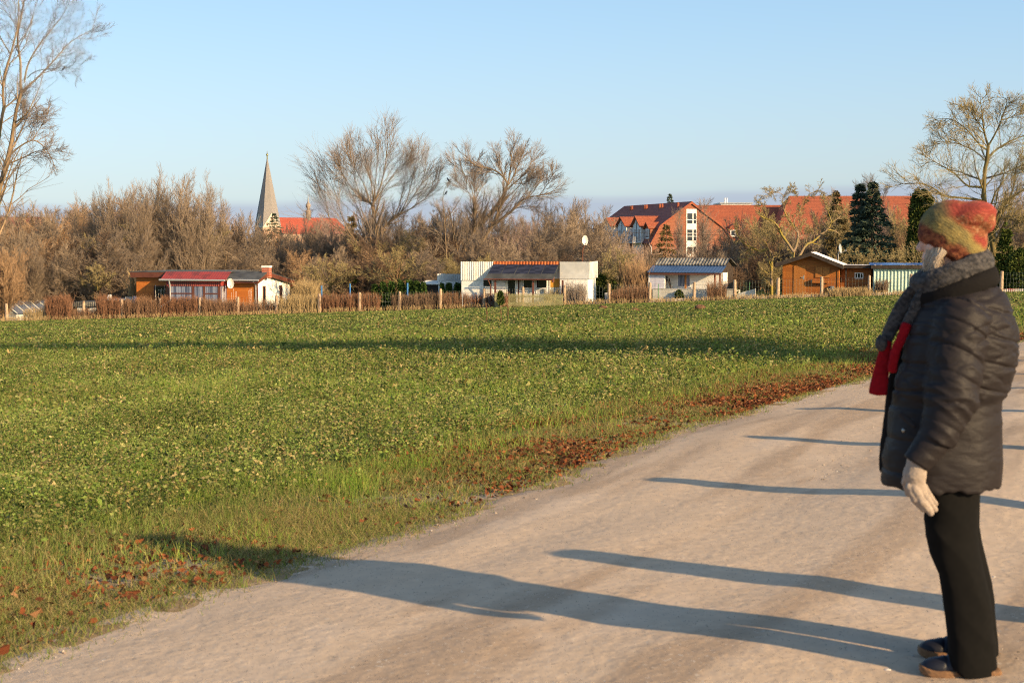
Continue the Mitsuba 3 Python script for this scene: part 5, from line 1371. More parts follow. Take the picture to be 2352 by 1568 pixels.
def shrub_kind(key, seed, twig, stems=16, height=6.0, lean=0.30, twigs=(13, 10, 6), up=0.10, rmin=0.0105):
    g = np.random.default_rng(seed)
    lines = []
    for k in range(stems):
        a = g.uniform(0, 2 * np.pi); l = g.uniform(0.05, lean) * height; h = height * g.uniform(0.55, 1.0)
        b = np.array([math.cos(a), math.sin(a), 0])
        lines.append((np.array([b * 0.25, b * (0.25 + l * 0.35) + [0, 0, h * 0.4], b * (0.2 + l * 0.7) + [0, 0, h * 0.75], b * l + [0, 0, h]]), 0.05 * height / 6, 0.014))
    P, R = polyline_set(lines, 10)
    lv = grow(P, R, [(twigs[0], 0.12, 1.0, 28, 0.40, 4, up, 0.12, 0.5, rmin * 1.4), (twigs[1], 0.1, 1.0, 30, 0.55, 3, up * 0.7, 0.13, 0.6, rmin), (twigs[2], 0.1, 1.0, 30, 0.75, 1, up * 0.5, 0.14, 0.7, rmin * 0.85)], seed)
    SHRUB[key] = (mikit.ply(tubes([(P, R, 5)]), twig[0], smooth=60), mikit.ply(tubes([(a, b, 3) for a, b in lv]), twig[1]), height)


shrub_kind('brown', 81, ('mat_bark_willow', 'mat_twig_brown'))
shrub_kind('rust', 82, ('mat_twig_rust', 'mat_twig_rust'), 20, 5.0, 0.40, (11, 8, 5))
shrub_kind('violet', 83, ('mat_bark_willow', 'mat_twig_violet'), 15, 6.0, 0.34)
shrub_kind('olive', 84, ('mat_bark_lichen', 'mat_twig_olive'), 14, 5.0, 0.42)
shrub_kind('dark', 85, ('mat_bark_willow', 'mat_twig_dark'), 16, 5.0, 0.45)
shrub_kind('willow', 86, ('mat_bark_willow', 'mat_twig_brown'), 14, 9.0, 0.24, (13, 9, 5), 0.13, 0.010)
shrub_kind('birch', 87, ('mat_bark_birch', 'mat_twig_grey'), 3, 9.0, 0.10, (26, 10, 5), 0.05, 0.010)


def plant_shrub(key, name, label, cat, px, top, d, width, rot, group=None):
    """Sets a shrub so that its top shows at this row; width: its spread relative to its height."""
    stem, crown, h = SHRUB[key]
    q = at(px, top, d)
    z0 = float(ground(q[0], d)) - 0.1
    s = (q[2] - z0) / (h * 1.12)
    M = T().translate([float(q[0]), float(d), z0]).rotate([0, 0, 1], float(rot)).scale([s * width, s * width, s])
    t = thing(name, label, cat, group)
    PLACED[t] = px
    scene[f'{t}__stems'] = {**stem, 'to_world': M}
    scene[f'{t}__twigs'] = {**crown, 'to_world': M}


g = np.random.default_rng(17)
WHERE = ('in the thicket behind the stone shed', 'in the thicket behind the orange house', 'in the thicket below the church', 'in the thicket below the fan shaped willow', 'in the thicket behind the white house', 'in the thicket below the brick building', 'in the thicket behind the log cabin', 'in the thicket behind the green shed')
skyline = lambda x: np.interp(x, [-60, 60, 110, 180, 240, 300, 400, 470, 540, 600, 660, 720, 1000, 1100, 1200, 1300, 1372, 1390, 1490, 1560, 1700, 1800, 2000, 2352, 2420],
                              [492, 488, 480, 482, 460, 460, 455, 470, 505, 530, 525, 512, 485, 492, 495, 478, 490, 576, 580, 574, 522, 520, 515, 490, 490])
NAMES = {'brown': 'leafless brown shrub', 'rust': 'rust coloured leafless shrub', 'violet': 'leafless reddish violet shrub', 'olive': 'yellow green leafless shrub', 'dark': 'dark brown tangled leafless shrub'}
for row, (d0, step, dy, keys) in enumerate(((150, 62, -2, ('violet', 'brown', 'rust', 'brown')), (135, 66, 16, ('rust', 'brown', 'violet', 'brown', 'rust')), (121, 72, 52, ('brown', 'rust', 'olive', 'dark', 'brown')), (112, 80, 85, ('rust', 'brown', 'olive', 'brown', 'dark')))):
    x = -50.0 + 17 * row
    while x < 2400:
        k = keys[int(g.integers(0, len(keys)))]
        if x > 700 and k == 'rust' and g.random() < 0.6:
            k = 'brown'
        if x > 1680 and row > 1:
            k = 'olive' if g.random() < 0.5 else 'dark'
        top = skyline(x) + dy + g.uniform(-12, 14)
        if row == 3 and (1050 < x < 1360 or 1480 < x < 1700):
            top = max(top, 588)
        if row == 3 and (285 < x < 700):
            x += step * 0.5
            continue
        w = g.uniform(0.85, 1.25) * (1.25 if row > 1 else 1.0)
        where = WHERE[int(np.searchsorted([300, 640, 860, 1110, 1400, 1700, 2000], x))]
        deep = ('furthest back ', 'well back ', '', 'in front ')[row]
        lab = f'{NAMES[k]} {deep}{where}'
        plant_shrub(k, 'bare_shrub', lab, 'shrub', x, top, d0 + g.uniform(-4, 4), w, g.uniform(0, 360), lab)
        x += step * g.uniform(0.75, 1.2)
for px, top, w in ((232, 448, 0.8), (276, 432, 0.85), (318, 438, 0.8), (352, 424, 0.8), (398, 402, 0.85), (446, 416, 0.85), (484, 452, 0.8), (196, 462, 0.7)):
    plant_shrub('willow', 'willow_shrub', 'tall upright leafless willow shrub in the group left of the church', 'shrub', px, top, 124 + g.uniform(-5, 5), w, g.uniform(0, 360), 'tall willow shrubs left of the church')
for px, top, dd, w in ((134, 452, 165, 0.7), (160, 450, 168, 0.7), (186, 455, 165, 0.7), (78, 478, 150, 0.7), (1332, 448, 150, 0.75), (1356, 428, 155, 0.7), (1386, 446, 158, 0.7), (1300, 470, 150, 0.8), (1612, 430, 190, 0.9), (2008, 368, 160, 0.7), (1985, 385, 165, 0.7), (2035, 392, 165, 0.7), (700, 452, 150, 0.6), (1570, 455, 200, 0.7)):
    plant_shrub('birch', 'birch_tree', 'slim pale stemmed birch standing behind the thicket', 'tree', px, top, dd, w, g.uniform(0, 360), 'slim birches behind the thicket')

for px, top, dd, k, w in ((1700, 500, 150, 'brown', 0.9), (1765, 490, 140, 'olive', 1.0), (1908, 448, 140, 'brown', 0.7), (1945, 475, 135, 'olive', 0.9), (2055, 478, 150, 'violet', 0.9), (2080, 462, 140, 'olive', 0.8), (2170, 455, 150, 'olive', 0.9), (2335, 440, 150, 'brown', 1.0)):
    plant_shrub(k, 'bare_tree', f'{NAMES[k].replace("shrub", "tree")} standing before the red roofs', 'tree', px, top, dd, w, g.uniform(0, 360))

# ---- evergreens ----
LEAFY = np.random.default_rng(23)
diffuse('mat_spruce', mottled((0.050, 0.072, 0.050), (0.095, 0.125, 0.085), 3))
diffuse('mat_thuja', mottled((0.035, 0.065, 0.018), (0.07, 0.115, 0.03), 4))
diffuse('mat_ivy', mottled((0.040, 0.064, 0.018), (0.11, 0.13, 0.034), 2))
diffuse('mat_spruce_brown', mottled((0.11, 0.085, 0.04), (0.15, 0.11, 0.05), 3))


def flakes(c, u, length, width, droop=0.0):
    """Leaf sprays: a narrow diamond at each centre c pointing along u."""
    q = LEAFY.normal(size=c.shape); q -= (q * u).sum(1, keepdims=True) * u; q /= np.linalg.norm(q, axis=1, keepdims=True)
    L, W = length[:, None], width[:, None]
    v = np.stack([c - u * L * 0.3, c + q * W, c + u * L, c - q * W], 1)
    f = (np.arange(len(c))[:, None, None] * 4 + np.array([[0, 1, 2], [0, 2, 3]])[None]).reshape(-1, 3)
    return v.reshape(-1, 3), f


def spruce(px, top, base, half, d, label, mat='mat_spruce', n=5200, name='spruce_tree', ragged=0.35, cat='tree'):
    a, b = at(px, top, d), at(px, base, d)
    H = a[2] - b[2]; Rm = half * d / FOCAL
    t = thing(name, label, cat)
    g = LEAFY
    whorls = int(max(9, H * 1.9))
    k = g.integers(0, whorls, n)
    az = 2 * np.pi * g.random((whorls, 9)) ; ai = g.integers(0, 9, n); len_ = g.uniform(1 - ragged, 1.0 + ragged * 0.4, (whorls, 9))
    s = 1 - (k + 0.5) / whorls + 0.15 / whorls * g.normal(size=n)              # 0 at the top
    s = np.clip(1 - (k + 0.5 * g.random(n)) / whorls, 0.01, 1)
    r = g.random(n) ** 0.6
    R_ = 1.8 * Rm * s ** 0.75 * len_[k, ai] * r ** 0.8
    phi = az[k, ai] + 0.35 * g.normal(size=n) * (1 - 0.5 * r)
    z = a[2] - H * s - 0.18 * R_ + 0.05 * g.normal(size=n) * H / whorls * 3
    c = np.stack([a[0] + R_ * np.cos(phi), d + R_ * np.sin(phi), z], 1)
    u = np.stack([np.cos(phi), np.sin(phi), -0.25 + 0.35 * g.normal(size=n)], 1) + 0.35 * g.normal(size=(n, 3)); u /= np.linalg.norm(u, axis=1, keepdims=True)
    sz = H / 9.0 * g.uniform(0.5, 1.1, n)
    add('trunk', tube([[a[0], d, b[2] - 1.0], [a[0], d, a[2] - 0.1]], [0.16 * H / 8, 0.02], 7, 8), 'mat_bark_willow', t, smooth=60)
    add('crown', flakes(c, u, 0.36 * sz, 0.10 * sz), mat, t)


spruce(1976, 418, 625, 34, 116, 'dark blue green spruce with two tops, nearer the brown cabin')
spruce(2005, 414, 625, 40, 115, 'dark blue green spruce beside the ivy clad tree', n=6000)
spruce(1538, 443, 560, 18, 330, 'small dark spruce behind the ridge of the brick building', n=1500)
spruce(1531, 512, 640, 28, 150, 'thin brownish spruce before the brick gable', 'mat_spruce_brown', 2600)
spruce(630, 488, 580, 24, 300, 'dark spruce at the foot of the church tower', n=2200)
spruce(807, 492, 640, 26, 140, 'narrow dark spruce left of the fan shaped willow', 'mat_spruce_brown', 3000)
spruce(1922, 434, 600, 24, 125, 'slim brownish spruce left of the two dark spruces', 'mat_spruce_brown', 2600)


def bushy(name, label, cat, px, top, base, half, d, mat, n=3000, leaf=0.16, group=None, power=2.4, taper=0.25, seed=1, holes=0.5, depth=0.8):
    """An evergreen mass: leaf sprays through its volume, clumped by noise."""
    a, b = at(px, top, d), at(px, base, d)
    H = a[2] - b[2]; Rm = half * d / FOCAL
    t = thing(name, label, cat, group)
    g = np.random.default_rng(seed)
    m = n * 3
    h = g.random(m); phi = g.uniform(0, 2 * np.pi, m); r = g.random(m) ** 0.4
    prof = (1 - np.abs(h * 2 - 1) ** power) ** 0.5 * (1 - taper * h) * 0.75 + 0.25 * (1 - h)
    lump = meshkit.fbm(np.stack([np.cos(phi) * 1.6, np.sin(phi) * 1.6, h * H / Rm * 1.2], -1) + seed, 3, seed)
    R_ = Rm * prof * r * (0.65 + 0.7 * lump)
    c = np.stack([a[0] + R_ * np.cos(phi), d + depth * R_ * np.sin(phi), b[2] + H * (h * (0.9 + 0.2 * lump))], 1)
    keep = meshkit.fbm(c * 1.8, 3, seed + 5) > (holes - 0.12 * g.random(m))
    c = c[keep][:n]; phi = phi[keep][:n]
    k = len(c)
    u = np.stack([np.cos(phi), np.sin(phi), 0.5 + 0.6 * g.normal(size=k)], 1) + 0.5 * g.normal(size=(k, 3)); u /= np.linalg.norm(u, axis=1, keepdims=True)
    PLACED[t] = px
    add('stem', tube([[a[0], d, b[2] - 0.3], [a[0], d, b[2] + H * 0.7]], [0.05 + H * 0.012, 0.02], 6, 5), 'mat_bark_willow', t)
    add('foliage', flakes(c, u, leaf * g.uniform(0.6, 1.3, k), leaf * 0.4 * g.uniform(0.6, 1.3, k)), mat, t)


bushy('ivy_clad_tree', 'tall tree trunk wrapped in dark green ivy behind the green shed', 'tree', 2118, 436, 640, 36, 113, 'mat_ivy', 9000, 0.24, taper=0.1, power=6, seed=3, holes=0.42)
P, R = limbs([([(2112, 660), (2112, 560), (2115, 470), (2120, 440)], 0.2, 0.05), ([(2115, 520), (2140, 490), (2155, 455)], 0.08, 0.02), ([(2113, 560), (2145, 540), (2165, 500)], 0.08, 0.02), ([(2114, 500), (2095, 470), (2090, 445)], 0.06, 0.02)], 112.4, 14, 2)
_b = grow(P, R, [(10, 0.2, 1.0, 50, 0.3, 4, 0.05, 0.2, 0.42, 0.014), (7, 0.15, 1.0, 46, 0.5, 3, 0.03, 0.2, 0.5, 0.011)], 77)
add('branches', tubes([(P, R, 5)] + [(a, b, 3) for a, b in _b]), 'mat_bark_lichen', 'ivy_clad_tree')
bushy('ivy_mass', 'green ivy growing up the walnut trunk beside the end fence post', 'ivy', 2312, 520, 672, 30, 110, 'mat_ivy', 3600, 0.2, power=2.2, taper=0.5, seed=8, holes=0.50)
bushy('ivy_mass', 'low dark ivy bank beyond the last fence post', 'ivy', 2340, 575, 675, 40, 106, 'mat_ivy', 3500, 0.18, power=4, seed=9, holes=0.45)
for k, (px, top, base, half) in enumerate(((862, 655, 712, 10), (880, 650, 712, 10), (899, 648, 712, 11), (921, 647, 708, 10), (940, 644, 706, 11), (957, 646, 706, 9), (972, 650, 706, 9), (1016, 652, 700, 6), (1031, 652, 700, 9), (1051, 651, 700, 10))):
    bushy('thuja', 'green columnar thuja in the garden hedge by the blue pole' if px < 1000 else 'clipped green thuja before the white annex', 'conifer', px, top, base, half, fd(px, 1.3), 'mat_thuja', 900, 0.15, 'thujas in the garden by the blue pole' if px < 1000 else 'thujas before the white annex', 8, 0.1, 20 + k, 0.40, 1.0)
for k, (px, top, base, half, dd, lab, m) in enumerate(((1560, 667, 692, 14, 99.6, 'low green leafy bush before the terrace wall', 'mat_ivy'), (1598, 668, 690, 10, 99.6, 'small green bush between the two terrace fence posts', 'mat_ivy'), (1692, 664, 688, 12, 98.8, 'green bush at the end of the terrace wall', 'mat_ivy'),
                                                      (1279, 690, 705, 14, 99.0, 'small rounded green bush at the right end of the picket screen', 'mat_thuja'), (1180, 676, 706, 5, 99.2, 'little dark conical conifer before the picket screen', 'mat_spruce'), (1150, 668, 700, 10, 99.0, 'greyish bush beside the porch post of the white house', 'mat_ivy'),
                                                      (820, 625, 700, 60, 111, 'dark green shade hedge behind the apple trees', 'mat_ivy'), (1390, 632, 690, 40, 110, 'dark ivy growth behind the satellite mast', 'mat_ivy'))):
    bushy('evergreen_bush', lab, 'bush', px, top, base, half, dd, m, 700 if half < 30 else 5000, 0.11 if half < 30 else 0.2, None, 2.6, 0.3, 40 + k, 0.40)

# ---- dry growth along the fence ----
def stalks(name, label, cat, px0, px1, height, n, mat, seed, group=None, back=0.5, arch=0.12, d=None, r=0.010):
    g = np.random.default_rng(seed)
    x0 = at(px0, 700, 100)[0] * 1.0; x1 = at(px1, 700, 100)[0]
    x = g.uniform(x0, x1, n)
    y = (fence_y(x) if d is None else d) + back + 0.45 * g.normal(size=n) * 0.7
    x = x * y / 100.0
    h = height * g.uniform(0.55, 1.1, n) * (0.75 + 0.5 * patch(x, y, 0.7, seed))
    b = np.stack([x, y, ground(x, y) - 0.03], 1)
    a = g.uniform(0, 2 * np.pi, n); k = g.uniform(0.02, arch * 2, n) * h
    dvec = np.stack([np.cos(a), np.sin(a), 0 * a], 1)
    t = np.linspace(0, 1, 4)
    P = b[:, None] + dvec[:, None] * (k[:, None] * t[None] ** 2)[..., None] + np.array([0, 0, 1.0]) * (h[:, None] * t[None])[..., None]
    R = r * np.linspace(1, 0.4, 4)[None] * np.ones((n, 1))
    tw = sprout(P, R, 4, 0.3, 1.0, 28, 0.35, 2, 0.12, 0.12, 0.7, r * 0.7, seed)
    key = add(name, tubes([(P, R, 3), (*tw, 3)]), mat)
    tag(key, label, cat, group)
    PLACED[key] = px0


diffuse('mat_hedge_red', 0.20, 0.105, 0.065)
diffuse('mat_hedge_brown', 0.21, 0.125, 0.08)
HG = 'dry brown hedge bays along the garden fence'
posts = [15, 103, 191, 280, 367, 458, 546, 634, 734, 826, 917, 1011, 1112, 1202, 1297, 1399, 1492, 1594, 1687, 1786, 1887, 1997, 2092, 2200, 2299, 2400]
for i, (a, b, h, m, n) in enumerate(((54, 104, 0.8, 'mat_straw', 260), (106, 162, 1.45, 'mat_hedge_red', 900), (162, 224, 0.75, 'mat_hedge_brown', 420), (224, 276, 1.45, 'mat_hedge_red', 800), (282, 366, 1.25, 'mat_hedge_brown', 1000), (370, 456, 1.3, 'mat_hedge_red', 1000), (460, 546, 1.2, 'mat_hedge_brown', 900), (548, 640, 0.9, 'mat_hedge_brown', 500),
                                 (640, 732, 1.1, 'mat_straw', 800), (736, 824, 1.15, 'mat_hedge_red', 800), (828, 872, 1.1, 'mat_hedge_red', 300), (900, 1012, 1.0, 'mat_twig_dark', 1400), (1012, 1080, 1.0, 'mat_hedge_brown', 600), (1080, 1166, 1.0, 'mat_hedge_red', 520), (1250, 1300, 1.0, 'mat_twig_olive', 160), (1300, 1345, 1.5, 'mat_twig_grey', 240), (1400, 1490, 1.0, 'mat_hedge_brown', 800), (1625, 1668, 1.1, 'mat_hedge_brown', 300))):
    colour = {'mat_straw': 'straw coloured', 'mat_hedge_red': 'reddish brown', 'mat_hedge_brown': 'brown', 'mat_twig_dark': 'dark brown', 'mat_twig_olive': 'olive', 'mat_twig_grey': 'grey'}[m]
    stalks('dry_hedge', f'{colour} dry twig hedge bay along the garden fence', 'hedge', a, b, h, n, m, 100 + i, f'{colour} dry hedge bays along the garden fence')
stalks('reed_clump', 'tall straw coloured reed clump beside the orange summer house', 'reeds', 676, 728, 2.0, 700, 'mat_straw', 131, back=2.0, arch=0.25)
stalks('dry_grass', 'dry straw grass before the brown log cabin', 'grass', 1905, 2000, 0.55, 800, 'mat_straw', 132, back=0.3, arch=0.3)
stalks('dead_perennials', 'clump of dead brown stems before the green shed', 'plant', 2010, 2038, 0.95, 130, 'mat_twig_dark', 133, back=1.2, r=0.02)
stalks('dry_grass', 'thin strip of dead grass along the foot of the garden fence', 'grass', 0, 2300, 0.35, 5000, 'mat_straw', 134, back=0.0, arch=0.3)
stalks('bare_bush', 'tall rust coloured bush between the white house and the blue roofed cabin', 'shrub', 1440, 1484, 2.6, 500, 'mat_twig_rust', 135, back=3.0, arch=0.15, r=0.012)
stalks('pampas_stems', 'pale dry plume stems at the left corner of the orange house', 'plant', 300, 314, 3.2, 40, 'mat_straw', 136, back=3.6, arch=0.1, r=0.03)

# white seed heads on thin stems before the orange house
g = np.random.default_rng(61)
v = []
for i in range(46):
    px = g.uniform(355, 480) if i < 34 else g.uniform(510, 590)
    q = at(px, g.uniform(655, 668) + (6 if i > 34 else 0), fd(px, 0.9))
    s = trimesh.creation.icosphere(subdivisions=0, radius=0.028); s.apply_translation(q); v.append(s)
    v.append(tube([[q[0], q[1], float(ground(q[0], q[1]))], q], 0.006, 3))
diffuse('mat_seed', 0.7, 0.66, 0.6)
add('seed_heads', cat_mesh(v), 'mat_seed')
tag('seed_heads', 'tiny white seed heads on thin stems before the orange summer house', 'plants', kind='stuff')
# ================================================================ fence, edging, poles, small things in the gardens
matt('mat_post', lambda p, n, uv: mix((0.47, 0.34, 0.23), (0.30, 0.205, 0.135), smoothstep(0.45, 0.7, fbm(p.x * 22, p.y * 22, p.z * 7, 3))), 0.85, 0.2)
matt('mat_wire', (0.16, 0.19, 0.17), 0.5, 0.4, metallic=0.5)
fence = thing('garden_fence', 'long garden fence of pale peeled round posts and thin wire', 'fence')
g = np.random.default_rng(91)


def log_post(base, h, r, lean, seed):
    g_ = np.random.default_rng(seed)
    n, k = 9, 14
    t = np.linspace(0, 1, n)
    axis = base + np.stack([lean[0] * t, lean[1] * t, h * t], 1)
    a = np.arange(k) * 2 * np.pi / k
    rad = r * (1.06 - 0.12 * t)[:, None] * (1 + 0.16 * (meshkit.fbm(np.stack([np.cos(a)[None] * 1.3 + t[:, None] * 0, np.sin(a)[None] * 1.3 + t[:, None] * 0, t[:, None] * 3 + seed + 0 * a[None]], -1), 3, seed) - 0.5))
    rad[-1] *= 0.86
    v = axis[:, None] + rad[..., None] * np.stack([np.cos(a), np.sin(a), 0 * a], 1)[None]
    v = np.vstack([v.reshape(-1, 3), axis[-1] + [0, 0, 0.012]])
    i = np.arange(n - 1)[:, None] * k; j = np.arange(k)[None]; j2 = (j + 1) % k
    f = np.stack([i + j, i + j2, i + k + j2, i + k + j], -1).reshape(-1, 4)
    f = np.vstack([f[:, [0, 1, 2]], f[:, [0, 2, 3]], np.stack([(n - 1) * k + np.arange(k), (n - 1) * k + (np.arange(k) + 1) % k, np.full(k, n * k)], 1)])
    return v, f


tops = []
for i, px in enumerate(posts):
    x = (px - 1176) / FOCAL * 100.4 / (1 + 0.206 * (px - 1176) / FOCAL)
    y = float(fence_y(x))
    b = np.array([x, y, float(ground(x, y)) - 0.1])
    h = 0.1 + g.uniform(1.22, 1.36)
    add('post', log_post(b, h, g.uniform(0.095, 0.118), g.normal(0, 0.025, 2), 400 + i), 'mat_post', fence, smooth=50)
    tops.append((x, y, b[2] + 0.1))
wires = []
for (x0, y0, z0), (x1, y1, z1) in zip(tops[:-1], tops[1:]):
    for hgt in (0.15, 0.38, 0.61, 0.84, 1.07, 1.22):
        wires.append(np.array([[x0, y0 + 0.1, z0 + hgt], [(x0 + x1) / 2, (y0 + y1) / 2 + 0.1, (z0 + z1) / 2 + hgt - 0.02], [x1, y1 + 0.1, z1 + hgt]]))
    for k in range(1, 14):
        s = k / 14
        p = np.array([x0 + (x1 - x0) * s, y0 + (y1 - y0) * s + 0.1, z0 + (z1 - z0) * s])
        wires.append(np.array([p + [0, 0, 0.1], p + [0, 0, 0.65], p + [0, 0, 1.2]]))
P = np.stack(wires)
k = add('wire_mesh', tubes([(P, np.full(P.shape[:2], 0.004), 3)]), 'mat_wire', fence)
labels[k] = {'kind': 'stuff'}

# concrete edging: a row of half round pales at the foot of the fence
edge = thing('garden_edging', 'low scalloped pale concrete edging along the foot of the garden fence', 'edging')
pal = trimesh.creation.cylinder(radius=0.055, height=0.30, sections=8)
vs = []
x = float(at(1235, 700, 98)[0])
while x < 36:
    y = float(fence_y(x)) + 0.28
    vs.append((pal.vertices + [x, y, float(ground(x, y)) + 0.06 + 0.01 * math.sin(x * 3)], pal.faces)); x += 0.125
k = add('pale', cat_mesh(vs), matt('mat_edging', mottled((0.62, 0.58, 0.52), (0.48, 0.43, 0.38), 6), 0.9, 0.2), edge)
labels[k] = {'kind': 'stuff'}
a, b = at(845, 722, fd(845, 0.25)), at(1205, 706, fd(1205, 0.25))
add('kerb', hexa([[a[0], a[1], a[2] - .2], [b[0], b[1], b[2] - .2], [b[0], b[1] + .12, b[2] - .2], [a[0], a[1] + .12, a[2] - .2]], [[a[0], a[1], a[2] + .12], [b[0], b[1], b[2] + .12], [b[0], b[1] + .12, b[2] + .12], [a[0], a[1] + .12, a[2] + .12]]), 'mat_concrete', edge)

matt('mat_blue_pole', (0.05, 0.19, 0.45), 0.5, 0.4)
matt('mat_green_pole', (0.05, 0.22, 0.08), 0.5, 0.4)
for px, y0, y1, lab in ((738.5, 658, 716, 'blue metal pole nearest the reed clump'), (804, 653, 714, 'blue metal pole behind the middle hedge bays'), (936, 652, 700, 'blue metal pole among the thujas')):
    dd = fd(px, 0.7); q0, q1 = at(px, y1, dd), at(px, y0, dd)
    t = thing('blue_pole', lab, 'pole')
    add('shaft', tube([[q1[0], dd, q0[2] - 0.3], q1], 0.055, 8), 'mat_blue_pole', t, smooth=40)
    add('cap', tube([q1, q1 + [0, 0, 0.05]], 0.065, 8), 'mat_blue_pole', t)
t = thing('green_rack', 'two short green posts with a thin pole across them before the thujas', 'rack')
for px in (847, 860.5):
    q0, q1 = at(px, 718, 102.8), at(px, 690, 102.8)
    add('post', tube([[q1[0], 102.8, q0[2]], q1], 0.045, 8), 'mat_green_pole', t, smooth=40)
add('crossbar', tube([at(842, 690, 102.75), at(875, 692, 102.75), at(915, 695, 102.75)], 0.03, 6, 8), 'mat_straw', t)
for px, y0, y1, lab, m in ((1512, 652, 689, 'thin dark green stake left of the terrace wall bushes', 'mat_green_pole'), (1722, 648, 683, 'thin dark green stake at the wire mesh bay by the terrace wall', 'mat_green_pole'), (1062, 668, 700, 'thin grey stake before the annex thujas', 'mat_zinc')):
    q0, q1 = at(px, y1, 99.2), at(px, y0, 99.2)
    tag(add('garden_stake', tube([[q1[0], 99.2, q0[2] - .1], q1], 0.022, 6), m), lab, 'stake')
# boxes and boards by the walls
for px0, px1, y0, y1, d, m, lab in ((1389, 1403, 672, 694, 100.5, 'mat_zinc', 'grey sheet metal compost box behind the fence, right of the white house'), (1136, 1146, 673, 702, 99.9, 'mat_picket', 'small wooden slatted box under the porch of the white house')):
    q0, q1 = at(px0, y0, d), at(px1, y1, d)
    z0 = float(ground(q0[0], d)) - 0.1
    t = thing('garden_box', lab, 'box')
    hw, z1 = (q1[0] - q0[0]), q0[2]
    F = Frame([q0[0], d, z0], 10)
    for k in range(4):
        za, zb2 = (z1 - z0) * k / 4 + 0.01, (z1 - z0) * (k + 1) / 4 - 0.01
        add('board', cat_mesh([F.box(0, hw, 0, 0.04, za, zb2), F.box(0, hw, 0.8, 0.84, za, zb2), F.box(0, 0.04, 0.042, 0.798, za, zb2), F.box(hw - 0.04, hw, 0.042, 0.798, za, zb2)]), m, t)
q = at(2322, 677, 95)
tag(add('red_tub', cat_mesh([(trimesh.creation.revolve(np.array([[0.001, 0], [0.30, 0], [0.36, 0.20], [0.38, 0.21], [0.33, 0.20], [0.28, 0.03], [0.001, 0.03]]), sections=20).vertices * [1.3, 0.8, 1] + [q[0], 95, float(ground(q[0], 95))], trimesh.creation.revolve(np.array([[0.001, 0], [0.30, 0], [0.36, 0.20], [0.38, 0.21], [0.33, 0.20], [0.28, 0.03], [0.001, 0.03]]), sections=20).faces)]), matt('mat_red_plastic', (0.42, 0.02, 0.03), 0.5, 0.4), smooth=40), 'low red plastic tub at the foot of the last fence post', 'tub')

# molehills
for px, py, r, lab in ((1607, 707, 0.30, 'dark round molehill in the grass before the blue roofed cabin'), (1458, 712, 0.22, 'low flat molehill in the grass left of the round one'), (1385, 706, 0.25, 'shallow reddish molehill nearest the white garden house')):
    q = hit(px, py + 3)
    m = trimesh.creation.icosphere(subdivisions=4, radius=1.0)
    v = m.vertices * [r, r, r * 0.62] * (1 + 0.35 * (meshkit.fbm(m.vertices * 3 + px, 4, 3)[:, None] - 0.5))
    k = add('molehill', (v + q + [0, 0, 0.02], m.faces), 'mat_mole' if 'mat_mole' in scene else matt('mat_mole', mottled((0.12, 0.06, 0.035), (0.17, 0.09, 0.055), 12), 0.95, 0.1), smooth=True)
    tag(k, lab, 'molehill')
# tall brown dock stalks in the field
for i, (px, py, h, lab) in enumerate(((1117, 745, 0.75, 'dark brown dock stalk standing in the field, leftmost of three'), (1150, 742, 0.5, 'short dark dock stalk, middle one of three in the field'), (1166, 740, 0.65, 'dark brown dock stalk, rightmost of three in the field'))):
    q = hit(px, py)
    ln = [(np.array([q, q + [0.02, 0, h * 0.5], q + [0.0, 0.03, h]]), 0.014, 0.006)]
    P, R = polyline_set(ln, 8)
    tw = sprout(P, R, 14, 0.35, 1.0, 25, 0.25, 3, 0.2, 0.15, 0.9, 0.012, i)
    tag(add('dock_stalk', tubes([(P, R, 5), (*tw, 4)]), 'mat_mole'), lab, 'plant')

# crows
matt('mat_crow', (0.012, 0.012, 0.015), 0.45, 0.4)


def crow(px, py, d, yaw, label):
    c = at(px, py, d)
    f = np.array([math.cos(yaw), math.sin(yaw), 0]); s = np.array([-f[1], f[0], 0]); u = np.array([0, 0, 1.0])
    L = lambda a, b, e: c + f * a + s * b + u * e
    def sdf(p):
        dd = capsule(p, L(-0.05, 0, -0.05), L(0.05, 0, 0.06), 0.062, 0.058)
        dd = smin(dd, capsule(p, L(0.07, 0, 0.10), L(0.09, 0, 0.13), 0.042, 0.038), 0.03)
        dd = smin(dd, capsule(p, L(0.12, 0, 0.135), L(0.17, 0, 0.12), 0.016, 0.004), 0.008)
        for k in (-1, 1):
            dd = smin(dd, capsule(p, L(0.03, 0.055 * k, 0.03), L(-0.14, 0.03 * k, -0.13), 0.028, 0.010), 0.015)
            dd = smin(dd, capsule(p, L(0.0, 0.02 * k, -0.08), L(0.01, 0.02 * k, -0.16), 0.010, 0.007), 0.008)
        return smin(dd, capsule(p, L(-0.08, 0, -0.09), L(-0.20, 0, -0.20), 0.025, 0.022), 0.02)
    k = add('crow', surface_nets(sdf, c - 0.28, c + 0.28, 0.016), 'mat_crow', smooth=True)
    tag(k, label, 'bird')


crow(146, 158, 112, 0.6, 'black crow on a side branch of the tall poplar')
crow(1029.6, 413, 122, 2.6, 'black crow on the very top of the half dead tree')
crow(1024.5, 443, 122, -0.4, 'black crow lower down on the half dead tree')

# power line across the brick building
q0, q1 = at(1560, 532, 150), at(1400, 533, 150)
k = add('overhead_cable', tube([at(1340, 540, 150), at(1420, 533.5, 150), at(1520, 537, 150), at(1700, 539, 150)], 0.014, 4, 20), 'mat_dark_wood')
tag(k, 'thin overhead cable crossing before the brick building', 'cable')

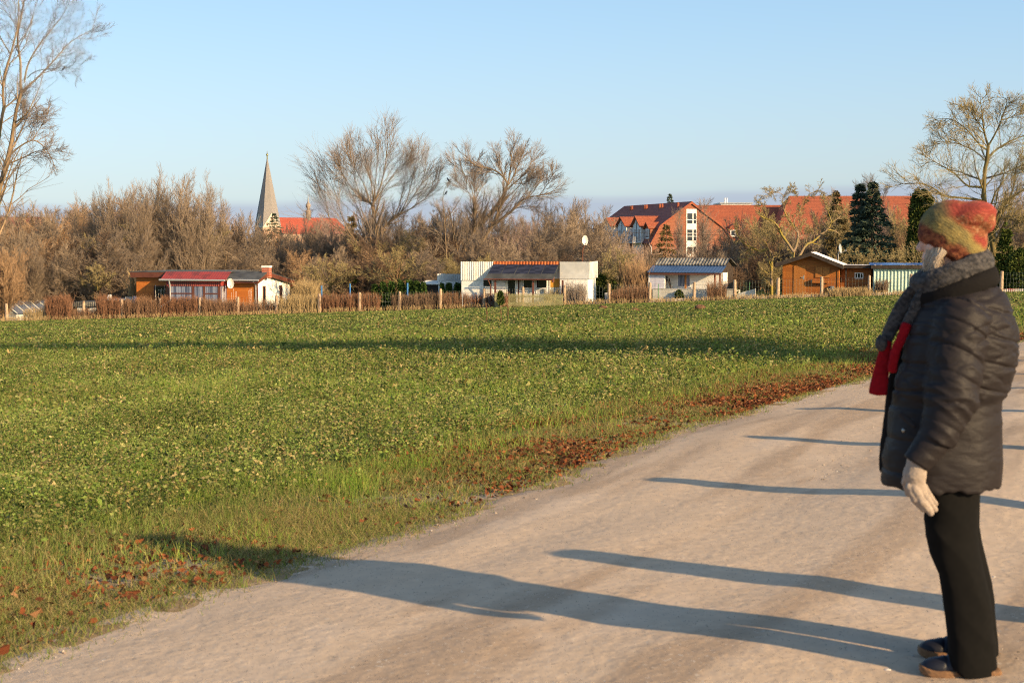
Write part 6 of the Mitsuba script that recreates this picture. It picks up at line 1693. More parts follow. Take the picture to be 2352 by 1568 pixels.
# round posts along the right side of the track (only their shadows reach into the picture)
for i, (tx, ty) in enumerate(((1365, 1292), (1585, 1111), (1800, 1012), (1920, 943), (2130, 892), (2320, 860))):
    q = hit(tx, ty)
    L = 1.02 / (SUN[2] / math.hypot(SUN[0], SUN[1]))
    b = np.array([q[0], q[1]]) + SUN[:2] / np.hypot(*SUN[:2]) * L
    k = add('track_post', log_post(np.array([b[0], b[1], float(ground(*b)) - 0.1]), 1.12, 0.125 - 0.01 * i, (0, 0), 500 + i), 'mat_post', smooth=50)
    tag(k, 'round wooden post in the row along the open side of the track', 'post', 'posts along the open side of the track')

# evergreens standing off to the right, whose crowns shade a band of the field
n_ = np.array([-SUN[1], SUN[0]]) / np.hypot(*SUN[:2])
s_ = SUN[:2] / np.hypot(*SUN[:2])
tanel = SUN[2] / np.hypot(*SUN[:2])
for i, (px, pyf, pyn, half) in enumerate(((60, 766, 822, 1.6), (400, 764, 824, 1.6), (760, 770, 824, 1.5), (1080, 778, 824, 1.4), (1400, 790, 826, 1.2), (1700, 802, 830, 1.0), (1930, 815, 836, 0.8))):
    S = hit(px, (pyf + pyn) / 2 + 5); A = hit(px, pyf); B = hit(px, pyn)
    need = (0.336 * S[1] + 3.0 + i * 0.0 - S[0]) / (s_[0] - 0.336 * s_[1])
    t_ = need + 1.0
    ctr = S[:2] + s_ * t_
    zc_ = S[2] + t_ * tanel
    thick = max(0.6, abs(np.dot(A[:2] - B[:2], s_)) * tanel * 0.80)
    gz = float(ground(*ctr))
    k = thing('roadside_evergreen', 'round crowned evergreen in the row off the open side of the track', 'tree', 'evergreens off the open side of the track')
    add('trunk', tube([[ctr[0], ctr[1], gz - 0.2], [ctr[0], ctr[1], zc_]], [0.05, 0.03], 6, 4), 'mat_bark_willow', k)
    gg = np.random.default_rng(700 + i)
    m = 1900
    v = gg.normal(size=(m, 3)); v /= np.linalg.norm(v, axis=1, keepdims=True); v *= gg.random((m, 1)) ** 0.45
    c = np.array([ctr[0], ctr[1], zc_]) + v * [half * 1.25, half * 1.25, thick]
    u = v + 0.6 * gg.normal(size=(m, 3)); u /= np.linalg.norm(u, axis=1, keepdims=True)
    add('crown', flakes(c, u, gg.uniform(0.18, 0.34, m), gg.uniform(0.06, 0.11, m)), 'mat_ivy', k)
# ================================================================ the woman on the track, seen from her left side
PD = 5.3                                                            # her distance from the camera


def Q(px, py, dy=0.0):
    return at(px, py, PD + dy)


def qx(px):
    return float(at(px, 900, PD)[0])


def qz(py):
    return float(at(2180, py, PD)[2])


TURN = math.radians(12)
FW = np.array([-math.cos(TURN), math.sin(TURN), 0.0])                # where she faces
LT = np.array([-math.sin(TURN), -math.cos(TURN), 0.0])               # her left, towards the camera
UP = np.array([0, 0, 1.0])


def fr(n, s=1.0, o=4, seed=0):
    return meshkit.fbm(np.asarray(n) * s, o, seed) - 0.5


def ridged(p, s, seed=0):
    return 1 - np.abs(2 * meshkit.noise(np.asarray(p) * s, seed) - 1)


# --- coat -------------------------------------------------------------------------------------------
rows = np.array([  # photo row, front edge, back edge, half width
    (640, 2150, 2284, 0.085), (665, 2128, 2296, 0.12), (700, 2106, 2314, 0.165), (740, 2090, 2327, 0.195), (780, 2078, 2332, 0.205), (830, 2066, 2330, 0.205),
    (870, 2056, 2320, 0.20), (900, 2050, 2312, 0.198), (915, 2048, 2301, 0.192), (940, 2045, 2297, 0.192), (1000, 2037, 2300, 0.205), (1050, 2032, 2302, 0.212), (1130, 2029, 2301, 0.215)], float)
_cz = np.array([qz(r) for r in rows[:, 0]])[::-1]
_cf = np.array([qx(r) for r in rows[:, 1]])[::-1]
_cb = np.array([qx(r) for r in rows[:, 2]])[::-1]
_cw = rows[::-1, 3]
SH, EL, CU, WR = Q(2206, 742, -0.155), Q(2186, 915, -0.215), Q(2152, 1000, -0.235), Q(2106, 1062, -0.245)
SH2, EL2, WR2 = Q(2200, 742, 0.17), Q(2180, 920, 0.24), Q(2130, 1060, 0.22)


def quilt(s, pitch, depth, puff):
    u = s / pitch
    u = u - np.floor(u)
    d = np.minimum(u, 1 - u) * pitch
    return puff * np.sqrt(np.clip(np.sin(np.pi * u), 0, 1)) - depth * np.exp(-(d / 0.0055) ** 2)


def coat_sdf(p):
    x, y, z = p[..., 0], p[..., 1], p[..., 2]
    f, b, w = np.interp(z, _cz, _cf), np.interp(z, _cz, _cb), np.interp(z, _cz, _cw)
    c, r = (f + b) / 2, (b - f) / 2
    yy = y - PD
    # depth of the front and back: she is turned a little away
    u = (x - c) - 0.12 * yy
    e = (np.abs(u / r) ** 2.3 + np.abs(yy / w) ** 2.3) ** (1 / 2.3)
    d = (e - 1) * np.minimum(r, w) * 0.9
    hem = qz(1112) + 0.004 * np.sin(x * 55 + 1) + 0.003 * np.sin(x * 130) + 0.05 * np.clip((np.interp(qz(1050), _cz, _cf) + 0.12) - x, 0, 1)
    upper = np.clip((z - qz(925)) / 0.03, 0, 1)
    s = z + 0.22 * (x - qx(2200)) * (x > qx(2200)) - 0.1 * (x - qx(2200)) * (x < qx(2200)) + 0.012 * fr(p * [4, 4, 4], 1, 2, 3)
    seat = np.exp(-((z - qz(918)) / 0.018) ** 2)
    d = d - upper * quilt(s - qz(756), 0.092, 0.0062, 0.0012) + 0.004 * seat
    front = np.clip((qx(2140) - x) / 0.05, 0, 1) * (1 - upper)
    d = d - front * quilt(z - qz(1000), 0.11, 0.003, 0.002)
    d = smax(d, hem - z, 0.012)
    d = smax(d, z - qz(655) - 0.1 * np.abs(yy), 0.03)
    # sleeves
    def sleeve(A, B, C, D):
        a = capsule(p, A, B, 0.092, 0.081)
        a2 = smin(a, capsule(p, B, C, 0.081, 0.064), 0.02)
        inner = capsule(p, C, D, 0.056, 0.043)
        ax = (C - A) / np.linalg.norm(C - A)
        t = (p - A) @ ax
        q = t - 0.25 * (x - A[0])
        fold = np.clip((t - 0.10) / 0.05, 0, 1)
        a2 = a2 - (1 - fold * 0.5) * quilt(q - 0.022, 0.09, 0.0066, 0.0012)
        # creases at the elbow, running across the sleeve
        cr = ridged(np.stack([(t + 0.5 * (x - A[0])) * 13, (x + y) * 3.0, z * 0 + 0.5], -1), 1.0, 7)
        a2 = a2 - fold * 0.011 * (cr - 0.55) - fold * 0.008 * (ridged(np.stack([(t - 0.55 * (x - A[0])) * 24, (x - y) * 6, z * 0], -1), 1.0, 9) - 0.5)
        cut = ((p - C) @ (np.array([-0.42, 0, -0.9]) / 0.993)) - 0.020
        a2 = smax(a2, cut, 0.006)
        end = ((p - D) @ (np.array([-0.55, 0, -0.835]))) - 0.004
        inner = smax(inner - 0.006 * (ridged(np.stack([t * 26, x * 5, y * 5], -1), 1.0, 5) - 0.5), end, 0.006)
        return np.minimum(a2, inner)
    d = smin(d, sleeve(SH, EL, CU, WR), 0.014)
    d = smin(d, sleeve(SH2, EL2, Q(2150, 1000, 0.24), WR2), 0.014)
    # soft folds of the nylon
    r1 = ridged(np.stack([x * 5 + z * 6, y * 6, z * 15 - x * 5], -1), 1.0, 11)
    r2 = ridged(np.stack([x * 7 - z * 9, y * 7, z * 19 + x * 9], -1), 1.0, 37)
    calm = 0.20 + 0.35 * upper
    d = d + calm * (0.0075 * np.clip((r1 - 0.74) / 0.26, 0, 1) ** 2 + 0.0055 * np.clip((r2 - 0.76) / 0.24, 0, 1) ** 2) - 0.006 * (ridged(p * [6, 6, 11], 1.0, 19) - 0.55) - 0.0035 * (ridged(np.stack([x * 20 + z * 9, y * 20, z * 30], -1), 1.0, 17) - 0.5) * (0.4 + upper)
    return d


person = thing('person', 'woman in a dark puffer coat, colourful knitted hat and grey scarf on the track', 'person')


def nylon_bump(p, n, uv):
    return 0.0016 * fbm(p.x * 38, p.y * 38, p.z * 110, 3)


matt('mat_coat', (0.0185, 0.0152, 0.0160), 0.58, 0.17, bump=nylon_bump, bscale=1.0)
matt('mat_fleece', (0.010, 0.009, 0.009), 0.9, 0.1, bump=lambda p, n, uv: 0.002 * fbm(p.x * 260, p.y * 260, p.z * 260, 2))
m = surface_nets(coat_sdf, Q(2010, 1140) - [0.02, 0.36, 0.02], Q(2350, 628) + [0.02, 0.36, 0.0], 0.0052)
add('coat', m, 'mat_coat', person, smooth=True)
# dark inner edge of the open front, and a snap on it
edge_rows = [(690, 2098), (760, 2078), (830, 2060), (900, 2046), (960, 2040), (1030, 2031), (1090, 2028)]


def loft(path, widths, thick, wdir, n=60, k=16, noise_amp=0.0, seed=0, power=2.6):
    """A padded ribbon along a path: widths across wdir, thick the other way."""
    P = resample(path, n)
    t = np.linspace(0, 1, n)
    w = np.interp(t, np.linspace(0, 1, len(widths)), widths) / 2
    th = np.interp(t, np.linspace(0, 1, len(np.atleast_1d(thick))), np.atleast_1d(thick)) / 2
    d = np.gradient(P, axis=0); d /= np.linalg.norm(d, axis=1, keepdims=True)
    W = np.asarray(wdir, float); W = np.broadcast_to(W, P.shape)
    W = W - (W * d).sum(1, keepdims=True) * d; W = W / np.linalg.norm(W, axis=1, keepdims=True)
    N = np.cross(d, W)
    a = np.arange(k) * 2 * np.pi / k
    c, s = np.cos(a), np.sin(a)
    cc, ss = np.sign(c) * np.abs(c) ** (2 / power), np.sign(s) * np.abs(s) ** (2 / power)
    end = np.sqrt(np.clip(1 - (np.abs(t * 2 - 1)) ** 40, 0.02, 1))
    v = P[:, None] + (W[:, None] * cc[None, :, None] * w[:, None, None] + N[:, None] * ss[None, :, None] * th[:, None, None]) * end[:, None, None]
    v = v.reshape(-1, 3)
    v = v + noise_amp * np.stack([fr(v, 38, 3, seed + j) for j in range(3)], 1)
    i = np.arange(n - 1)[:, None] * k; j = np.arange(k)[None]; j2 = (j + 1) % k
    f = np.stack([i + j, i + j2, i + k + j2, i + k + j], -1).reshape(-1, 4)
    f = np.vstack([f[:, [0, 1, 2]], f[:, [0, 2, 3]]])
    v = np.vstack([v, P[0], P[-1]])
    j = np.arange(k); j2 = (j + 1) % k
    f = np.vstack([f, np.stack([j2, j, j * 0 + n * k], 1), np.stack([(n - 1) * k + j, (n - 1) * k + j2, j * 0 + n * k + 1], 1)])
    if trimesh.Trimesh(v, f, process=False).volume < 0:
        f = f[:, ::-1]
    return v, f


add('placket', loft([Q(x + 7, y, 0.035) for y, x in edge_rows], [0.035, 0.04, 0.045, 0.045], [0.05, 0.05], [0.3, -1, 0], noise_amp=0.004), 'mat_fleece', person, smooth=True)
matt('mat_snap', (0.30, 0.29, 0.27), 0.3, 0.5, metallic=0.9)
b = trimesh.creation.icosphere(subdivisions=2, radius=0.008); b.apply_translation(Q(2076, 988, -0.165))
add('snap_button', b, 'mat_snap', person, smooth=True)
add('pocket_edge', loft([Q(2066, 947, -0.168), Q(2086, 966, -0.185), Q(2104, 982, -0.200)], [0.016, 0.020, 0.012], [0.012, 0.012], [0.7, 0, 0.7], 20, 12), 'mat_coat', person, smooth=True)


def ring_sdf(c, back, front, half, tz, tr, lateral, droop=0.0, seed=0, rough=0.004):
    """A scarf or collar laid round the neck: a tilted ring from back to front, tz half its height, tr half its thickness."""
    e1 = front - back; L = np.linalg.norm(e1); e1 = e1 / L
    e2 = np.array([0, 1.0, 0]); n = np.cross(e2, e1); n = n if n[2] > 0 else -n

    def fn(p):
        q = p - c
        a, b_, h = q @ e1, q @ e2, q @ n
        rho = np.sqrt((a / half) ** 2 + (b_ / lateral) ** 2)
        dr_ = (rho - 1) * (half + lateral) / 2
        k = np.clip(a / half, -1, 1)
        z_ = tz * (1 + 0.25 * droop * np.clip(k, 0, 1))
        h = h + 0.012 * droop * k * k
        t_ = tr * (1 + 0.6 * droop * np.clip(k, 0, 1))
        d = ((np.abs(dr_ / t_) ** 2.4 + np.abs(h / z_) ** 2.4) ** (1 / 2.4) - 1) * min(tz, tr)
        return d - rough * (ridged(np.stack([h * 26, np.arctan2(b_, a) * 2.2, a * 0], -1), 1.0, seed) - 0.5) * 2 - rough * fr(p, 30, 3, seed)
    return fn


cc = (Q(2278, 628) + Q(2112, 694)) / 2
m = surface_nets(ring_sdf(cc, Q(2278, 628), Q(2112, 694), 0.128, 0.036, 0.024, 0.112, 0.15, 3, 0.002), cc - [0.2, 0.2, 0.15], cc + [0.2, 0.2, 0.15], 0.005)
add('collar', m, 'mat_fleece', person, smooth=True)


def wool_grey(p, n, uv):
    k = fbm(p.x * 90, p.y * 90, p.z * 90, 3)
    return mix((0.028, 0.028, 0.031), (0.075, 0.070, 0.070), smoothstep(0.3, 0.7, k))


def wool_bump(p, n, uv):
    return 0.006 * fbm(p.x * 130, p.y * 130, p.z * 130, 3)


matt('mat_scarf', wool_grey, 0.95, 0.1, bump=wool_bump, sheen=0.4)
matt('mat_red_wool', lambda p, n, uv: mix((0.19, 0.004, 0.008), (0.29, 0.008, 0.014), fbm(p.x * 80, p.y * 80, p.z * 80, 3)), 0.95, 0.1, bump=wool_bump, sheen=0.3)
cs = (Q(2268, 584) + Q(2106, 652)) / 2
m1 = surface_nets(ring_sdf(cs, Q(2268, 584), Q(2106, 652), 0.116, 0.036, 0.024, 0.105, 0.8, 5, 0.0025), cs - [0.2, 0.2, 0.15], cs + [0.2, 0.2, 0.15], 0.005)
tailA = loft([Q(2112, 655, 0.0), Q(2088, 682, 0.02), Q(2064, 722, 0.03), Q(2042, 764, 0.035), Q(2030, 800, 0.035)], [0.05, 0.055, 0.055, 0.05, 0.035], [0.035, 0.03, 0.03, 0.025], [1, -0.2, 0.5], noise_amp=0.007, seed=4)
tailB = loft([Q(2128, 665, -0.05), Q(2112, 692, -0.04), Q(2096, 722, -0.03), Q(2080, 752, -0.02)], [0.05, 0.05, 0.042, 0.04], [0.03, 0.03, 0.028], [1, -0.2, 0.5], noise_amp=0.006, seed=6)
knot = surface_nets(lambda p: ellipsoid(p, Q(2024, 788, 0.01), (0.020, 0.022, 0.030)) - 0.008 * fr(p, 45, 3, 2), Q(2024, 788, 0.01) - 0.05, Q(2024, 788, 0.01) + 0.05, 0.004)
add('scarf', cat_mesh([m1, tailA, tailB, knot]), 'mat_scarf', person, smooth=True)
labels[f'{person}__scarf'] = {'label': 'grey knitted scarf wrapped round the neck with red lining'}
redA = loft([Q(2038, 780, 0.02), Q(2030, 820, 0.015), Q(2023, 860, 0.01), Q(2016, 908, 0.0)], [0.035, 0.045, 0.056, 0.066], [0.022, 0.02, 0.02], [1, -0.15, 0.1], noise_amp=0.006, seed=8)
redB = loft([Q(2084, 742, -0.035), Q(2068, 782, -0.04), Q(2054, 818, -0.04), Q(2049, 856, -0.035)], [0.034, 0.034, 0.032, 0.032], [0.024, 0.022, 0.02], [1, -0.15, 0.3], noise_amp=0.005, seed=9)
add('red_end', redA, 'mat_red_wool', f'{person}__scarf', smooth=True)
add('red_end', redB, 'mat_red_wool', f'{person}__scarf', smooth=True)

# --- head, hair, hat ----------------------------------------------------------------------------------
HC = Q(2186, 553, 0.0)                                              # middle of the head


def hl(f, l, u):
    return HC + FW * f + LT * l + UP * u


def head_sdf(p):
    d = ellipsoid(p, hl(-0.010, 0, 0.028), (0.094, 0.072, 0.098))
    q = np.stack([(p - HC) @ FW, (p - HC) @ LT, (p - HC) @ UP], -1)
    d = ellipsoid(q, (-0.008, 0, 0.030), (0.095, 0.073, 0.098))
    d = smin(d, ellipsoid(q, (0.035, 0, -0.045), (0.058, 0.055, 0.068)), 0.03)     # jaw
    d = smin(d, ellipsoid(q, (0.078, 0, -0.090), (0.020, 0.022, 0.016)), 0.025)    # chin
    d = smin(d, capsule(q, (0.092, 0, 0.008), (0.110, 0, -0.026), 0.008, 0.0115), 0.014)   # nose
    for s in (-1, 1):
        d = smin(d, ellipsoid(q, (0.104, 0.010 * s, -0.031), (0.009, 0.008, 0.007)), 0.006)
        d = smin(d, ellipsoid(q, (0.078, 0.030 * s, 0.022), (0.016, 0.022, 0.008)), 0.012)    # brow
        d = smin(d, ellipsoid(q, (0.062, 0.042 * s, -0.022), (0.022, 0.018, 0.018)), 0.02)    # cheek
        d = smax(d, -ellipsoid(q, (0.094, 0.031 * s, 0.004), (0.014, 0.016, 0.010)), 0.010)   # eye socket
        d = smin(d, ellipsoid(q, (-0.012, 0.076 * s, -0.010), (0.018, 0.010, 0.030)), 0.008)  # ear
    for u in (-0.053, -0.063):
        d = smin(d, ellipsoid(q, (0.091, 0, u), (0.010, 0.020, 0.0045)), 0.006)               # lips
    d = smin(d, capsule(q, (-0.02, 0, -0.03), (-0.035, 0, -0.17), 0.054, 0.060), 0.03)        # neck
    # trunk and limbs under the clothes
    for A, B, r0, r1 in ((Q(2200, 690), Q(2175, 1090), 0.10, 0.115), (Q(2205, 735, -0.10), Q(2205, 735, 0.12), 0.062, 0.062), (Q(2206, 742, -0.15), EL, 0.050, 0.042), (EL, WR, 0.042, 0.028),
                         (SH2, EL2, 0.050, 0.042), (EL2, WR2, 0.042, 0.028)):
        d = smin(d, capsule(p, A, B, r0, r1), 0.03)
    for s in (-1, 1):
        d = smin(d, capsule(p, Q(2182, 1095, 0.085 * s), Q(2214, 1300, 0.098 * s), 0.060, 0.044), 0.03)
        d = smin(d, capsule(p, Q(2214, 1300, 0.098 * s), Q(2246, 1500, 0.105 * s), 0.043, 0.032), 0.02)
    return d


matt('mat_skin', lambda p, n, uv: mix((0.56, 0.33, 0.25), (0.62, 0.40, 0.31), fbm(p.x * 40, p.y * 40, p.z * 40, 2)), 0.5, 0.4)
m = surface_nets(head_sdf, Q(2180, 1520) - [0.35, 0.36, 0.0], Q(2180, 470) + [0.35, 0.36, 0.03], 0.007)
add('body', m, 'mat_skin', person, smooth=True)
matt('mat_eye', (0.75, 0.72, 0.68), 0.2, 0.6)
for s in (-1, 1):
    e = trimesh.creation.icosphere(subdivisions=2, radius=0.012); e.apply_translation(hl(0.0765, 0.031 * s, 0.003))
    add('eye', e, 'mat_eye', person, smooth=True)

g = np.random.default_rng(5)
N = 900
k = g.random(N)
fwd0 = 0.078 - 0.056 * k + 0.004 * g.normal(size=N)
lat0 = 0.030 + 0.040 * np.clip(k * 1.6, 0, 1) + 0.003 * g.normal(size=N)
lay = g.random(N)
top = np.stack([fwd0 - 0.012, lat0 - 0.012, 0.020 - 0.02 * k], 1)
mid = np.stack([fwd0 + 0.001, lat0 + 0.006 * lay + 0.006, -0.030 - 0.01 * k], 1)
end = -0.122 + 0.042 * k ** 2 + 0.010 * g.normal(size=N)
low = np.stack([fwd0 + 0.008 + 0.018 * k + 0.003 * g.normal(size=N), lat0 + 0.010 * lay + 0.004, end * 0.72], 1)
tip = np.stack([fwd0 + 0.006 + 0.020 * k + 0.006 * g.normal(size=N), lat0 + 0.008 * lay - 0.004, end], 1)
S = np.stack([top, mid, low, tip], 1)
S = np.concatenate([S, S * [1, -1, 1]], 0)
tt = np.linspace(0, 3, 9)
S = np.stack([np.stack([np.interp(tt, range(4), S[i, :, c]) for c in range(3)], 1) for i in range(len(S))])
S = HC + S[..., :1] * FW + S[..., 1:2] * LT + S[..., 2:] * UP
R = np.tile(np.array([0.0021, 0.0022, 0.0022, 0.0022, 0.0021, 0.002, 0.0018, 0.0014, 0.0006]), (len(S), 1))
matt('mat_hair', lambda p, n, uv: mix((0.26, 0.20, 0.145), (0.48, 0.39, 0.30), noise(p.x * 160, p.y * 160, p.z * 8)), 0.5, 0.35)
add('hair', tubes([(S, R, 5)]), 'mat_hair', person, smooth=True)

HA = np.array([0.60, 0, 0.80])                                      # the way the hat's rows of knitting are stacked
BR = Q(2140, 566)                                                   # a spot on its brim


def hat_sdf(p):
    q = np.stack([(p - HC) @ FW, (p - HC) @ LT, (p - HC) @ UP], -1)
    d = ellipsoid(q, (0.0, 0, 0.036), (0.113, 0.096, 0.106))
    d = smin(d, ellipsoid(q, (-0.02, 0, -0.01), (0.098, 0.093, 0.09)), 0.02)
    ang = math.radians(-14)
    R_ = np.array([[math.cos(ang), 0, math.sin(ang)], [0, 1, 0], [-math.sin(ang), 0, math.cos(ang)]])
    bag = ellipsoid(p, Q(2219, 499), (0.099, 0.108, 0.050), R_)
    bag = smin(bag, ellipsoid(p, Q(2248, 513), (0.054, 0.085, 0.036)), 0.02)
    bag = bag - 0.008 * (ridged(np.stack([p[..., 0] * 11 + p[..., 2] * 20, p[..., 1] * 12, p[..., 2] * 16], -1), 1.0, 4) - 0.5)
    d = smin(d, bag, 0.006)
    # brim: slants down from the forehead to below the ear
    cut = (BR - p) @ HA
    d = smax(d, cut - 0.004, 0.012)
    rim = np.abs(cut) - 0.016
    return d - 0.0025 * fr(p, 60, 3, 3) - 0.004 * np.exp(-(cut / 0.014) ** 2)


def hat_colour(p, n, uv):
    h = (p.x - float(BR[0])) * float(HA[0]) + (p.z - float(BR[2])) * float(HA[2])
    h0 = h
    k = fbm(p.x * 22, p.y * 22, p.z * 22, 3)
    f = fbm(p.x * 75, p.y * 75, p.z * 75, 3)
    h = h + 0.045 * (k - 0.5)
    olive, yellow, orange, red, dark = (0.145, 0.13, 0.065), (0.29, 0.22, 0.080), (0.25, 0.090, 0.045), (0.28, 0.056, 0.042), (0.11, 0.03, 0.022)
    brim = mix(mix(dark, orange, smoothstep(0.3, 0.62, f)), yellow, smoothstep(0.55, 0.8, k) * 0.4)
    c = mix(brim, mix(olive, yellow, smoothstep(0.25, 0.6, k + 0.9 * (p.x - float(HC[0])))), smoothstep(0.030, 0.052, h))
    crown = mix(red, mix(orange, (0.34, 0.21, 0.12), smoothstep(0.5, 0.75, f)), smoothstep(0.42, 0.68, fbm(p.x * 18 + 3, p.y * 18, p.z * 26, 3)))
    crown = mix(crown, olive, smoothstep(-0.010, -0.055, p.x - float(HC[0])) * 0.9)
    c = mix(c, crown, smoothstep(0.085, 0.115, h))
    row = dr.sin(h0 * 720 + 2.0 * (k - 0.5)) * dr.sin((p.y + 0.35 * (p.x * 0.8 - p.z * 0.6)) * 560)
    return c * (0.72 + 0.4 * f) * (0.86 + 0.28 * row) * (0.8 + 0.4 * noise(p.x * 200, p.y * 200, p.z * 260))


matt('mat_hat', hat_colour, 0.95, 0.1, sheen=0.3, bump=lambda p, n, uv: 0.0035 * fbm(p.x * 150, p.y * 150, p.z * 190, 3))
m = surface_nets(hat_sdf, HC - [0.19, 0.17, 0.14], HC + [0.19, 0.17, 0.18], 0.0048)
add('hat', m, 'mat_hat', person, smooth=True)
labels[f'{person}__hat'] = {'label': 'slouchy knitted hat in red, orange and yellow'}

# --- trousers, shoes, glove -------------------------------------------------------------------------------
leg = np.array([(1090, 2122, 2250), (1168, 2127, 2247), (1217, 2130, 2246), (1256, 2142, 2252), (1301, 2166, 2264), (1352, 2177, 2279), (1401, 2184, 2286), (1455, 2189, 2292), (1500, 2190, 2297), (1560, 2192, 2300)], float)
_lz = np.array([qz(r) for r in leg[:, 0]])[::-1]
_lf, _lb = np.array([qx(r) for r in leg[:, 1]])[::-1], np.array([qx(r) for r in leg[:, 2]])[::-1]


def trousers_sdf(p):
    y, z = p[..., 1], p[..., 2]
    x = p[..., 0] * PD / y                                           # her legs stand one behind the other as we see them
    f, b_ = np.interp(z, _lz, _lf), np.interp(z, _lz, _lb)
    out = None
    for s, dx, sh in ((-1, 0.0, 0.0), (1, 0.002, 0.012)):
        yc = PD + s * np.interp(z, [qz(1500), qz(1100)], [0.108, 0.085])
        r, c = (b_ - f) / 2 * 1.05, (f + b_) / 2 + dx + 0.004
        w = np.interp(z, [qz(1540), qz(1350), qz(1120)], [0.075, 0.072, 0.098])
        d = (((np.abs((x - c) / r)) ** 2.2 + np.abs((y - yc) / w) ** 2.2) ** (1 / 2.2) - 1) * np.minimum(r, w)
        hem = qz(1545) + sh + (0.016 if s < 0 else 0.0) + 0.7 * np.clip(c - 0.005 - x, 0, 1)
        d = smax(d, hem - z, 0.006)
        out = d if out is None else smin(out, d, 0.02)
    out = smax(out, z - qz(1080), 0.01)
    fold = ridged(np.stack([z * 10 + x * 9, y * 6, x * 4], -1), 1.0, 3) - 0.5
    crease = ridged(np.stack([x * 9 + z * 2.2, y * 5, z * 1.5], -1), 1.0, 6) - 0.5
    return out - 0.006 * fold - 0.007 * crease


matt('mat_trousers', lambda p, n, uv: mix((0.004, 0.004, 0.004), (0.0065, 0.006, 0.0058), fbm(p.x * 60, p.y * 60, p.z * 60, 2)), 0.9, 0.12)
m = surface_nets(trousers_sdf, Q(2100, 1562) - [0.05, 0.24, 0.02], Q(2310, 1075) + [0.03, 0.24, 0.01], 0.006)
add('trousers', m, 'mat_trousers', person, smooth=True)

scene['mat_shoe'] = {'type': 'twosided', 'bsdf': {'type': 'principled', 'base_color': rgb(0.010, 0.012, 0.022), 'roughness': 0.5, 'specular': 0.25}}
matt('mat_sole', lambda p, n, uv: mix((0.15, 0.08, 0.042), (0.22, 0.125, 0.068), fbm(p.x * 120, p.y * 120, p.z * 120, 3)), 0.9, 0.2, bump=lambda p, n, uv: 0.004 * fbm(p.x * 200, p.y * 200, p.z * 200, 2))
TRACK_SHIFT = None
for s, toe in ((-1, 2110), (1, 2106)):
    FWF, LTF = np.array([-0.998, 0.06, 0]), np.array([-0.06, -0.998, 0])
    tip = Q(toe, 1500, 0.115 * s - 0.01 + 0.02)
    gz = float(ground(tip[0], tip[1])) + 0.004
    O = np.array([tip[0], tip[1], gz])                               # the toe on the ground
    LEN = 0.285

    def loc(p):
        q = p - O
        return np.stack([-(q @ FWF), q @ LTF, q @ UP], -1)           # behind the toe, to her left, up

    def sole_sdf(p):
        q = loc(p); a, l, u = q[..., 0], q[..., 1], q[..., 2]
        w = np.interp(a, [0, 0.03, 0.08, 0.15, 0.22, 0.285], [0.026, 0.042, 0.050, 0.044, 0.040, 0.034])
        e = np.maximum(np.maximum(-a, a - LEN), np.abs(l) - w)
        e = smax(np.sqrt(np.clip((a - LEN / 2) / (LEN / 2), -2, 2) ** 8 + (l / w) ** 4) ** 0.5 * w - w, np.abs(a - LEN / 2) - LEN / 2, 0.02)
        lift = 0.016 * np.clip((0.06 - a) / 0.06, 0, 1) ** 2
        return smax(e, np.abs(u - lift - 0.013) - 0.013, 0.006) - 0.002

    def upper_sdf(p):
        q = loc(p); a, l, u = q[..., 0], q[..., 1], q[..., 2]
        d = ellipsoid(q, (0.072, 0, 0.030), (0.066, 0.043, 0.036))
        d = smin(d, ellipsoid(q, (0.14, 0, 0.032), (0.075, 0.040, 0.050)), 0.02)
        d = smin(d, capsule(q, (0.200, 0, 0.04), (0.200, 0, 0.09), 0.036, 0.032), 0.04)
        d = d + 0.004 * np.exp(-((a - 0.085 - 0.25 * (u - 0.03)) / 0.004) ** 2)
        return smax(d, 0.022 - u, 0.004)
    lo, hi = O - [0.06, 0.12, 0.01], O + [0.34, 0.12, 0.15]
    sh = add('shoe', surface_nets(upper_sdf, lo, hi, 0.004), 'mat_shoe', person, smooth=True)
    add('sole', surface_nets(sole_sdf, lo, hi, 0.004), 'mat_sole', sh, smooth=True)


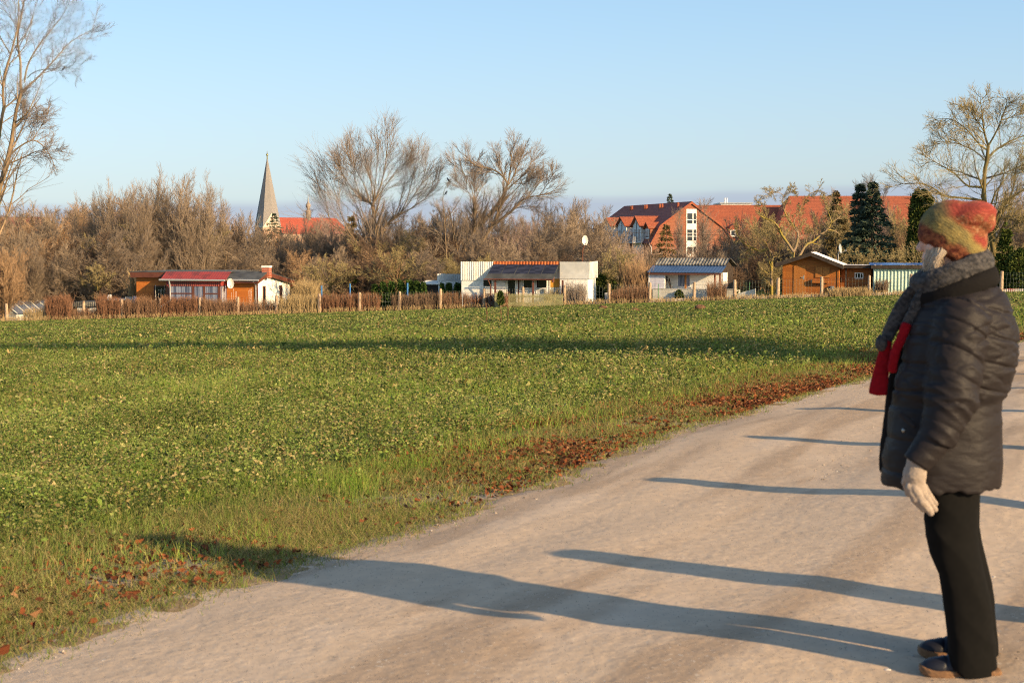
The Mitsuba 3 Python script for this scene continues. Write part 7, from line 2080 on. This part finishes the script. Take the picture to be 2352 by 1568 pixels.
def glove_sdf(p):
    D = -0.245
    d = capsule(p, Q(2107, 1048, D), Q(2104, 1085, D), 0.034, 0.033)
    d = smin(d, capsule(p, Q(2098, 1092, D), Q(2108, 1122, D), 0.034, 0.028), 0.02)
    for a, b_, c_, r in (((2088, 1118, -0.262), (2101, 1146, -0.268), (2121, 1169, -0.262), 0.0128), ((2101, 1122, -0.270), (2117, 1152, -0.276), (2138, 1177, -0.262), 0.0134),
                         ((2113, 1121, -0.252), (2129, 1147, -0.258), (2147, 1169, -0.246), 0.0128), ((2121, 1116, -0.232), (2134, 1138, -0.236), (2148, 1156, -0.226), 0.0118)):
        fg = smin(capsule(p, Q(*a), Q(*b_), r * 1.08, r), capsule(p, Q(*b_), Q(*c_), r, r * 0.86), 0.004)
        d = smin(d, fg, 0.0025)
    th = smin(capsule(p, Q(2090, 1082, -0.225), Q(2082, 1106, -0.205), 0.019, 0.016), capsule(p, Q(2082, 1106, -0.205), Q(2088, 1132, -0.195), 0.016, 0.014), 0.005)
    d = smin(d, th, 0.010)
    return d - 0.0018 * fr(p, 55, 3, 5)


matt('mat_glove', lambda p, n, uv: mix((0.25, 0.20, 0.165), (0.34, 0.28, 0.235), fbm(p.x * 110, p.y * 110, p.z * 110, 3)), 0.95, 0.1, sheen=0.4, bump=lambda p, n, uv: 0.004 * fbm(p.x * 170, p.y * 170, p.z * 170, 3))
add('glove', surface_nets(glove_sdf, Q(2060, 1190, -0.32) - 0.01, Q(2160, 1035, -0.13) + 0.01, 0.0042), 'mat_glove', person, smooth=True)
labels[f'{person}__glove'] = {'label': 'cream woollen glove on the hanging hand'}
# ================================================================ things alike: say which one of the row
ORD = ('first', 'second', 'third', 'fourth', 'fifth', 'sixth', 'seventh', 'eighth', 'ninth', 'tenth', 'eleventh', 'twelfth', 'thirteenth', 'fourteenth')
alike = {}
for key, px in PLACED.items():
    alike.setdefault(labels[key]['label'], []).append((px, key))
for lab, ks in alike.items():
    if 1 < len(ks) <= len(ORD):
        for o, (_, key) in zip(ORD, sorted(ks)):
            labels[key]['label'] = ' '.join(lab.split()[-13:] if len(lab.split()) > 13 else lab.split()) + f', {o} from left'
            labels[key].setdefault('group', lab)
